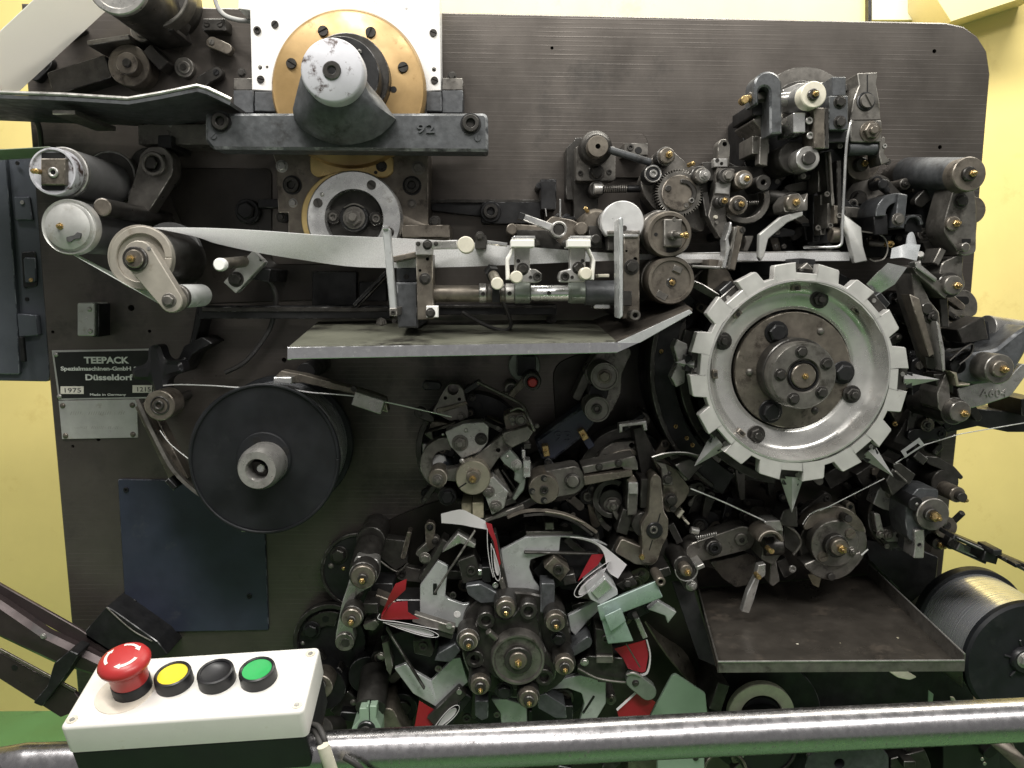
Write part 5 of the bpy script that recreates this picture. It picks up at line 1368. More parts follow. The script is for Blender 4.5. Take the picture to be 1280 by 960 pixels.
for k, (x0, y0, x1, y1, w_) in enumerate(((560, 590, 640, 730, 26), (590, 590, 668, 700, 10), (600, 760, 660, 740, 30))): bar(kn, 'blade', 'dark' if k else 'steel', x0, y0, x1, y1, w_, .1 + .004 * k, .07)
disc(kn, 'dark_roller', 'dark', 318, 722, 48, .09, .03, 32); fast(kn, 'hex', 318, 722, 34, .09, 'black_steel'); fast(kn, 'slot', 372, 750, 12, .06)
bar(kn, 'knife_bar', 'steel', 505, 845, 700, 775, 18, .115, .08, w1=26); bar(kn, 'knife_bar', 'dark', 640, 800, 760, 740, 40, .11, .07)
for x0, y0, x1, y1 in ((388, 755, 440, 822), (442, 755, 498, 832)): box(kn, 'felt_pad', 'pad', x0, y0, x1, y1, .105 if x0 < 400 else .112, .06, r=4)
box(kn, 'pad_holder', 'black_steel', 395, 740, 520, 800, .07, .03, r=4)
bar(kn, 'top_bar', 'dark', 500, 350, 590, 395, 22, .09, .06); fast(kn, 'slot', 570, 380, 10, .09, 'steel')

# transfer lever casting "lever" with two rollers
tl = thing('transfer_lever', 'black cast lever with two round rollers and small brass oilers', 'lever', (900, 400, .06))
plate(tl, 'casting', 'blue_paint', [(755, 445), (1000, 265), (1060, 345), (1000, 420), (850, 540), (790, 540)], .075, .045, r=14, ch=.003)
text(tl, 'cast_number', 'blue_paint', '93', 895, 445, 50, .075, wid=85, depth=.002)
plate(tl, 'upper_arm', 'steel', [(1000, 100), (1060, 10), (1200, -60), (1240, 0), (1190, 110), (1185, 200), (1140, 300), (1040, 350), (1000, 290), (1040, 190)], .065, .03, r=20)
bar(tl, 'link', 'steel', 960, 240, 1020, 110, 44, .05, .02, r=16)
for x, y, r, k in ((1102, 122, 72, 'hex'), (1066, 286, 66, 'hole')):
    lathe(tl, 'roller', 'steel', x, y, [(0, .1), (r * .82, .1), (r * .86, .102), (r * .96, .102), (r, .1), (r, .065), (0, .065)], 44)
    if k == 'hex': fast(tl, 'hex', x, y, 28, .1, 'brown_steel')
    else: disc(tl, 'hub', 'dark', x, y, 26, .105, .1, 24, hole=12)
disc(tl, 'stem', 'dark', 1110, 150, 60, .03, 0, 24); bar(tl, 'shadow_block', 'black_steel', 1030, 190, 1120, 210, 50, .08, .03)
fast(tl, 'rivet', 1015, 225, 9, .06)
for x, y, a in ((998, 415, 60), (810, 496, 80)):
    dx, dy = 28 * math.cos(R(a)), 28 * math.sin(R(a))
    bar(tl, 'oiler', 'brass', x - dx, y - dy, x + dx, y + dy, 34, .09, .07, r=6); fast(tl, 'nip', x - 2, y, 14, .09)
bar(tl, 'oil_strip', 'blue_paint', 1000, 420, 1040, 480, 40, .07, .04)
# slide arm
sl = thing('slide_arm', 'steel slide arm with drilled round head and long slotted bar', 'slide arm', (900, 640, .08))
plate(sl, 'body', 'steel', [(790, 600), (960, 570), (1000, 600), (1005, 670), (960, 710), (820, 735), (760, 690)], .11, .075, r=20)
plate(sl, 'bar', 'steel', [(990, 575), (1255, 520), (1270, 560), (1270, 590), (1200, 590), (1190, 575), (1000, 610)], .115, .08, r=4)
plate(sl, 'bar', 'brown_steel', [(1000, 622), (1240, 590), (1245, 620), (1005, 668)], .12, .09, r=3)
disc(sl, 'plug', 'dark', 944, 648, 38, .117, .11, 32); disc(sl, 'plug_face', 'steel', 944, 648, 30, .119, .117, 28)
disc(sl, 'head', 'brown_steel', 800, 688, 76, .128, .08, 44); fast(sl, 'sock', 800, 688, 22, .128, 'dark')
for x, y in ((800, 632), (740, 697), (800, 742)): disc(sl, 'head_hole', 'hole_shade', x, y, 17, .1284, .127, 16, ch=.0001); fast(sl, 'slot', x + 6, y + 3, 10, .1285, 'steel')
for x, y in ((1075, 575), (1172, 556)): fast(sl, 'hex', x, y, 15, .115, 'dark')
disc(sl, 'rear_disc', 'dark', 790, 610, 70, .06, 0, 36); disc(sl, 'stem', 'dark', 900, 650, 50, .075, 0, 20)
# arched guide over the star wheel
ag = thing('arched_guide', 'curved brown steel guide arch passing over the tag star wheel', 'guide', (860, 820, .06))
cv = [(620, 835), (700, 805), (800, 800), (900, 818), (980, 855), (1060, 910)]
sheet(ag, 'arch', 'brown_steel', [[(x, y, .12) for x, y in cv], [(x, y - 4, .06) for x, y in cv]], .004)
cv2 = [(700, 825), (800, 818), (900, 836), (970, 868), (1040, 920)]
sheet(ag, 'arch', 'dark', [[(x, y, .125) for x, y in cv2], [(x, y - 4, .07) for x, y in cv2]], .003)
tube(ag, 'edge', 'brown_steel', [(805, 798, .13), (900, 815, .13), (1000, 855, .13)], 7)
plate(ag, 'back', 'black_steel', [(700, 760), (900, 740), (1060, 800), (1080, 920), (960, 850), (800, 790)], .05, 0, r=10)
for x, y in ((855, 785), (945, 812)): fast(ag, 'slot', x, y, 12, .07, 'steel')
bar(ag, 'strut', 'dark', 620, 950, 760, 880, 40, .05, 0); box(ag, 'tab', 'steel', 805, 852, 850, 890, .1, .05, r=4)

# ================================================================ cam cluster (zoom at 640,440)
use(640, 440, 3.428)
cc = thing('cam_cluster', 'cluster of dark curved cams with slotted clamp lever and brass tip', 'cam unit', (600, 880, .06))
disc(cc, 'back_disc', 'black_steel', 480, 520, 200, .03, 0, 56)
sector(cc, 'cam_ring', 'dark', 500, 540, 170, 215, 200, 290, .06, .03, n=24)
plate(cc, 'cam_plate', 'steel', [(365, 460), (385, 420), (440, 385), (540, 378), (555, 420), (470, 440), (400, 450)], .07, .04, r=14, holes=[(513, 400, 12), (400, 445, 7), (450, 430, 6)])
bm = bmesh.new()
frame(bm, rect(460, 297, 578, 344), rect(473, 312, 566, 360), .1, .09)
plate(cc, 'top_strap', 'light_steel', [(460, 310), (576, 296), (580, 336), (566, 338), (562, 312), (474, 322), (474, 344), (461, 346)], .1, .085, r=2)
bm.free()
plate(cc, 'post', 'dark', [(520, 330), (560, 318), (620, 440), (620, 560), (560, 560), (540, 450)], .085, .04, r=10)
sector(cc, 'left_ring', 'dark', 430, 630, 62, 84, 90, 300, .09, .05, n=24); disc(cc, 'spindle', 'dark', 425, 640, 52, .08, .03, 32); fast(cc, 'nut', 430, 655, 30, .08, 'steel')
for k, (x0, y0, x1, y1, w_, mm, d_) in enumerate(((520, 560, 515, 700, 42, 'steel', .11), (570, 545, 568, 670, 34, 'dark', .115), (500, 680, 470, 780, 50, 'dark', .105), (530, 540, 500, 560, 30, 'brown_steel', .112), (490, 800, 455, 870, 70, 'dark', .1))): bar(cc, 'cam_bar', mm, x0, y0, x1, y1, w_, d_, d_ - .04)
box(cc, 'bright_pad', 'light_steel', 500, 560, 540, 610, .117, .1, r=5)
plate(cc, 'curved_arm', 'brown_steel', [(605, 460), (650, 470), (700, 500), (745, 560), (765, 590), (740, 640), (700, 680), (660, 690), (640, 640), (650, 560)], .11, .07, r=16)
plate(cc, 'curved_face', 'steel', [(610, 465), (660, 480), (690, 560), (690, 572), (645, 572), (640, 500)], .125, .11, r=6); fast(cc, 'rivet', 675, 520, 9, .125, 'dark'); fast(cc, 'hex', 665, 545, 17, .125)
plate(cc, 'horn', 'steel', [(700, 500), (740, 520), (760, 548), (742, 552)], .118, .1, r=4)
sheet(cc, 'paper_flap', 'light_steel', [[(600, 452, .14), (660, 435, .14), (740, 432, .145), (800, 445, .145)], [(625, 466, .12), (670, 450, .12), (740, 444, .12), (815, 470, .12)]], .0012)
plate(cc, 'clamp_lever', 'brown_steel', [(595, 540), (615, 520), (640, 540), (650, 680), (672, 720), (668, 790), (645, 830), (620, 905), (555, 905), (560, 830), (552, 740), (585, 690)], .13, .1, r=14)
plate(cc, 'slit', 'hole_shade', [(622, 730), (634, 690), (638, 692), (628, 732)], .1304, .129, ch=.0001); plate(cc, 'slit', 'hole_shade', [(600, 805), (604, 805), (590, 850), (586, 850)], .1304, .129, ch=.0001)
disc(cc, 'clamp_bore', 'black_steel', 612, 766, 36, .132, .13, 32); fast(cc, 'sock', 606, 760, 18, .131, 'steel')
disc(cc, 'roller', 'dark', 570, 740, 55, .118, .06, 36); fast(cc, 'hex', 680, 633, 22, .112, 'dark'); fast(cc, 'slot', 690, 672, 14, .112)
plate(cc, 'foot', 'brown_steel', [(440, 860), (470, 800), (540, 830), (620, 860), (620, 900), (600, 915), (530, 912)], .115, .06, r=14)
disc(cc, 'brass_tip', 'brass', 558, 882, 12, .134, .13, 14)
bar(cc, 'spacer', 'dark', 680, 740, 720, 820, 30, .09, .04); bar(cc, 'right_cam', 'dark', 640, 800, 660, 900, 50, .08, .02)
sector(cc, 'cam_housing', 'dark', 500, 650, 126, 150, 125, 232, .08, .03, n=24)
sector(cc, 'cam_housing', 'steel', 560, 640, 118, 138, 95, 170, .09, .05, n=20)
sector(cc, 'cam_housing', 'brown_steel', 500, 560, 118, 142, 205, 330, .075, .04, n=24)
for a_ in (150, 185, 215): fast(cc, 'sock', 500 + 138 * math.cos(R(a_)), 650 + 138 * math.sin(R(a_)), 9, .08, 'steel')
ta = thing('tension_lever', 'dark tension arm with rounded end and pivot bolts above lower tray', 'arm', (900, 830, .06))
plate(ta, 'arm', 'steel', link_pts(990, 800, 52, 790, 860, 44), .1, .07)
disc(ta, 'end_bush', 'steel', 985, 806, 28, .104, .1, 26); fast(ta, 'sock', 985, 806, 11, .104)
disc(ta, 'plug', 'dark', 868, 842, 34, .112, .1, 28); fast(ta, 'sock', 866, 838, 24, .112, 'black_steel')
plate(ta, 'back_plate', 'dark', [(800, 670), (1000, 690), (1050, 760), (1040, 900), (900, 940), (760, 900)], .04, 0, r=20); disc(ta, 'back_boss', 'black_steel', 850, 720, 40, .06, .04, 26)
plate(ta, 'lower_plate', 'steel', [(850, 900), (950, 880), (1050, 850), (1040, 930), (1010, 1000), (960, 1010), (900, 970)], .05, .0, r=14)
spring(ta, 'spring', 'light_steel', (790, 797, .105), (875, 778, .105), 7, 9, 3); cyl(ta, 'spring_knob', 'light_steel', (765, 762, .1), (800, 770, .1), 16)
bar(ta, 'spring_post', 'cream', 712, 710, 735, 680, 14, .1, .06); bar(ta, 'spring_post', 'cream', 740, 720, 760, 740, 10, .1, .06)
bar(ta, 'pin', 'light_steel', 790, 930, 825, 915, 18, .13, .1)
disc(ta, 'stop_boss', 'dark', 735, 915, 42, .13, .02, 32); disc(ta, 'stop_cap', 'brown_steel', 748, 938, 26, .145, .13, 24); fast(ta, 'nip', 752, 944, 18, .145)
sector(ta, 'split_ring', 'light_steel', 748, 935, 46, 50, -40, 180, .14, .137); fast(ta, 'nut', 768, 1000, 18, .13, 'light_steel'); arm(ta, 'stop_arm', 'dark', 740, 930, 44, 768, 1000, 30, .128, .1)
w4 = thing('wire', 'thin silver wire stretched from the cam cluster to the dark twister head', 'wire', (900, 640, .12))
tube(w4, 'strand', 'wire', [(765, 585, .125), (900, 640, .127), (1085, 725, .13)], 3.2, n=6)

# ================================================================ tag star wheel (zoom at 560,620)
use(560, 620, 3.2)
sw = thing('tag_turret', 'dark round tag turret with zinc star arms, grease caps and brass nipples', 'turret', (275, 660, .1))
disc(sw, 'rear_drum', 'black_steel', 290, 640, 330, .04, 0, 64)
lobes = polar([(x, y) for x, y in rnd([(60, 470), (130, 400), (230, 385), (330, 385), (440, 420), (490, 520), (500, 640), (470, 740), (380, 800), (240, 815), (110, 760), (50, 640)], 60)], 270, 610, 60)
plate(sw, 'turret', 'dark', lobes, .12, .04, ch=.002)
plate(sw, 'cover', 'dark', rnd([(110, 500), (150, 460), (240, 500), (290, 440), (340, 430), (360, 480), (380, 600), (440, 690), (420, 760), (360, 760), (280, 790), (150, 700), (95, 650)], 40), .135, .12, ch=.002)
lathe(sw, 'boss', 'steel', 281, 652, [(0, .15), (92, .15), (96, .153), (104, .153), (110, .149), (110, .135), (0, .135)], 56)
disc(sw, 'boss_hub', 'dark', 281, 660, 56, .157, .15, 36); disc(sw, 'boss_cap', 'brown_steel', 281, 662, 36, .16, .157, 30); fast(sw, 'nip', 281, 666, 18, .16)
for x, y in ((230, 455), (80, 585), (127, 762), (322, 815), (466, 682), (430, 508)):
    disc(sw, 'grease_cup', 'dark', x, y - 10, 46, .15, .12, 30); disc(sw, 'grease_cap', 'brown_steel', x + 1, y, 38, .162, .15, 30); disc(sw, 'grease_hub', 'dark', x + 2, y + 8, 22, .166, .162, 20); fast(sw, 'nip', x + 3, y + 14, 13, .166)
for x, y in ((322, 462), (152, 500), (108, 655), (385, 728)):
    disc(sw, 'bolt_boss', 'dark', x, y, 36, .142, .12, 26, hole=18); disc(sw, 'bolt_floor', 'hole_shade', x, y, 18, .13, .125, 16)
fast(sw, 'hex', 225, 778, 28, .135, 'black_steel'); fast(sw, 'hex', 440, 570, 24, .135, 'black_steel'); cyl(sw, 'dowel', 'steel', (160, 540, .15), (192, 570, .145), 14)
# arms of the star: plate frames, each with clamp jaw, thin needle and tag
def zplate(pts, d=.105, m='zinc', th=.006): return plate(sw, 'star_arm', m, pts, d, d - th, r=5, ch=.0006)
a1 = zplate([(212, 218), (310, 165), (520, 158), (600, 178), (640, 200), (560, 172), (450, 165), (445, 220), (330, 255), (325, 290), (345, 340), (365, 365), (365, 395), (235, 385)])
bar(a1, 'needle', 'dark', 305, 228, 600, 234, 9, .112, .106); box(a1, 'edge', 'steel', 312, 142, 500, 162, .1, .06, r=2)
plate(a1, 'jaw', 'brown_steel', [(383, 285), (425, 243), (488, 295), (450, 345)], .12, .09, r=5); fast(a1, 'sock', 441, 293, 22, .12)
plate(a1, 'jaw_block', 'black_steel', [(450, 170), (560, 165), (610, 230), (510, 340), (400, 380), (340, 300)], .085, .05, r=8)
bar(a1, 'lever', 'casting', 400, 350, 398, 470, 56, .128, .1, r=8); bar(a1, 'jaw_arm', 'dark', 460, 340, 510, 330, 40, .11, .08); bar(a1, 'jaw_arm', 'dark', 470, 170, 540, 230, 30, .095, .08)
use(360, 620, 3.2)
a2 = zplate([(528, 358), (600, 260), (640, 282), (628, 400), (640, 412), (700, 434), (765, 425), (720, 480), (690, 530), (528, 485)])
disc(a2, 'chip', 'chipped_white', 677, 474, 14, .1056, .1048, 12, ch=.0001)
bar(a2, 'needle', 'steel', 748, 140, 586, 392, 7, .125, .119); box(a2, 'needle_slot', 'hole_shade', 580, 350, 596, 396, .1054, .104, r=3, ch=.0001)
plate(a2, 'jaw', 'dark', [(680, 260), (745, 235), (780, 330), (700, 352)], .115, .08, r=5); fast(a2, 'sock', 733, 296, 20, .115)
plate(a2, 'jaw_arm', 'casting', [(710, 360), (770, 352), (840, 390), (850, 425), (770, 430), (720, 395)], .125, .09, r=8)
plate(a2, 'jaw_top', 'light_steel', [(640, 195), (680, 150), (752, 195), (745, 210), (690, 190), (615, 228)], .12, .1, r=4); bar(a2, 'rod', 'dark', 530, 340, 630, 180, 26, .1, .07); fast(a2, 'hex', 548, 248, 18, .1, 'steel')
box(a2, 'stud', 'bright', 760, 296, 776, 318, .12, .1, r=3); box(a2, 'stud_block', 'black_steel', 775, 285, 812, 345, .115, .08, r=3); fast(a2, 'sock', 660, 395, 14, .1)
a3 = zplate([(425, 690), (470, 672), (510, 705), (572, 740), (660, 650), (690, 645), (720, 745), (600, 848), (500, 790)], m='zinc')
bar(a3, 'needle', 'dark', 392, 530, 545, 775, 8, .125, .119)
plate(a3, 'rear', 'black_steel', [(370, 560), (480, 540), (600, 570), (660, 660), (560, 740), (430, 690), (390, 620)], .085, .04, r=8); fast(a3, 'sock', 602, 688, 14, .11, 'steel')
plate(a3, 'jaw', 'dark', [(500, 580), (570, 570), (585, 620), (570, 645), (505, 630)], .115, .08, r=4); fast(a3, 'sock', 541, 600, 18, .115)
plate(a3, 'lever', 'casting', [(585, 660), (600, 630), (670, 590), (690, 620), (650, 665)], .125, .09, r=6)
plate(a3, 'side_clip', 'steel', [(375, 590), (400, 580), (420, 680), (410, 720), (395, 700)], .1, .07, r=4); fast(a3, 'hex', 372, 640, 12, .1, 'steel')
a4 = plate(sw, 'star_arm', 'zinc', [(812, 812), (870, 810), (930, 830), (955, 850), (960, 990), (860, 990), (850, 870)], .1, .09, r=5)
box(a4, 'needle_slot', 'hole_shade', 962, 860, 976, 960, .1, .08, r=3); fast(a4, 'sock', 835, 872, 13, .1, 'steel')
plate(a4, 'lever', 'casting', [(748, 820), (802, 820), (800, 890), (775, 900), (748, 880)], .12, .09, r=6)
use(560, 620, 3.2)
a5 = plate(sw, 'star_arm', 'zinc', [(405, 775), (440, 735), (530, 715), (632, 740), (632, 830), (590, 900), (540, 960), (520, 930), (545, 830), (535, 790), (480, 770)], .1, .093, r=5)
bar(a5, 'needle_slot', 'hole_shade', 540, 870, 585, 800, 9, .1006, .099, ch=.0001)
plate(a5, 'lever', 'casting', [(360, 800), (390, 790), (470, 840), (475, 890), (430, 890), (360, 850)], .12, .09, r=6); box(a5, 'block', 'black_steel', 430, 840, 500, 920, .09, .05, r=4)
plate(a5, 'jaw', 'dark', [(515, 680), (560, 640), (720, 650), (730, 745), (600, 740), (520, 710)], .12, .08, r=8); fast(a5, 'hex', 546, 664, 13, .12, 'light_steel')
tube(a5, 'trigger', 'steel', [(520, 690, .125), (600, 730, .127), (700, 745, .127), (740, 740, .125)], 5)
plate(a5, 'bracket', 'dark', [(590, 530), (650, 540), (665, 670), (595, 668)], .13, .08, r=5); fast(a5, 'sock', 630, 570, 16, .13); box(a5, 'bracket_foot', 'steel', 594, 640, 660, 670, .134, .13, r=3)
plate(a5, 'lever', 'casting', [(465, 625), (560, 560), (580, 580), (570, 605), (500, 645)], .128, .09, r=8)
a6 = plate(sw, 'star_arm', 'zinc', [(480, 480), (590, 420), (620, 445), (560, 500), (510, 560), (490, 540)], .105, .098, r=4)
plate(a6, 'block', 'zinc', [(555, 385), (625, 318), (678, 375), (680, 395), (610, 435), (570, 415)], .15, .1, r=5); fast(a6, 'rivet', 582, 385, 6, .15)
plate(a6, 'block_face', 'bright', [(572, 385), (628, 330), (660, 368), (600, 415)], .153, .15, r=4)
gb = thing('mint_bracket', 'mint tinted folded zinc bracket leaning across the star wheel', 'bracket', (720, 480, .12))
hull(gb, 'bar', 'zinc_floor_tint', [(596, 440, .16), (830, 340, .16), (860, 405, .16), (612, 500, .16), (600, 430, .13), (830, 335, .13), (855, 400, .13), (612, 500, .13)])
hull(gb, 'leg', 'zinc_floor_tint', [(612, 490, .158), (690, 455, .158), (742, 580, .158), (640, 592, .158), (612, 490, .14), (690, 455, .14), (742, 580, .14), (640, 592, .14)])
hull(gb, 'leg_block', 'zinc_floor_tint', [(625, 480, .17), (692, 448, .17), (712, 500, .17), (650, 545, .17), (625, 480, .158), (692, 448, .158), (712, 500, .158), (650, 545, .158)])
plate(gb, 'tail', 'zinc', [(800, 455), (840, 420), (915, 465), (880, 510), (870, 480), (830, 465)], .12, .11, r=4); disc(gb, 'end_roller', 'brown_steel', 852, 345, 20, .165, .13, 20, hole=9); bar(gb, 'arm', 'dark', 820, 320, 890, 300, 36, .12, .08)
plate(gb, 'base', 'dark', [(670, 355), (740, 320), (760, 355), (700, 380)], .12, .05, r=6); fast(gb, 'hex', 717, 348, 16, .12)
bar(gb, 'clip', 'light_steel', 755, 490, 790, 570, 20, .12, .1)
# tags and paper
def tagset(name, lb, grp, parts):
    t_ = thing(name, lb, 'tag', parts[0][1][0][0], grp)
    for pt in parts:
        if pt[1] == 'drop': plate(t_, pt[0], 'tag_paper', drop(*pt[2])[1:], pt[3], pt[3] - .001, ch=.0002)
        else: sheet(t_, pt[0], pt[2], pt[1], .0008)
    return t_
G_ = 'folded paper tags on the star'
use(360, 620, 3.2)
def ribbon(path, d1, d0): return [[(x, y, d1) for x, y in path], [(x, y, (d1 + d0) / 2) for x, y in path], [(x, y, d0) for x, y in path]]
def drop(x0, y0, x1, y1, w):
    '''teardrop loop of folded paper from the neck (x0, y0) to the round end (x1, y1)'''
    v = Vector((x1 - x0, y1 - y0)); n_ = Vector((-v.y, v.x)).normalized()
    pts = []
    for k in range(15):
        a = math.pi * (k / 14 * 2 - 1)
        s_ = .5 + .5 * math.cos(a)
        wd = math.sin(a) * w * .5 * (0.25 + 0.75 * s_)
        q_ = Vector((x0, y0)) + v * s_ + n_ * wd
        pts.append((q_.x, q_.y))
    return pts
tagset('paper_tag', 'red tag folded with white paper beside the pale swing lever', G_, [
    ('red_flap', [[(430, 352, .14), (475, 332, .14)], [(405, 400, .14), (470, 375, .14)], [(375, 470, .135), (400, 440, .135)], [(372, 495, .135), (385, 465, .14)]], 'red_paper'),
    ('red_face', [[(420, 425, .13), (478, 420, .13)], [(385, 470, .135), (480, 465, .132)], [(370, 495, .135), (525, 492, .128)]], 'red_paper'),
    ('white_leaf', ribbon([(366, 470), (362, 494), (440, 505), (520, 520), (600, 535)], .136, .09), 'tag_paper'),
    ('loop', ribbon(drop(380, 505, 604, 560, 44), .134, .1), 'tag_paper'),
    ('inner_loop', ribbon(drop(400, 508, 585, 556, 26), .132, .1), 'tag_paper'),
    ('fold', 'drop', (400, 508, 585, 556, 32.5), 0.131)])
tagset('paper_tag', 'white paper strip with hanging red edged tag under felt pads', G_, [
    ('white_leaf', [[(612, 72, .118), (690, 55, .12), (740, 75, .12), (790, 100, .122)], [(614, 108, .118), (690, 115, .12), (740, 125, .122), (800, 135, .125)]], 'tag_paper'),
    ('red_edge', [[(790, 105, .126), (815, 112, .126)], [(800, 140, .128), (822, 140, .128)], [(822, 180, .128), (834, 175, .128)], [(845, 280, .128), (851, 270, .128)]], 'red_paper'),
    ('tail', ribbon([(796, 130), (797, 200), (806, 270), (820, 325)], .13, .09), 'tag_paper'),
    ('loop', ribbon(drop(812, 190, 842, 340, 40), .13, .09), 'tag_paper'),
    ('inner_loop', ribbon(drop(822, 210, 840, 318, 20), .128, .09), 'tag_paper'),
    ('fold', 'drop', (822, 210, 840, 318, 25), 0.127)])
tagset('paper_tag', 'dark red tag with white loop under the star arm with V notch', G_, [
    ('red_face', [[(525, 820, .11), (575, 850, .11), (600, 860, .11)], [(505, 930, .11), (540, 950, .11), (560, 960, .11)]], 'red_paper'),
    ('loop', ribbon(drop(560, 965, 684, 838, 56), .12, .09), 'tag_paper'),
    ('inner_loop', ribbon(drop(590, 935, 672, 850, 34), .118, .09), 'tag_paper'),
    ('fold', 'drop', (590, 935, 672, 850, 42.5), 0.117)])
cl5 = bar(sw, 'tag_clamp', 'dark', 570, 905, 700, 780, 46, .115, .1, r=8); bar(cl5, 'strip', 'black_steel', 620, 940, 725, 800, 30, .112, .09, r=8); fast(cl5, 'slot', 685, 783, 11, .115, 'light_steel'); fast(cl5, 'sock', 715, 885, 18, .1)
cl6 = bar(sw, 'tag_clamp', 'steel', 500, 488, 665, 540, 34, .126, .115, r=6); bar(cl6, 'strip', 'dark', 560, 535, 660, 560, 30, .124, .1, r=6); fast(cl6, 'slot', 645, 518, 13, .126, 'light_steel'); box(cl6, 'back', 'black_steel', 430, 415, 530, 490, .1, .06, r=5)
cl7 = bar(sw, 'tag_clamp', 'dark', 820, 150, 870, 380, 24, .122, .1, r=6); bar(cl7, 'strip', 'steel', 850, 330, 865, 380, 20, .126, .11); fast(cl7, 'sock', 830, 355, 12, .12, 'bright')
use(560, 620, 3.2)
tagset('paper_tag', 'white paper loop with red edge inside the upward star arm', G_, [
    ('white_leaf', [[(490, 165, .12), (560, 172, .122), (620, 200, .124), (660, 230, .126), (715, 275, .13)], [(560, 180, .12), (600, 200, .122), (625, 235, .124), (640, 300, .126), (680, 330, .13)]], 'tag_paper'),
    ('red_edge', [[(575, 235, .118), (625, 232, .118)], [(545, 290, .118), (600, 275, .118)], [(520, 340, .118), (545, 320, .118)]], 'red_paper'),
    ('loop', ribbon(drop(650, 258, 508, 402, 70), .132, .09), 'tag_paper'),
    ('inner_loop', ribbon(drop(636, 285, 524, 395, 40), .13, .09), 'tag_paper'),
    ('fold', 'drop', (636, 285, 524, 395, 50), 0.129)])
tagset('paper_tag', 'dark red curled tag with white edge below the mint bracket', G_, [
    ('red_face', [[(665, 610, .12), (720, 595, .12), (790, 575, .12)], [(700, 650, .12), (760, 650, .12), (802, 630, .12)], [(720, 690, .125), (770, 705, .125), (790, 700, .125)]], 'red_paper'),
    ('white_edge', [[(792, 575, .123), (806, 640, .124), (792, 705, .126), (750, 712, .126)], [(798, 575, .123), (812, 640, .124), (798, 712, .126), (750, 720, .126)]], 'tag_paper')])
tagset('paper_tag', 'flat red tag leaning against the green guard plate near the rail', G_, [
    ('red_face', [[(675, 855, .12), (755, 785, .12), (830, 825, .12)], [(690, 910, .12), (760, 920, .12), (800, 890, .12)]], 'red_paper'),
    ('white_edge', [[(672, 852, .121), (752, 780, .121)], [(678, 860, .122), (757, 788, .122)]], 'tag_paper')])
cl8 = arm(sw, 'tag_clamp', 'green_grey', 745, 742, 32, 800, 785, 34, .132, .12); fast(cl8, 'hex', 750, 748, 11, .132); tube(cl8, 'lip', 'light_steel', [(715, 715, .132), (740, 708, .133), (770, 720, .132)], 6)
tube(cl8, 'needle', 'steel', [(712, 590, .14), (768, 685, .135)], 3, n=6); bar(cl8, 'stay', 'dark', 740, 745, 600, 735, 20, .119, .1)
gp_ = thing('guard_plate', 'pale green pointed guard plate standing behind the chrome rail', 'guard plate', (920, 880, .06))
plate(gp_, 'plate', 'mint', [(800, 900), (895, 720), (912, 712), (1030, 790), (1040, 900), (1040, 980), (780, 980)], .1, .096, r=8, ch=.0006)
sheet(gp_, 'chute', 'brown_steel', [[(790, 500, .06), (880, 640, .06), (1010, 790, .06)], [(850, 560, .03), (960, 640, .03), (1060, 900, .03)]], .002)
# ================================================================ left swing arms (zoom at 360,620)
use(360, 620, 3.2)
la = thing('swing_lever', 'pale steel swing lever with two brass centred rollers on dark flange', 'lever', (250, 480, .06))
disc(la, 'flange', 'black_steel', 280, 300, 150, .015, 0, 56); sector(la, 'flange_rim', 'dark', 280, 300, 138, 151, 0, 360, .018, .01, n=40); disc(la, 'post', 'dark', 330, 180, 58, .06, 0, 32)
cyl(la, 'post_arm', 'dark', (330, 190, .06), (300, 300, .1), 54)
plate(la, 'fan', 'dark', [(360, 240), (430, 300), (480, 265), (470, 180), (380, 170)], .05, .03, r=8); tube(la, 'fan_edge', 'steel', [(362, 255, .052), (435, 302, .052), (480, 268, .052)], 4)
plate(la, 'lever', 'light_steel', [(270, 240), (362, 255), (362, 330), (320, 370), (270, 400), (250, 480), (268, 590), (240, 622), (195, 605), (190, 560), (215, 430), (245, 340)], .11, .09, r=16)
disc(la, 'lever_eye', 'steel', 226, 586, 38, .114, .11, 30); disc(la, 'eye_hole', 'dark', 230, 588, 20, .1145, .112, 22)
for x, y, r in ((300, 325, 56), (255, 490, 46)):
    disc(la, 'roller', 'dark', x, y - 6, r, .132, .11, 40); disc(la, 'roller_face', 'brown_steel', x - 1, y + 2, r * .86, .138, .132, 36); disc(la, 'roller_hub', 'dark', x - 2, y + 8, r * .36, .142, .138, 24); fast(la, 'nip', x - 3, y + 14, 15, .142)
for x, y, r, k in ((205, 235, 28, 'hex'), (172, 280, 12, 'rivet'), (222, 290, 9, 'rivet')): fast(la, k, x, y, r, .015, 'dark' if k == 'hex' else ('steel' if x == 172 else 'brass'))
cyl(la, 'stub', 'steel', (270, 410, .1), (290, 380, .1), 16)
box(la, 'block', 'dark', 300, 430, 360, 470, .12, .08, r=4); plate(la, 'claw', 'steel', [(298, 515), (350, 495), (365, 515), (345, 540), (305, 535)], .115, .09, r=8); box(la, 'bracket', 'black_steel', 330, 350, 420, 440, .08, .04, r=5); bar(la, 'bracket_arm', 'brown_steel', 345, 410, 425, 440, 34, .1, .07)
lf = thing('lower_flange', 'round dark bearing flange with bolt holes under the pale swing lever', 'flange', (130, 560, .01))
disc(lf, 'flange', 'black_steel', 165, 580, 145, .02, 0, 56); sector(lf, 'ring', 'dark', 165, 580, 128, 146, 150, 320, .03, .02, n=30); sector(lf, 'pad', 'dark', 165, 580, 60, 118, 190, 290, .026, .02, n=20, r=8)
fast(lf, 'hex', 95, 535, 28, .026, 'black_steel'); disc(lf, 'hole', 'hole_shade', 150, 493, 14, .0265, .025, 16, ch=.0001); fast(lf, 'rivet', 58, 588, 9, .02)
ls = thing('shaft_clamp', 'mint tinted split clamp on a dark vertical shaft behind the rail', 'shaft clamp', (310, 920, .05))
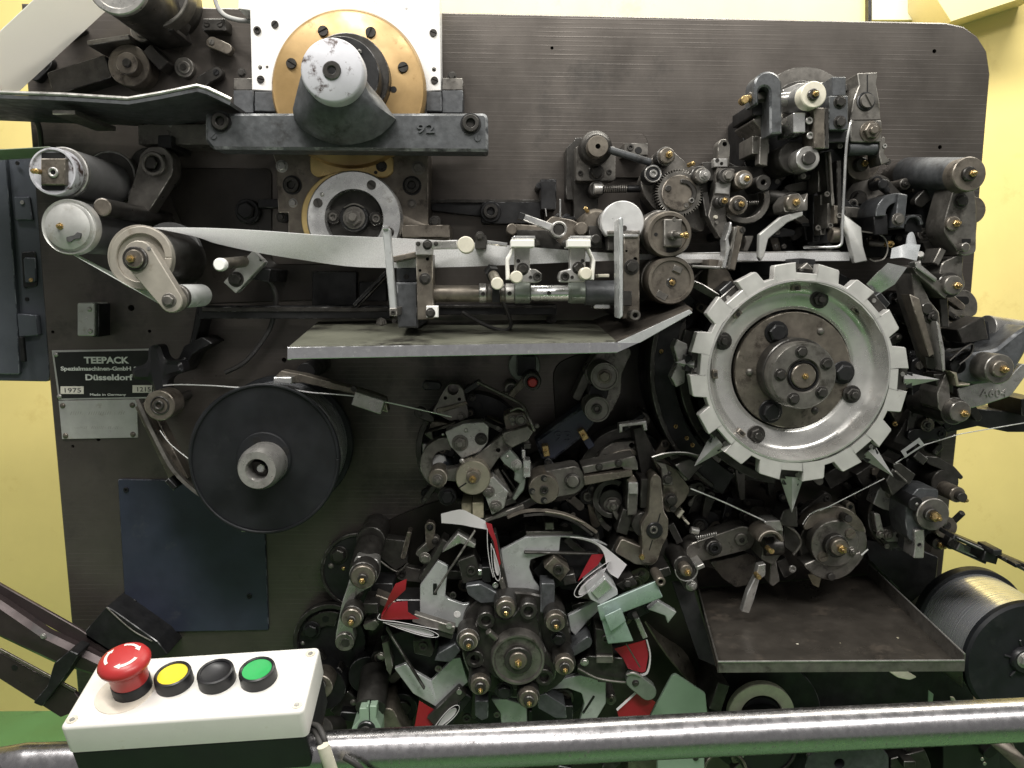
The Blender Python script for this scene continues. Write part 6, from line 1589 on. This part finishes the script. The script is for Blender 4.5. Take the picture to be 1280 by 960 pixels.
cyl(ls, 'shaft', 'dark', (350, 700, .05), (330, 850, .1), 58); disc(ls, 'shaft_top', 'black_steel', 320, 720, 80, .04, 0, 40)
plate(ls, 'clamp', 'mint', [(285, 850), (312, 848), (312, 840), (322, 840), (324, 905), (328, 905), (326, 840), (355, 840), (352, 890), (372, 930), (372, 1000), (245, 1000), (255, 930), (285, 895)], .12, .08, r=5)
disc(ls, 'clamp_bore', 'black_steel', 312, 938, 36, .124, .12, 28); fast(ls, 'sock', 312, 938, 24, .122); plate(ls, 'cone', 'brown_steel', [(370, 850), (420, 850), (490, 1000), (360, 1000)], .09, .03, r=20)
disc(ls, 'spool', 'black_steel', 140, 770, 90, .05, 0, 40); disc(ls, 'spool_cap', 'brown_steel', 128, 765, 50, .08, .05, 30); disc(ls, 'spool_hub', 'dark', 122, 762, 28, .085, .08, 24)
cyl(ls, 'roller', 'dark', (190, 930, .05), (130, 940, .09), 50); fast(ls, 'rivet', 262, 825, 14, .05, 'steel'); bar(ls, 'plate', 'dark', 190, 880, 260, 800, 60, .03, 0)
disc(ls, 'rear_roller', 'black_steel', 455, 850, 62, .05, 0, 30); disc(ls, 'rear_face', 'dark', 460, 852, 30, .055, .05, 26)

# ================================================================ wire twister units and lower tray (zoom at 820,540)
use(820, 540, 3)
tw = thing('twister_head', 'small dark twister head with brass tip and pale hanging strip', 'twister', (440, 600, .08))
plate(tw, 'body', 'steel', [(412, 350), (425, 330), (470, 335), (480, 400), (470, 460), (440, 500), (395, 480), (405, 420)], .13, .07, r=8)
plate(tw, 'cap', 'light_steel', [(410, 335), (470, 332), (478, 372), (412, 375)], .135, .11, r=5); cyl(tw, 'barrel', 'dark', (402, 430, .13), (470, 425, .13), 36); sector(tw, 'band', 'brown_steel', 432, 420, 38, 50, 190, 350, .16, .12)
cyl(tw, 'tip', 'brass', (425, 445, .15), (435, 448, .162), 10); disc(tw, 'tip_end', 'brass', 431, 447, 9, .164, .15, 16)
plate(tw, 'strip', 'light_steel', [(385, 500), (412, 495), (410, 540), (388, 555), (365, 640), (350, 682), (322, 676), (345, 600), (375, 540)], .14, .13, r=3)
cyl(tw, 'strip_tip', 'brass', (378, 541, .14), (388, 546, .15), 9); disc(tw, 'strip_tip_end', 'brass', 386, 545, 9, .152, .14, 16)
plate(tw, 'leg', 'steel', [(430, 490), (450, 480), (465, 560), (440, 580), (425, 570)], .12, .09, r=5); bar(tw, 'leg', 'dark', 470, 480, 500, 540, 40, .1, .05); fast(tw, 'sock', 510, 512, 14, .11, 'light_steel')
plate(tw, 'shell', 'dark', [(480, 350), (520, 360), (545, 410), (520, 460), (480, 430)], .12, .07, r=10); tube(tw, 'shell_edge', 'steel', [(490, 350, .13), (528, 380, .13), (542, 420, .13), (515, 460, .13)], 5)
disc(tw, 'stem', 'dark', 450, 420, 50, .07, 0, 24); fast(tw, 'rivet', 410, 338, 6, .135, 'bright')
cm = thing('cam_discs', 'pair of overlapping steel cam discs with slotted screws and brass nipple', 'cam', (690, 450, .1))
disc(cm, 'rear_disc', 'steel', 665, 420, 128, .1, .085, 56)
plate(cm, 'upper_lobe', 'brown_steel', arc_pts(668, 400, 122, 200, 350, 24) + [(740, 365), (640, 340), (560, 370)], .12, .1, r=8)
tube(cm, 'lobe_edge', 'bright', [(550, 345, .121), (575, 310, .121), (620, 288, .121), (660, 280, .121)], 3, n=6)
disc(cm, 'front_disc', 'steel', 672, 420, 90, .132, .115, 48)
plate(cm, 'lower_lobe', 'steel', arc_pts(655, 440, 115, 5, 150, 24) + [(620, 470), (700, 470)], .125, .1, r=8)
disc(cm, 'hub', 'dark', 680, 430, 44, .142, .132, 36); disc(cm, 'hub_cap', 'brown_steel', 690, 434, 32, .15, .142, 30); fast(cm, 'nip', 695, 438, 20, .15)
fast(cm, 'slot', 727, 380, 20, .132, 'brown_steel'); fast(cm, 'slot', 624, 466, 20, .132, 'brown_steel'); cyl(cm, 'pin', 'dark', (700, 312, .12), (722, 326, .15), 14); cyl(cm, 'pin', 'dark', (635, 526, .11), (660, 545, .13), 14); fast(cm, 'nut', 735, 447, 14, .132, 'steel')
disc(cm, 'shaft', 'dark', 650, 410, 40, .1, 0, 24); plate(cm, 'arm', 'dark', [(560, 330), (640, 320), (600, 460), (540, 450)], .07, .02, r=10)
plate(cm, 'paper_scrap', 'pad', [(570, 535), (595, 530), (620, 548), (612, 585), (590, 575)], .1, .098, r=5); tube(cm, 'hook_wire', 'wire', [(770, 462, .14), (795, 440, .14)], 3, n=6)
rt = thing('right_twister', 'rounded dark twister unit with pale jaw plates and three brass tips', 'twister', (1000, 400, .08))
disc(rt, 'back_disc', 'black_steel', 930, 320, 130, .07, 0, 56); sector(rt, 'rim', 'dark', 930, 320, 122, 134, 110, 250, .09, .06, n=30)
plate(rt, 'upper_jaw', 'light_steel', [(860, 190), (900, 205), (945, 260), (920, 305), (850, 290), (815, 270), (835, 215)], .1, .08, r=5); fast(rt, 'nut', 877, 230, 14, .1, 'steel'); fast(rt, 'nut', 922, 262, 12, .1, 'dark')
plate(rt, 'jaw_step', 'light_steel', [(818, 305), (840, 308), (852, 360), (870, 380), (935, 362), (935, 410), (870, 412), (830, 380)], .1, .08, r=4); fast(rt, 'nut', 868, 384, 16, .1, 'steel'); fast(rt, 'hex', 840, 384, 12, .1, 'steel'); fast(rt, 'slot', 908, 388, 9, .1)
plate(rt, 'lower_edge', 'dark', [(840, 400), (930, 415), (925, 430), (870, 440)], .095, .07, r=5); fast(rt, 'slot', 865, 428, 10, .095, 'steel')
plate(rt, 'face_arm', 'casting', [(940, 260), (985, 210), (1060, 215), (1060, 250), (1020, 280), (1010, 330), (1005, 410), (1005, 470), (968, 472), (972, 420), (945, 400), (935, 330)], .14, .1, r=12)
plate(rt, 'foot', 'light_steel', [(970, 370), (1005, 365), (1008, 400), (1005, 474), (966, 474), (972, 430)], .145, .12, r=6, holes=[(988, 424, 9)])
disc(rt, 'cover', 'steel', 1040, 310, 62, .15, .1, 44); disc(rt, 'cover_boss', 'dark', 1038, 314, 26, .157, .15, 28); fast(rt, 'nip', 1044, 316, 24, .157); cyl(rt, 'cover_tip', 'brass', (1042, 316, .16), (1047, 317, .167), 12)
disc(rt, 'side_boss', 'brown_steel', 1132, 236, 30, .13, .08, 28); fast(rt, 'nip', 1150, 250, 18, .13); cyl(rt, 'side_stub', 'dark', (1120, 230, .12), (1150, 246, .14), 18)
disc(rt, 'lower_wheel', 'brown_steel', 1090, 360, 42, .125, .08, 36); fast(rt, 'slot', 1090, 350, 15, .125); cyl(rt, 'stub', 'steel', (1062, 330, .14), (1085, 342, .14), 12); cyl(rt, 'rod', 'dark', (1115, 335, .12), (1150, 302, .13), 12)
cyl(rt, 'lower_pin', 'dark', (1030, 400, .1), (1060, 420, .12), 22); fast(rt, 'nip', 1068, 424, 18, .122); disc(rt, 'rear_bush', 'dark', 1085, 190, 52, .1, .02, 32)
plate(rt, 'top_horn', 'dark', [(1010, 90), (1060, 95), (1120, 130), (1155, 170), (1145, 180), (1090, 150), (1020, 120)], .1, .06, r=8); box(rt, 'top_block', 'black_steel', 940, 100, 1060, 190, .06, 0, r=10)
plate(rt, 'front_block', 'dark', [(890, 120), (915, 115), (975, 160), (950, 200), (900, 170)], .13, .09, r=4); plate(rt, 'block_face', 'steel', [(885, 150), (902, 145), (945, 185), (935, 195), (890, 175)], .135, .12, r=3)
disc(rt, 'ear', 'black_steel', 975, 270, 28, .148, .1, 26); fast(rt, 'rivet', 978, 270, 6, .148); fast(rt, 'slot', 1028, 145, 9, .07, 'bright')
us2 = thing('chute_strip', 'black sheet strip and bracket behind the cam discs', 'bracket', (950, 480, .03))
plate(us2, 'sheet', 'black_steel', [(770, 400), (960, 430), (1060, 470), (1050, 560), (960, 640), (800, 480)], .02, 0, r=8); bar(us2, 'bracket', 'dark', 640, 190, 760, 120, 60, .03, 0)
# lower drip tray
dt = thing('lower_tray', 'oily brown sheet steel tray with bright upturned edges below the wheel', 'tray', (700, 850, .15))
N0 = P(232, 872, .265); N1 = P(1156, 846, .265)
B0, B1 = P(95, 560, .02), P(800, 480, .02)
zf = (N0.z + N1.z) / 2 - .012
NL, NR = Vector((N0.x, -.265, zf)), Vector((N1.x, -.265, zf))
BL, BR = P(150, 590, .005), P(790, 540, .005)
def lerp3(a, b, t): return a + (b - a) * t
sheet_w(dt, 'floor', 'tray', [[lerp3(NL, BL, k / 4) for k in range(5)], [lerp3(NR, BR, k / 4) for k in range(5)]], .0015)
up_ = Vector((0, 0, .012))
sheet_w(dt, 'front_edge', 'steel', [[NL, NR], [NL + up_, NR + up_]], .0012)
sheet_w(dt, 'left_edge', 'dark', [[NL, BL], [NL + up_, BL + up_]], .0012)
sheet_w(dt, 'right_edge', 'steel', [[NR, BR], [NR + up_ * 1.6, BR + up_ * 1.6]], .0012)
link('front_bead', bm_tube([NL + up_, NR + up_], .0011, 6), 'light_steel', dt); link('side_bead', bm_tube([NR + up_ * 1.6, BR + up_ * 1.6], .0011, 6), 'light_steel', dt); link('side_bead', bm_tube([NL + up_, BL + up_], .001, 6), 'steel', dt)
hull(dt, 'bracket', 'dark', [(1060, 880, .24), (1150, 870, .24), (1150, 950, .2), (1060, 890, .1), (1150, 870, .1), (1150, 960, .1)])
sheet(dt, 'chute', 'black_steel', [[(60, 560, .1), (130, 560, .1)], [(160, 850, .12), (230, 880, .12)]], .002, smooth=False)
rs = random.Random(4)
for k in range(16):
    u_, v_ = rs.uniform(.15, .95), rs.uniform(.03, .5)
    c = lerp3(lerp3(NL, NR, u_), lerp3(BL, BR, u_), v_) + Vector((0, 0, .0012))
    bm = bmesh.new(); s_ = rs.uniform(.0006, .0022); a_ = rs.uniform(0, 3)
    vs_ = [bm.verts.new(c + Vector((math.cos(a_ + j * 1.5) * s_ * rs.uniform(.6, 1.3), math.sin(a_ + j * 1.5) * s_ * rs.uniform(.6, 1.3), rs.uniform(0, .0006)))) for j in range(4)]
    top_ = bm.verts.new(c + Vector((0, 0, .0009)))
    for j in range(4): bm.faces.new((vs_[j], vs_[(j + 1) % 4], top_))
    link('crumb', bm, rs.choice(('pad', 'brown_steel', 'cream')), dt)
# items under the tray
use(800, 780, 2.6667)
pr = thing('paper_ring', 'pale beige ring around dark spool behind the chrome rail', 'ring', (405, 300, .05))
disc(pr, 'disc', 'black_steel', 405, 310, 200, .03, 0, 48); disc(pr, 'ring', 'cream', 405, 306, 112, .07, .06, 56, hole=70); disc(pr, 'spool', 'black_plastic', 405, 306, 66, .066, .03, 44); disc(pr, 'hub', 'dark', 400, 292, 14, .075, .066, 16)
lp2 = thing('lower_machinery', 'dark lower machine parts seen under the chrome rail', 'machine parts', (500, 470, .0))
plate(lp2, 'green_foot', 'mint', rect(60, 425, 215, 520), .11, .1, r=3); fast(lp2, 'slot', 185, 445, 10, .11)
disc(lp2, 'spool_disc', 'black_plastic', 420, 400, 110, .09, 0, 48); sector(lp2, 'spool_rim', 'dark', 420, 400, 100, 108, 0, 180, .093, .08, n=30)
sector(lp2, 'band', 'brown_steel', 285, 500, 68, 76, 180, 360, .1, .06, n=20); plate(lp2, 'block', 'casting', [(560, 440), (610, 405), (800, 405), (830, 440), (830, 560), (530, 560)], .08, 0, r=10, holes=[(665, 465, 18)])
plate(lp2, 'block', 'dark', [(835, 450), (950, 420), (970, 470), (970, 560), (835, 560)], .07, 0, r=4); box(lp2, 'pad', 'dark', 880, 458, 920, 482, .085, .07, r=4)
box(lp2, 'left_bar', 'brown_steel', -40, 430, 60, 560, .06, .0, r=4)
plate(lp2, 'cover', 'black_plastic', rect(1010, 400, 1200, 560), .05, 0, r=4); hull(lp2, 'rail_foot', 'brown_steel', [(1150, 385, .2), (1210, 375, .2), (1300, 460, .22), (1300, 520, .22), (1150, 385, .15), (1210, 375, .15), (1300, 460, .16), (1300, 520, .16)])
plate(lp2, 'scrap', 'cream', [(824, 144), (870, 146), (925, 178), (900, 188), (860, 180), (830, 160)], .08, .078, r=8); plate(lp2, 'strip', 'mint', [(963, 222), (980, 235), (975, 275), (962, 275)], .08, .078, r=2)
plate(lp2, 'back', 'black_steel', [(230, 150), (1100, 120), (1120, 320), (230, 340)], .01, 0, r=4); bar(lp2, 'post', 'dark', 280, 200, 250, 290, 40, .1, .0); plate(lp2, 'scrap', 'cream', [(1035, 243), (1048, 245), (1055, 258), (1040, 260)], .05, .048, r=3)
for x, y in ((340, 440), (1140, 450), (1148, 465)): fast(lp2, 'slot', x, y, 6, .09, 'light_steel')
# right-hand wire reel
use(1040, 540, 4)
rw = thing('wire_reel', 'large reel of shiny silver wire with black flanges below the right twister', 'reel', (700, 820, .1), 'wire reels')
RX, RY = 900, 960
disc(rw, 'rear_flange', 'reel_black', 972, 1148, 308, .072, .058, 72, ref=.178)
disc(rw, 'winding', 'wound_wire', 972, 1148, 284, .168, .0721, 72, ref=.178)
disc(rw, 'front_flange', 'reel_black', 972, 1148, 306, .178, .1681, 80, ch=.003)
lathe(rw, 'core', 'black_plastic', 972, 1148, [(0, .184), (60, .184), (70, .181), (70, .1775), (0, .1775)], 40)
for k in range(6):
    a = 60 * k + 15
    bar(rw, 'rib', 'black_plastic', 972 + 40 * math.cos(R(a)), 1148 + 40 * math.sin(R(a)), 972 + 110 * math.cos(R(a)), 1148 + 110 * math.sin(R(a)), 12, .180, .1775)
fast(rw, 'nut', 966, 1140, 32, .184, 'light_steel')
disc(rw, 'shaft', 'dark', 972, 1148, 50, .058, -.03, 24, ref=.178)
lvr = thing('reel_lever', 'black jointed brake lever with bright plate lying over silver wire reel', 'lever', (780, 620, .15))
bar(lvr, 'arm', 'black_steel', 590, 555, 780, 640, 50, .14, .1); plate(lvr, 'plate', 'light_steel', [(642, 552), (760, 610), (752, 638), (622, 590)], .16, .14, r=4)
bar(lvr, 'strip', 'black_steel', 610, 525, 1100, 730, 22, .18, .15); bar(lvr, 'strip', 'light_steel', 640, 535, 760, 590, 6, .186, .178, r=1); bar(lvr, 'joint', 'black_steel', 760, 620, 830, 640, 50, .185, .15)
box(lvr, 'clip', 'black_steel', 808, 590, 852, 618, .2, .17, r=4); box(lvr, 'clip', 'black_steel', 918, 660, 948, 680, .21, .17, r=4); disc(lvr, 'pivot', 'dark', 600, 560, 30, .1, -.03, 18)
bar(lvr, 'strip', 'dark', 850, 630, 1100, 760, 16, .195, .17)

# ================================================================ lower left conveyor arms (zoom at 0,700)
use(0, 700, 3.0476)
cvr = thing('side_conveyor', 'dark brown steel conveyor rails with clamp slanting behind the control box', 'conveyor', (150, 450, .1))
mat('conveyor', (0.055, 0.042, 0.042), 0.5, 0.4, 0.2, 30, 0.05, (0.03, 0.025, 0.025), 0.2, 20)
plate(cvr, 'upper_rail', 'conveyor', [(-200, -20), (0, 92), (300, 262), (480, 380), (460, 430), (300, 320), (0, 148), (-200, 40)], .05, .046, r=4)
plate(cvr, 'tube', 'conveyor', [(-200, 50), (0, 165), (170, 282), (420, 400), (420, 470), (200, 400), (0, 305), (-200, 200)], .066, .05, r=10, ch=.006)
plate(cvr, 'lower_rail', 'conveyor', [(-200, 220), (0, 352), (280, 500), (330, 560), (230, 600), (0, 455), (-200, 330)], .074, .068, r=5)
plate(cvr, 'strip', 'brown_steel', [(0, 338), (290, 495), (284, 504), (0, 350)], .076, .0735, ch=.0002)
plate(cvr, 'clamp', 'black_steel', [(205, 395), (265, 345), (300, 360), (250, 440), (160, 560), (125, 545), (180, 480)], .09, .06, r=8)
plate(cvr, 'end_bracket', 'black_steel', [(325, 270), (405, 178), (430, 190), (600, 310), (640, 360), (480, 420), (330, 320)], .05, .0, r=5); tube(cvr, 'bracket_edge', 'steel', [(405, 180, .051), (500, 265, .051), (580, 310, .051)], 3, n=6)
fast(cvr, 'hex', 165, 290, 9, .066, 'light_steel'); disc(cvr, 'hole', 'hole_shade', 55, 410, 12, .0745, .073, 14, ch=.0001)

# ================================================================ chrome rail in front
use(0, 0, 1)
ra = thing('chrome_rail', 'long pitted chrome guard rail crossing in front of the machine', 'rail', (800, 930, .4))
DR = .43
tube(ra, 'tube', 'rail', [(-260, 1010, DR), (0, 962, DR), (60, 956, DR), (250, 950, DR), (400, 941.5, DR), (640, 931, DR), (850, 920, DR), (1060, 910, DR), (1280, 899.5, DR), (1500, 889, DR)], 26.5, n=40)

# ================================================================ control box
bx = thing('control_box', 'white push button control box with black base standing before the rail', 'control box', (240, 950, .45))
# top face corners in the photograph: tilted towards the camera
def PT(px, py, d): return P(px, py, d)
TL, TR, BRr, BLl = P(122, 833, .40), P(392, 811, .40), P(388, 886, .46), P(76, 902, .46)
def boxq(name, m, top, h0, h1, bev, grow=0.0):
    """solid standing under a quad, from h0 to h1 below it along the box normal"""
    e1 = (top[1] - top[0]); e2 = (top[3] - top[0])
    nrm = e1.cross(e2).normalized()
    if nrm.z < 0: nrm = -nrm
    bm = bmesh.new()
    vt = [bm.verts.new(p - nrm * h0) for p in top]; vb = [bm.verts.new(p - nrm * h1) for p in top]
    bm.faces.new(vt); bm.faces.new(vb); ring_bridge(bm, vt, vb)
    side = [e for e in bm.edges if (e.verts[0] in vt) != (e.verts[1] in vt)]
    bmesh.ops.bevel(bm, geom=side, offset=bev * 1.6, segments=4, affect='EDGES', profile=.5)
    bmesh.ops.recalc_face_normals(bm, faces=bm.faces[:])
    top_e = [e for e in bm.edges if all(abs((v.co - top[0]).dot(nrm) + h0) < 1e-5 for v in e.verts)]
    bmesh.ops.bevel(bm, geom=top_e, offset=bev, segments=3, affect='EDGES', profile=.5)
    return link(name, bm, m, bx), nrm
# make the face a true rectangle
ctr_ = (TL + TR + BRr + BLl) / 4
E1 = ((TR - TL) + (BRr - BLl)).normalized()
E2 = ((BLl - TL) + (BRr - TR)); E2 = (E2 - E1 * E2.dot(E1)).normalized()
Wb = ((TR - TL).length + (BRr - BLl).length) / 2
Hb = .072
q4 = [ctr_ - E1 * Wb / 2 - E2 * Hb / 2, ctr_ + E1 * Wb / 2 - E2 * Hb / 2, ctr_ + E1 * Wb / 2 + E2 * Hb / 2, ctr_ - E1 * Wb / 2 + E2 * Hb / 2]
lid, NB = boxq('lid', 'white_plastic', q4, 0, .026, .0028)
q5 = [p + (ctr_ - p) * .015 for p in q4]
base, _ = boxq('base', 'black_plastic', q5, .0262, .06, .0022)
def bp3(u, v, h=0.0): return ctr_ + E1 * (u * Wb / 2) + E2 * (v * Hb / 2) + NB * h
def turned(name, m, u, v, prof, parent, n=40):
    """turned shape standing on the lid: prof (r m, h m)"""
    c = bp3(u, v); bm = bmesh.new(); prev = None
    for r, h in prof:
        ring = [bm.verts.new(c + NB * h)] if r <= 0 else [bm.verts.new(c + NB * h + (E1 * math.cos(2 * math.pi * k / n) + E2 * math.sin(2 * math.pi * k / n)) * r) for k in range(n)]
        if prev is not None:
            if len(prev) == 1:
                for k in range(n): bm.faces.new((prev[0], ring[k], ring[(k + 1) % n]))
            elif len(ring) == 1:
                for k in range(n): bm.faces.new((prev[k], prev[(k + 1) % n], ring[0]))
            else: ring_bridge(bm, prev, ring)
        prev = ring
    return link(name, bm, m, parent)
for u, v in ((-.93, -.78), (.93, -.78), (.93, .78), (-.93, .78)):
    turned('screw_recess', 'cream', u, v, [(0, .0002), (.0026, .0002), (.0034, .0006), (.0042, .0006), (.0044, -.001)], bx, 20)
    turned('screw', 'light_steel', u, v, [(0, .0006), (.0018, .0006), (.0022, .0001)], bx, 14)
turned('label_holder', 'yellowed_plastic', -.6, .08, [(0, .0006), (.0225, .0006), (.0235, -.001)], bx, 48)
EU, EV = -.545, -.0
turned('stop_collar', 'black_plastic', EU, EV, [(0, .010), (.0145, .010), (.015, .009), (.015, -.001)], bx)
es = turned('emergency_stop', 'red_plastic', EU, EV, [(0, .036), (.008, .0358), (.015, .0345), (.0185, .0322), (.020, .029), (.0195, .0265), (.0165, .0235), (.0148, .0205), (.0142, .0101), (0, .0101)], bx, 56)
# turn arrows on the mushroom head
for k in range(3):
    a0 = 120 * k + 15
    bm = bmesh.new(); c = bp3(EU, EV)
    def hp(r, a): 
        h = .036 - .0002 * (r / .008) ** 2 if r < .008 else .0358 - .0013 * ((r - .008) / .007)
        return c + NB * (h + .00035) + (E1 * math.cos(R(a)) + E2 * math.sin(R(a))) * r
    prev = None
    for j in range(9):
        a = a0 + 62 * j / 8
        pr_ = [bm.verts.new(hp(.0112, a)), bm.verts.new(hp(.0136, a))]
        if prev: bm.faces.new((prev[0], prev[1], pr_[1], pr_[0]))
        prev = pr_
    t3 = [bm.verts.new(hp(.0098, a0 + 62)), bm.verts.new(hp(.0149, a0 + 62)), bm.verts.new(hp(.0124, a0 + 84))]
    bm.faces.new(t3)
    link('turn_arrow', bm, 'mark_white', es)
for u, m_ in ((-.195, 'yellow_plastic'), (.175, 'black_plastic'), (.535, 'green_plastic')):
    v = -.09 + .04 * u
    b_ = turned('button_bezel', 'black_plastic', u, v, [(.0116, .0075), (.0118, .0105), (.0128, .0112), (.0142, .0105), (.0146, .009), (.0148, -.001)], bx, 44)
    turned('button', m_, u, v, [(0, .0095 if m_ != 'black_plastic' else .0075), (.0095, .0095 if m_ != 'black_plastic' else .0078), (.0117, .0098 if m_ != 'black_plastic' else .0095), (.0118, 0)], bx, 44)
# cable gland
hang = thing('box_cable', 'pair of black cables in pale sleeve leaving the control box', 'cable', (400, 930, .45))
tube(hang, 'cable', 'hose', [(388, 905, .44), (398, 908, .45), (405, 922, .462), (408, 935, .463), (412, 960, .462)], 3.4); tube(hang, 'cable', 'hose', [(386, 912, .44), (394, 915, .45), (400, 928, .465), (403, 940, .466), (407, 962, .466)], 3.4)
tube(hang, 'sleeve', 'cream', [(404, 932, .47), (410, 950, .47), (422, 985, .468)], 8); tube(hang, 'cable', 'hose', [(430, 946, .455), (450, 960, .455), (470, 990, .45)], 4)

# ================================================================ linkage crowded in the gaps behind the main mechanisms
use(0, 0, 1)
def linkage(t, x0, y0, x1, y1, n, d0, d1, avoid=None, seed=1, size=1.0):
    rg_ = random.Random(seed)
    for k in range(n):
        x, y = rg_.uniform(x0, x1), rg_.uniform(y0, y1)
        if avoid and math.hypot(x - avoid[0], y - avoid[1]) < avoid[2]: continue
        d = rg_.uniform(d0, d1)
        m_ = rg_.choice(('dark', 'dark', 'black_steel', 'black_steel', 'steel', 'brown_steel'))
        kind = rg_.random()
        a = rg_.uniform(0, math.pi)
        L_ = rg_.uniform(16, 40) * size
        dx, dy = math.cos(a) * L_ / 2, math.sin(a) * L_ / 2
        if kind < .55:
            r0 = rg_.uniform(5, 10) * size
            arm(t, 'link', m_, x - dx, y - dy, r0, x + dx, y + dy, r0 * rg_.uniform(.6, .95), d, d - .012)
            fast(t, rg_.choice(('hex', 'sock', 'slot', 'nut')), x - dx, y - dy, r0 * .5, d, rg_.choice(('dark', 'steel', 'black_steel')))
            disc(t, 'spacer', 'black_steel', x + dx * .6, y + dy * .6, r0 * .5, d - .012, 0.0, 14)
        elif kind < .8:
            r0 = rg_.uniform(6, 13) * size
            disc(t, 'bush', m_, x, y, r0, d, 0.0, 26)
            disc(t, 'bush_face', rg_.choice(('dark', 'steel', 'brown_steel')), x, y, r0 * .62, d + .003, d, 20)
            fast(t, rg_.choice(('hex', 'sock', 'slot')), x, y, r0 * .34, d + .003, 'dark')
        else:
            w_ = rg_.uniform(6, 12) * size
            bar(t, 'guide_bar', m_, x - dx, y - dy, x + dx, y + dy, w_, d, d - .02)
            fast(t, 'sock', x + dx * .5, y + dy * .5, w_ * .28, d, 'steel')
linkage(sw, 500, 655, 800, 890, 46, .03, .075, (648, 825, 70), 3)
linkage(cc, 690, 520, 880, 690, 42, .03, .08, None, 5)
linkage(gr, 1105, 380, 1195, 560, 26, .02, .08, None, 8)
linkage(sh, 965, 215, 1105, 312, 26, .02, .075, None, 11, .8)
linkage(ta, 850, 590, 1090, 690, 40, .02, .07, None, 13)
linkage(rt, 1085, 560, 1180, 680, 14, .02, .07, None, 17, .9)
linkage(ls, 385, 790, 520, 900, 14, .02, .05, None, 19)
linkage(lw, 1170, 370, 1220, 520, 8, .02, .06, None, 23, .9)
linkage(lv, 640, 270, 760, 310, 14, .03, .1, None, 29, .6)
linkage(rg, 840, 380, 900, 600, 14, .05, .09, None, 31, .9)
linkage(sa, 1090, 220, 1170, 310, 14, .03, .09, None, 37, .8)
linkage(kn, 530, 480, 680, 640, 26, .035, .07, None, 41, .8)
linkage(bb, 40, 30, 300, 110, 10, .01, .03, (162, 82, 40), 43, 1.1)
linkage(lp2, 800, 925, 1280, 960, 14, .03, .1, None, 47, .8)
linkage(lp2, 400, 940, 800, 965, 12, .03, .1, None, 53, .8)
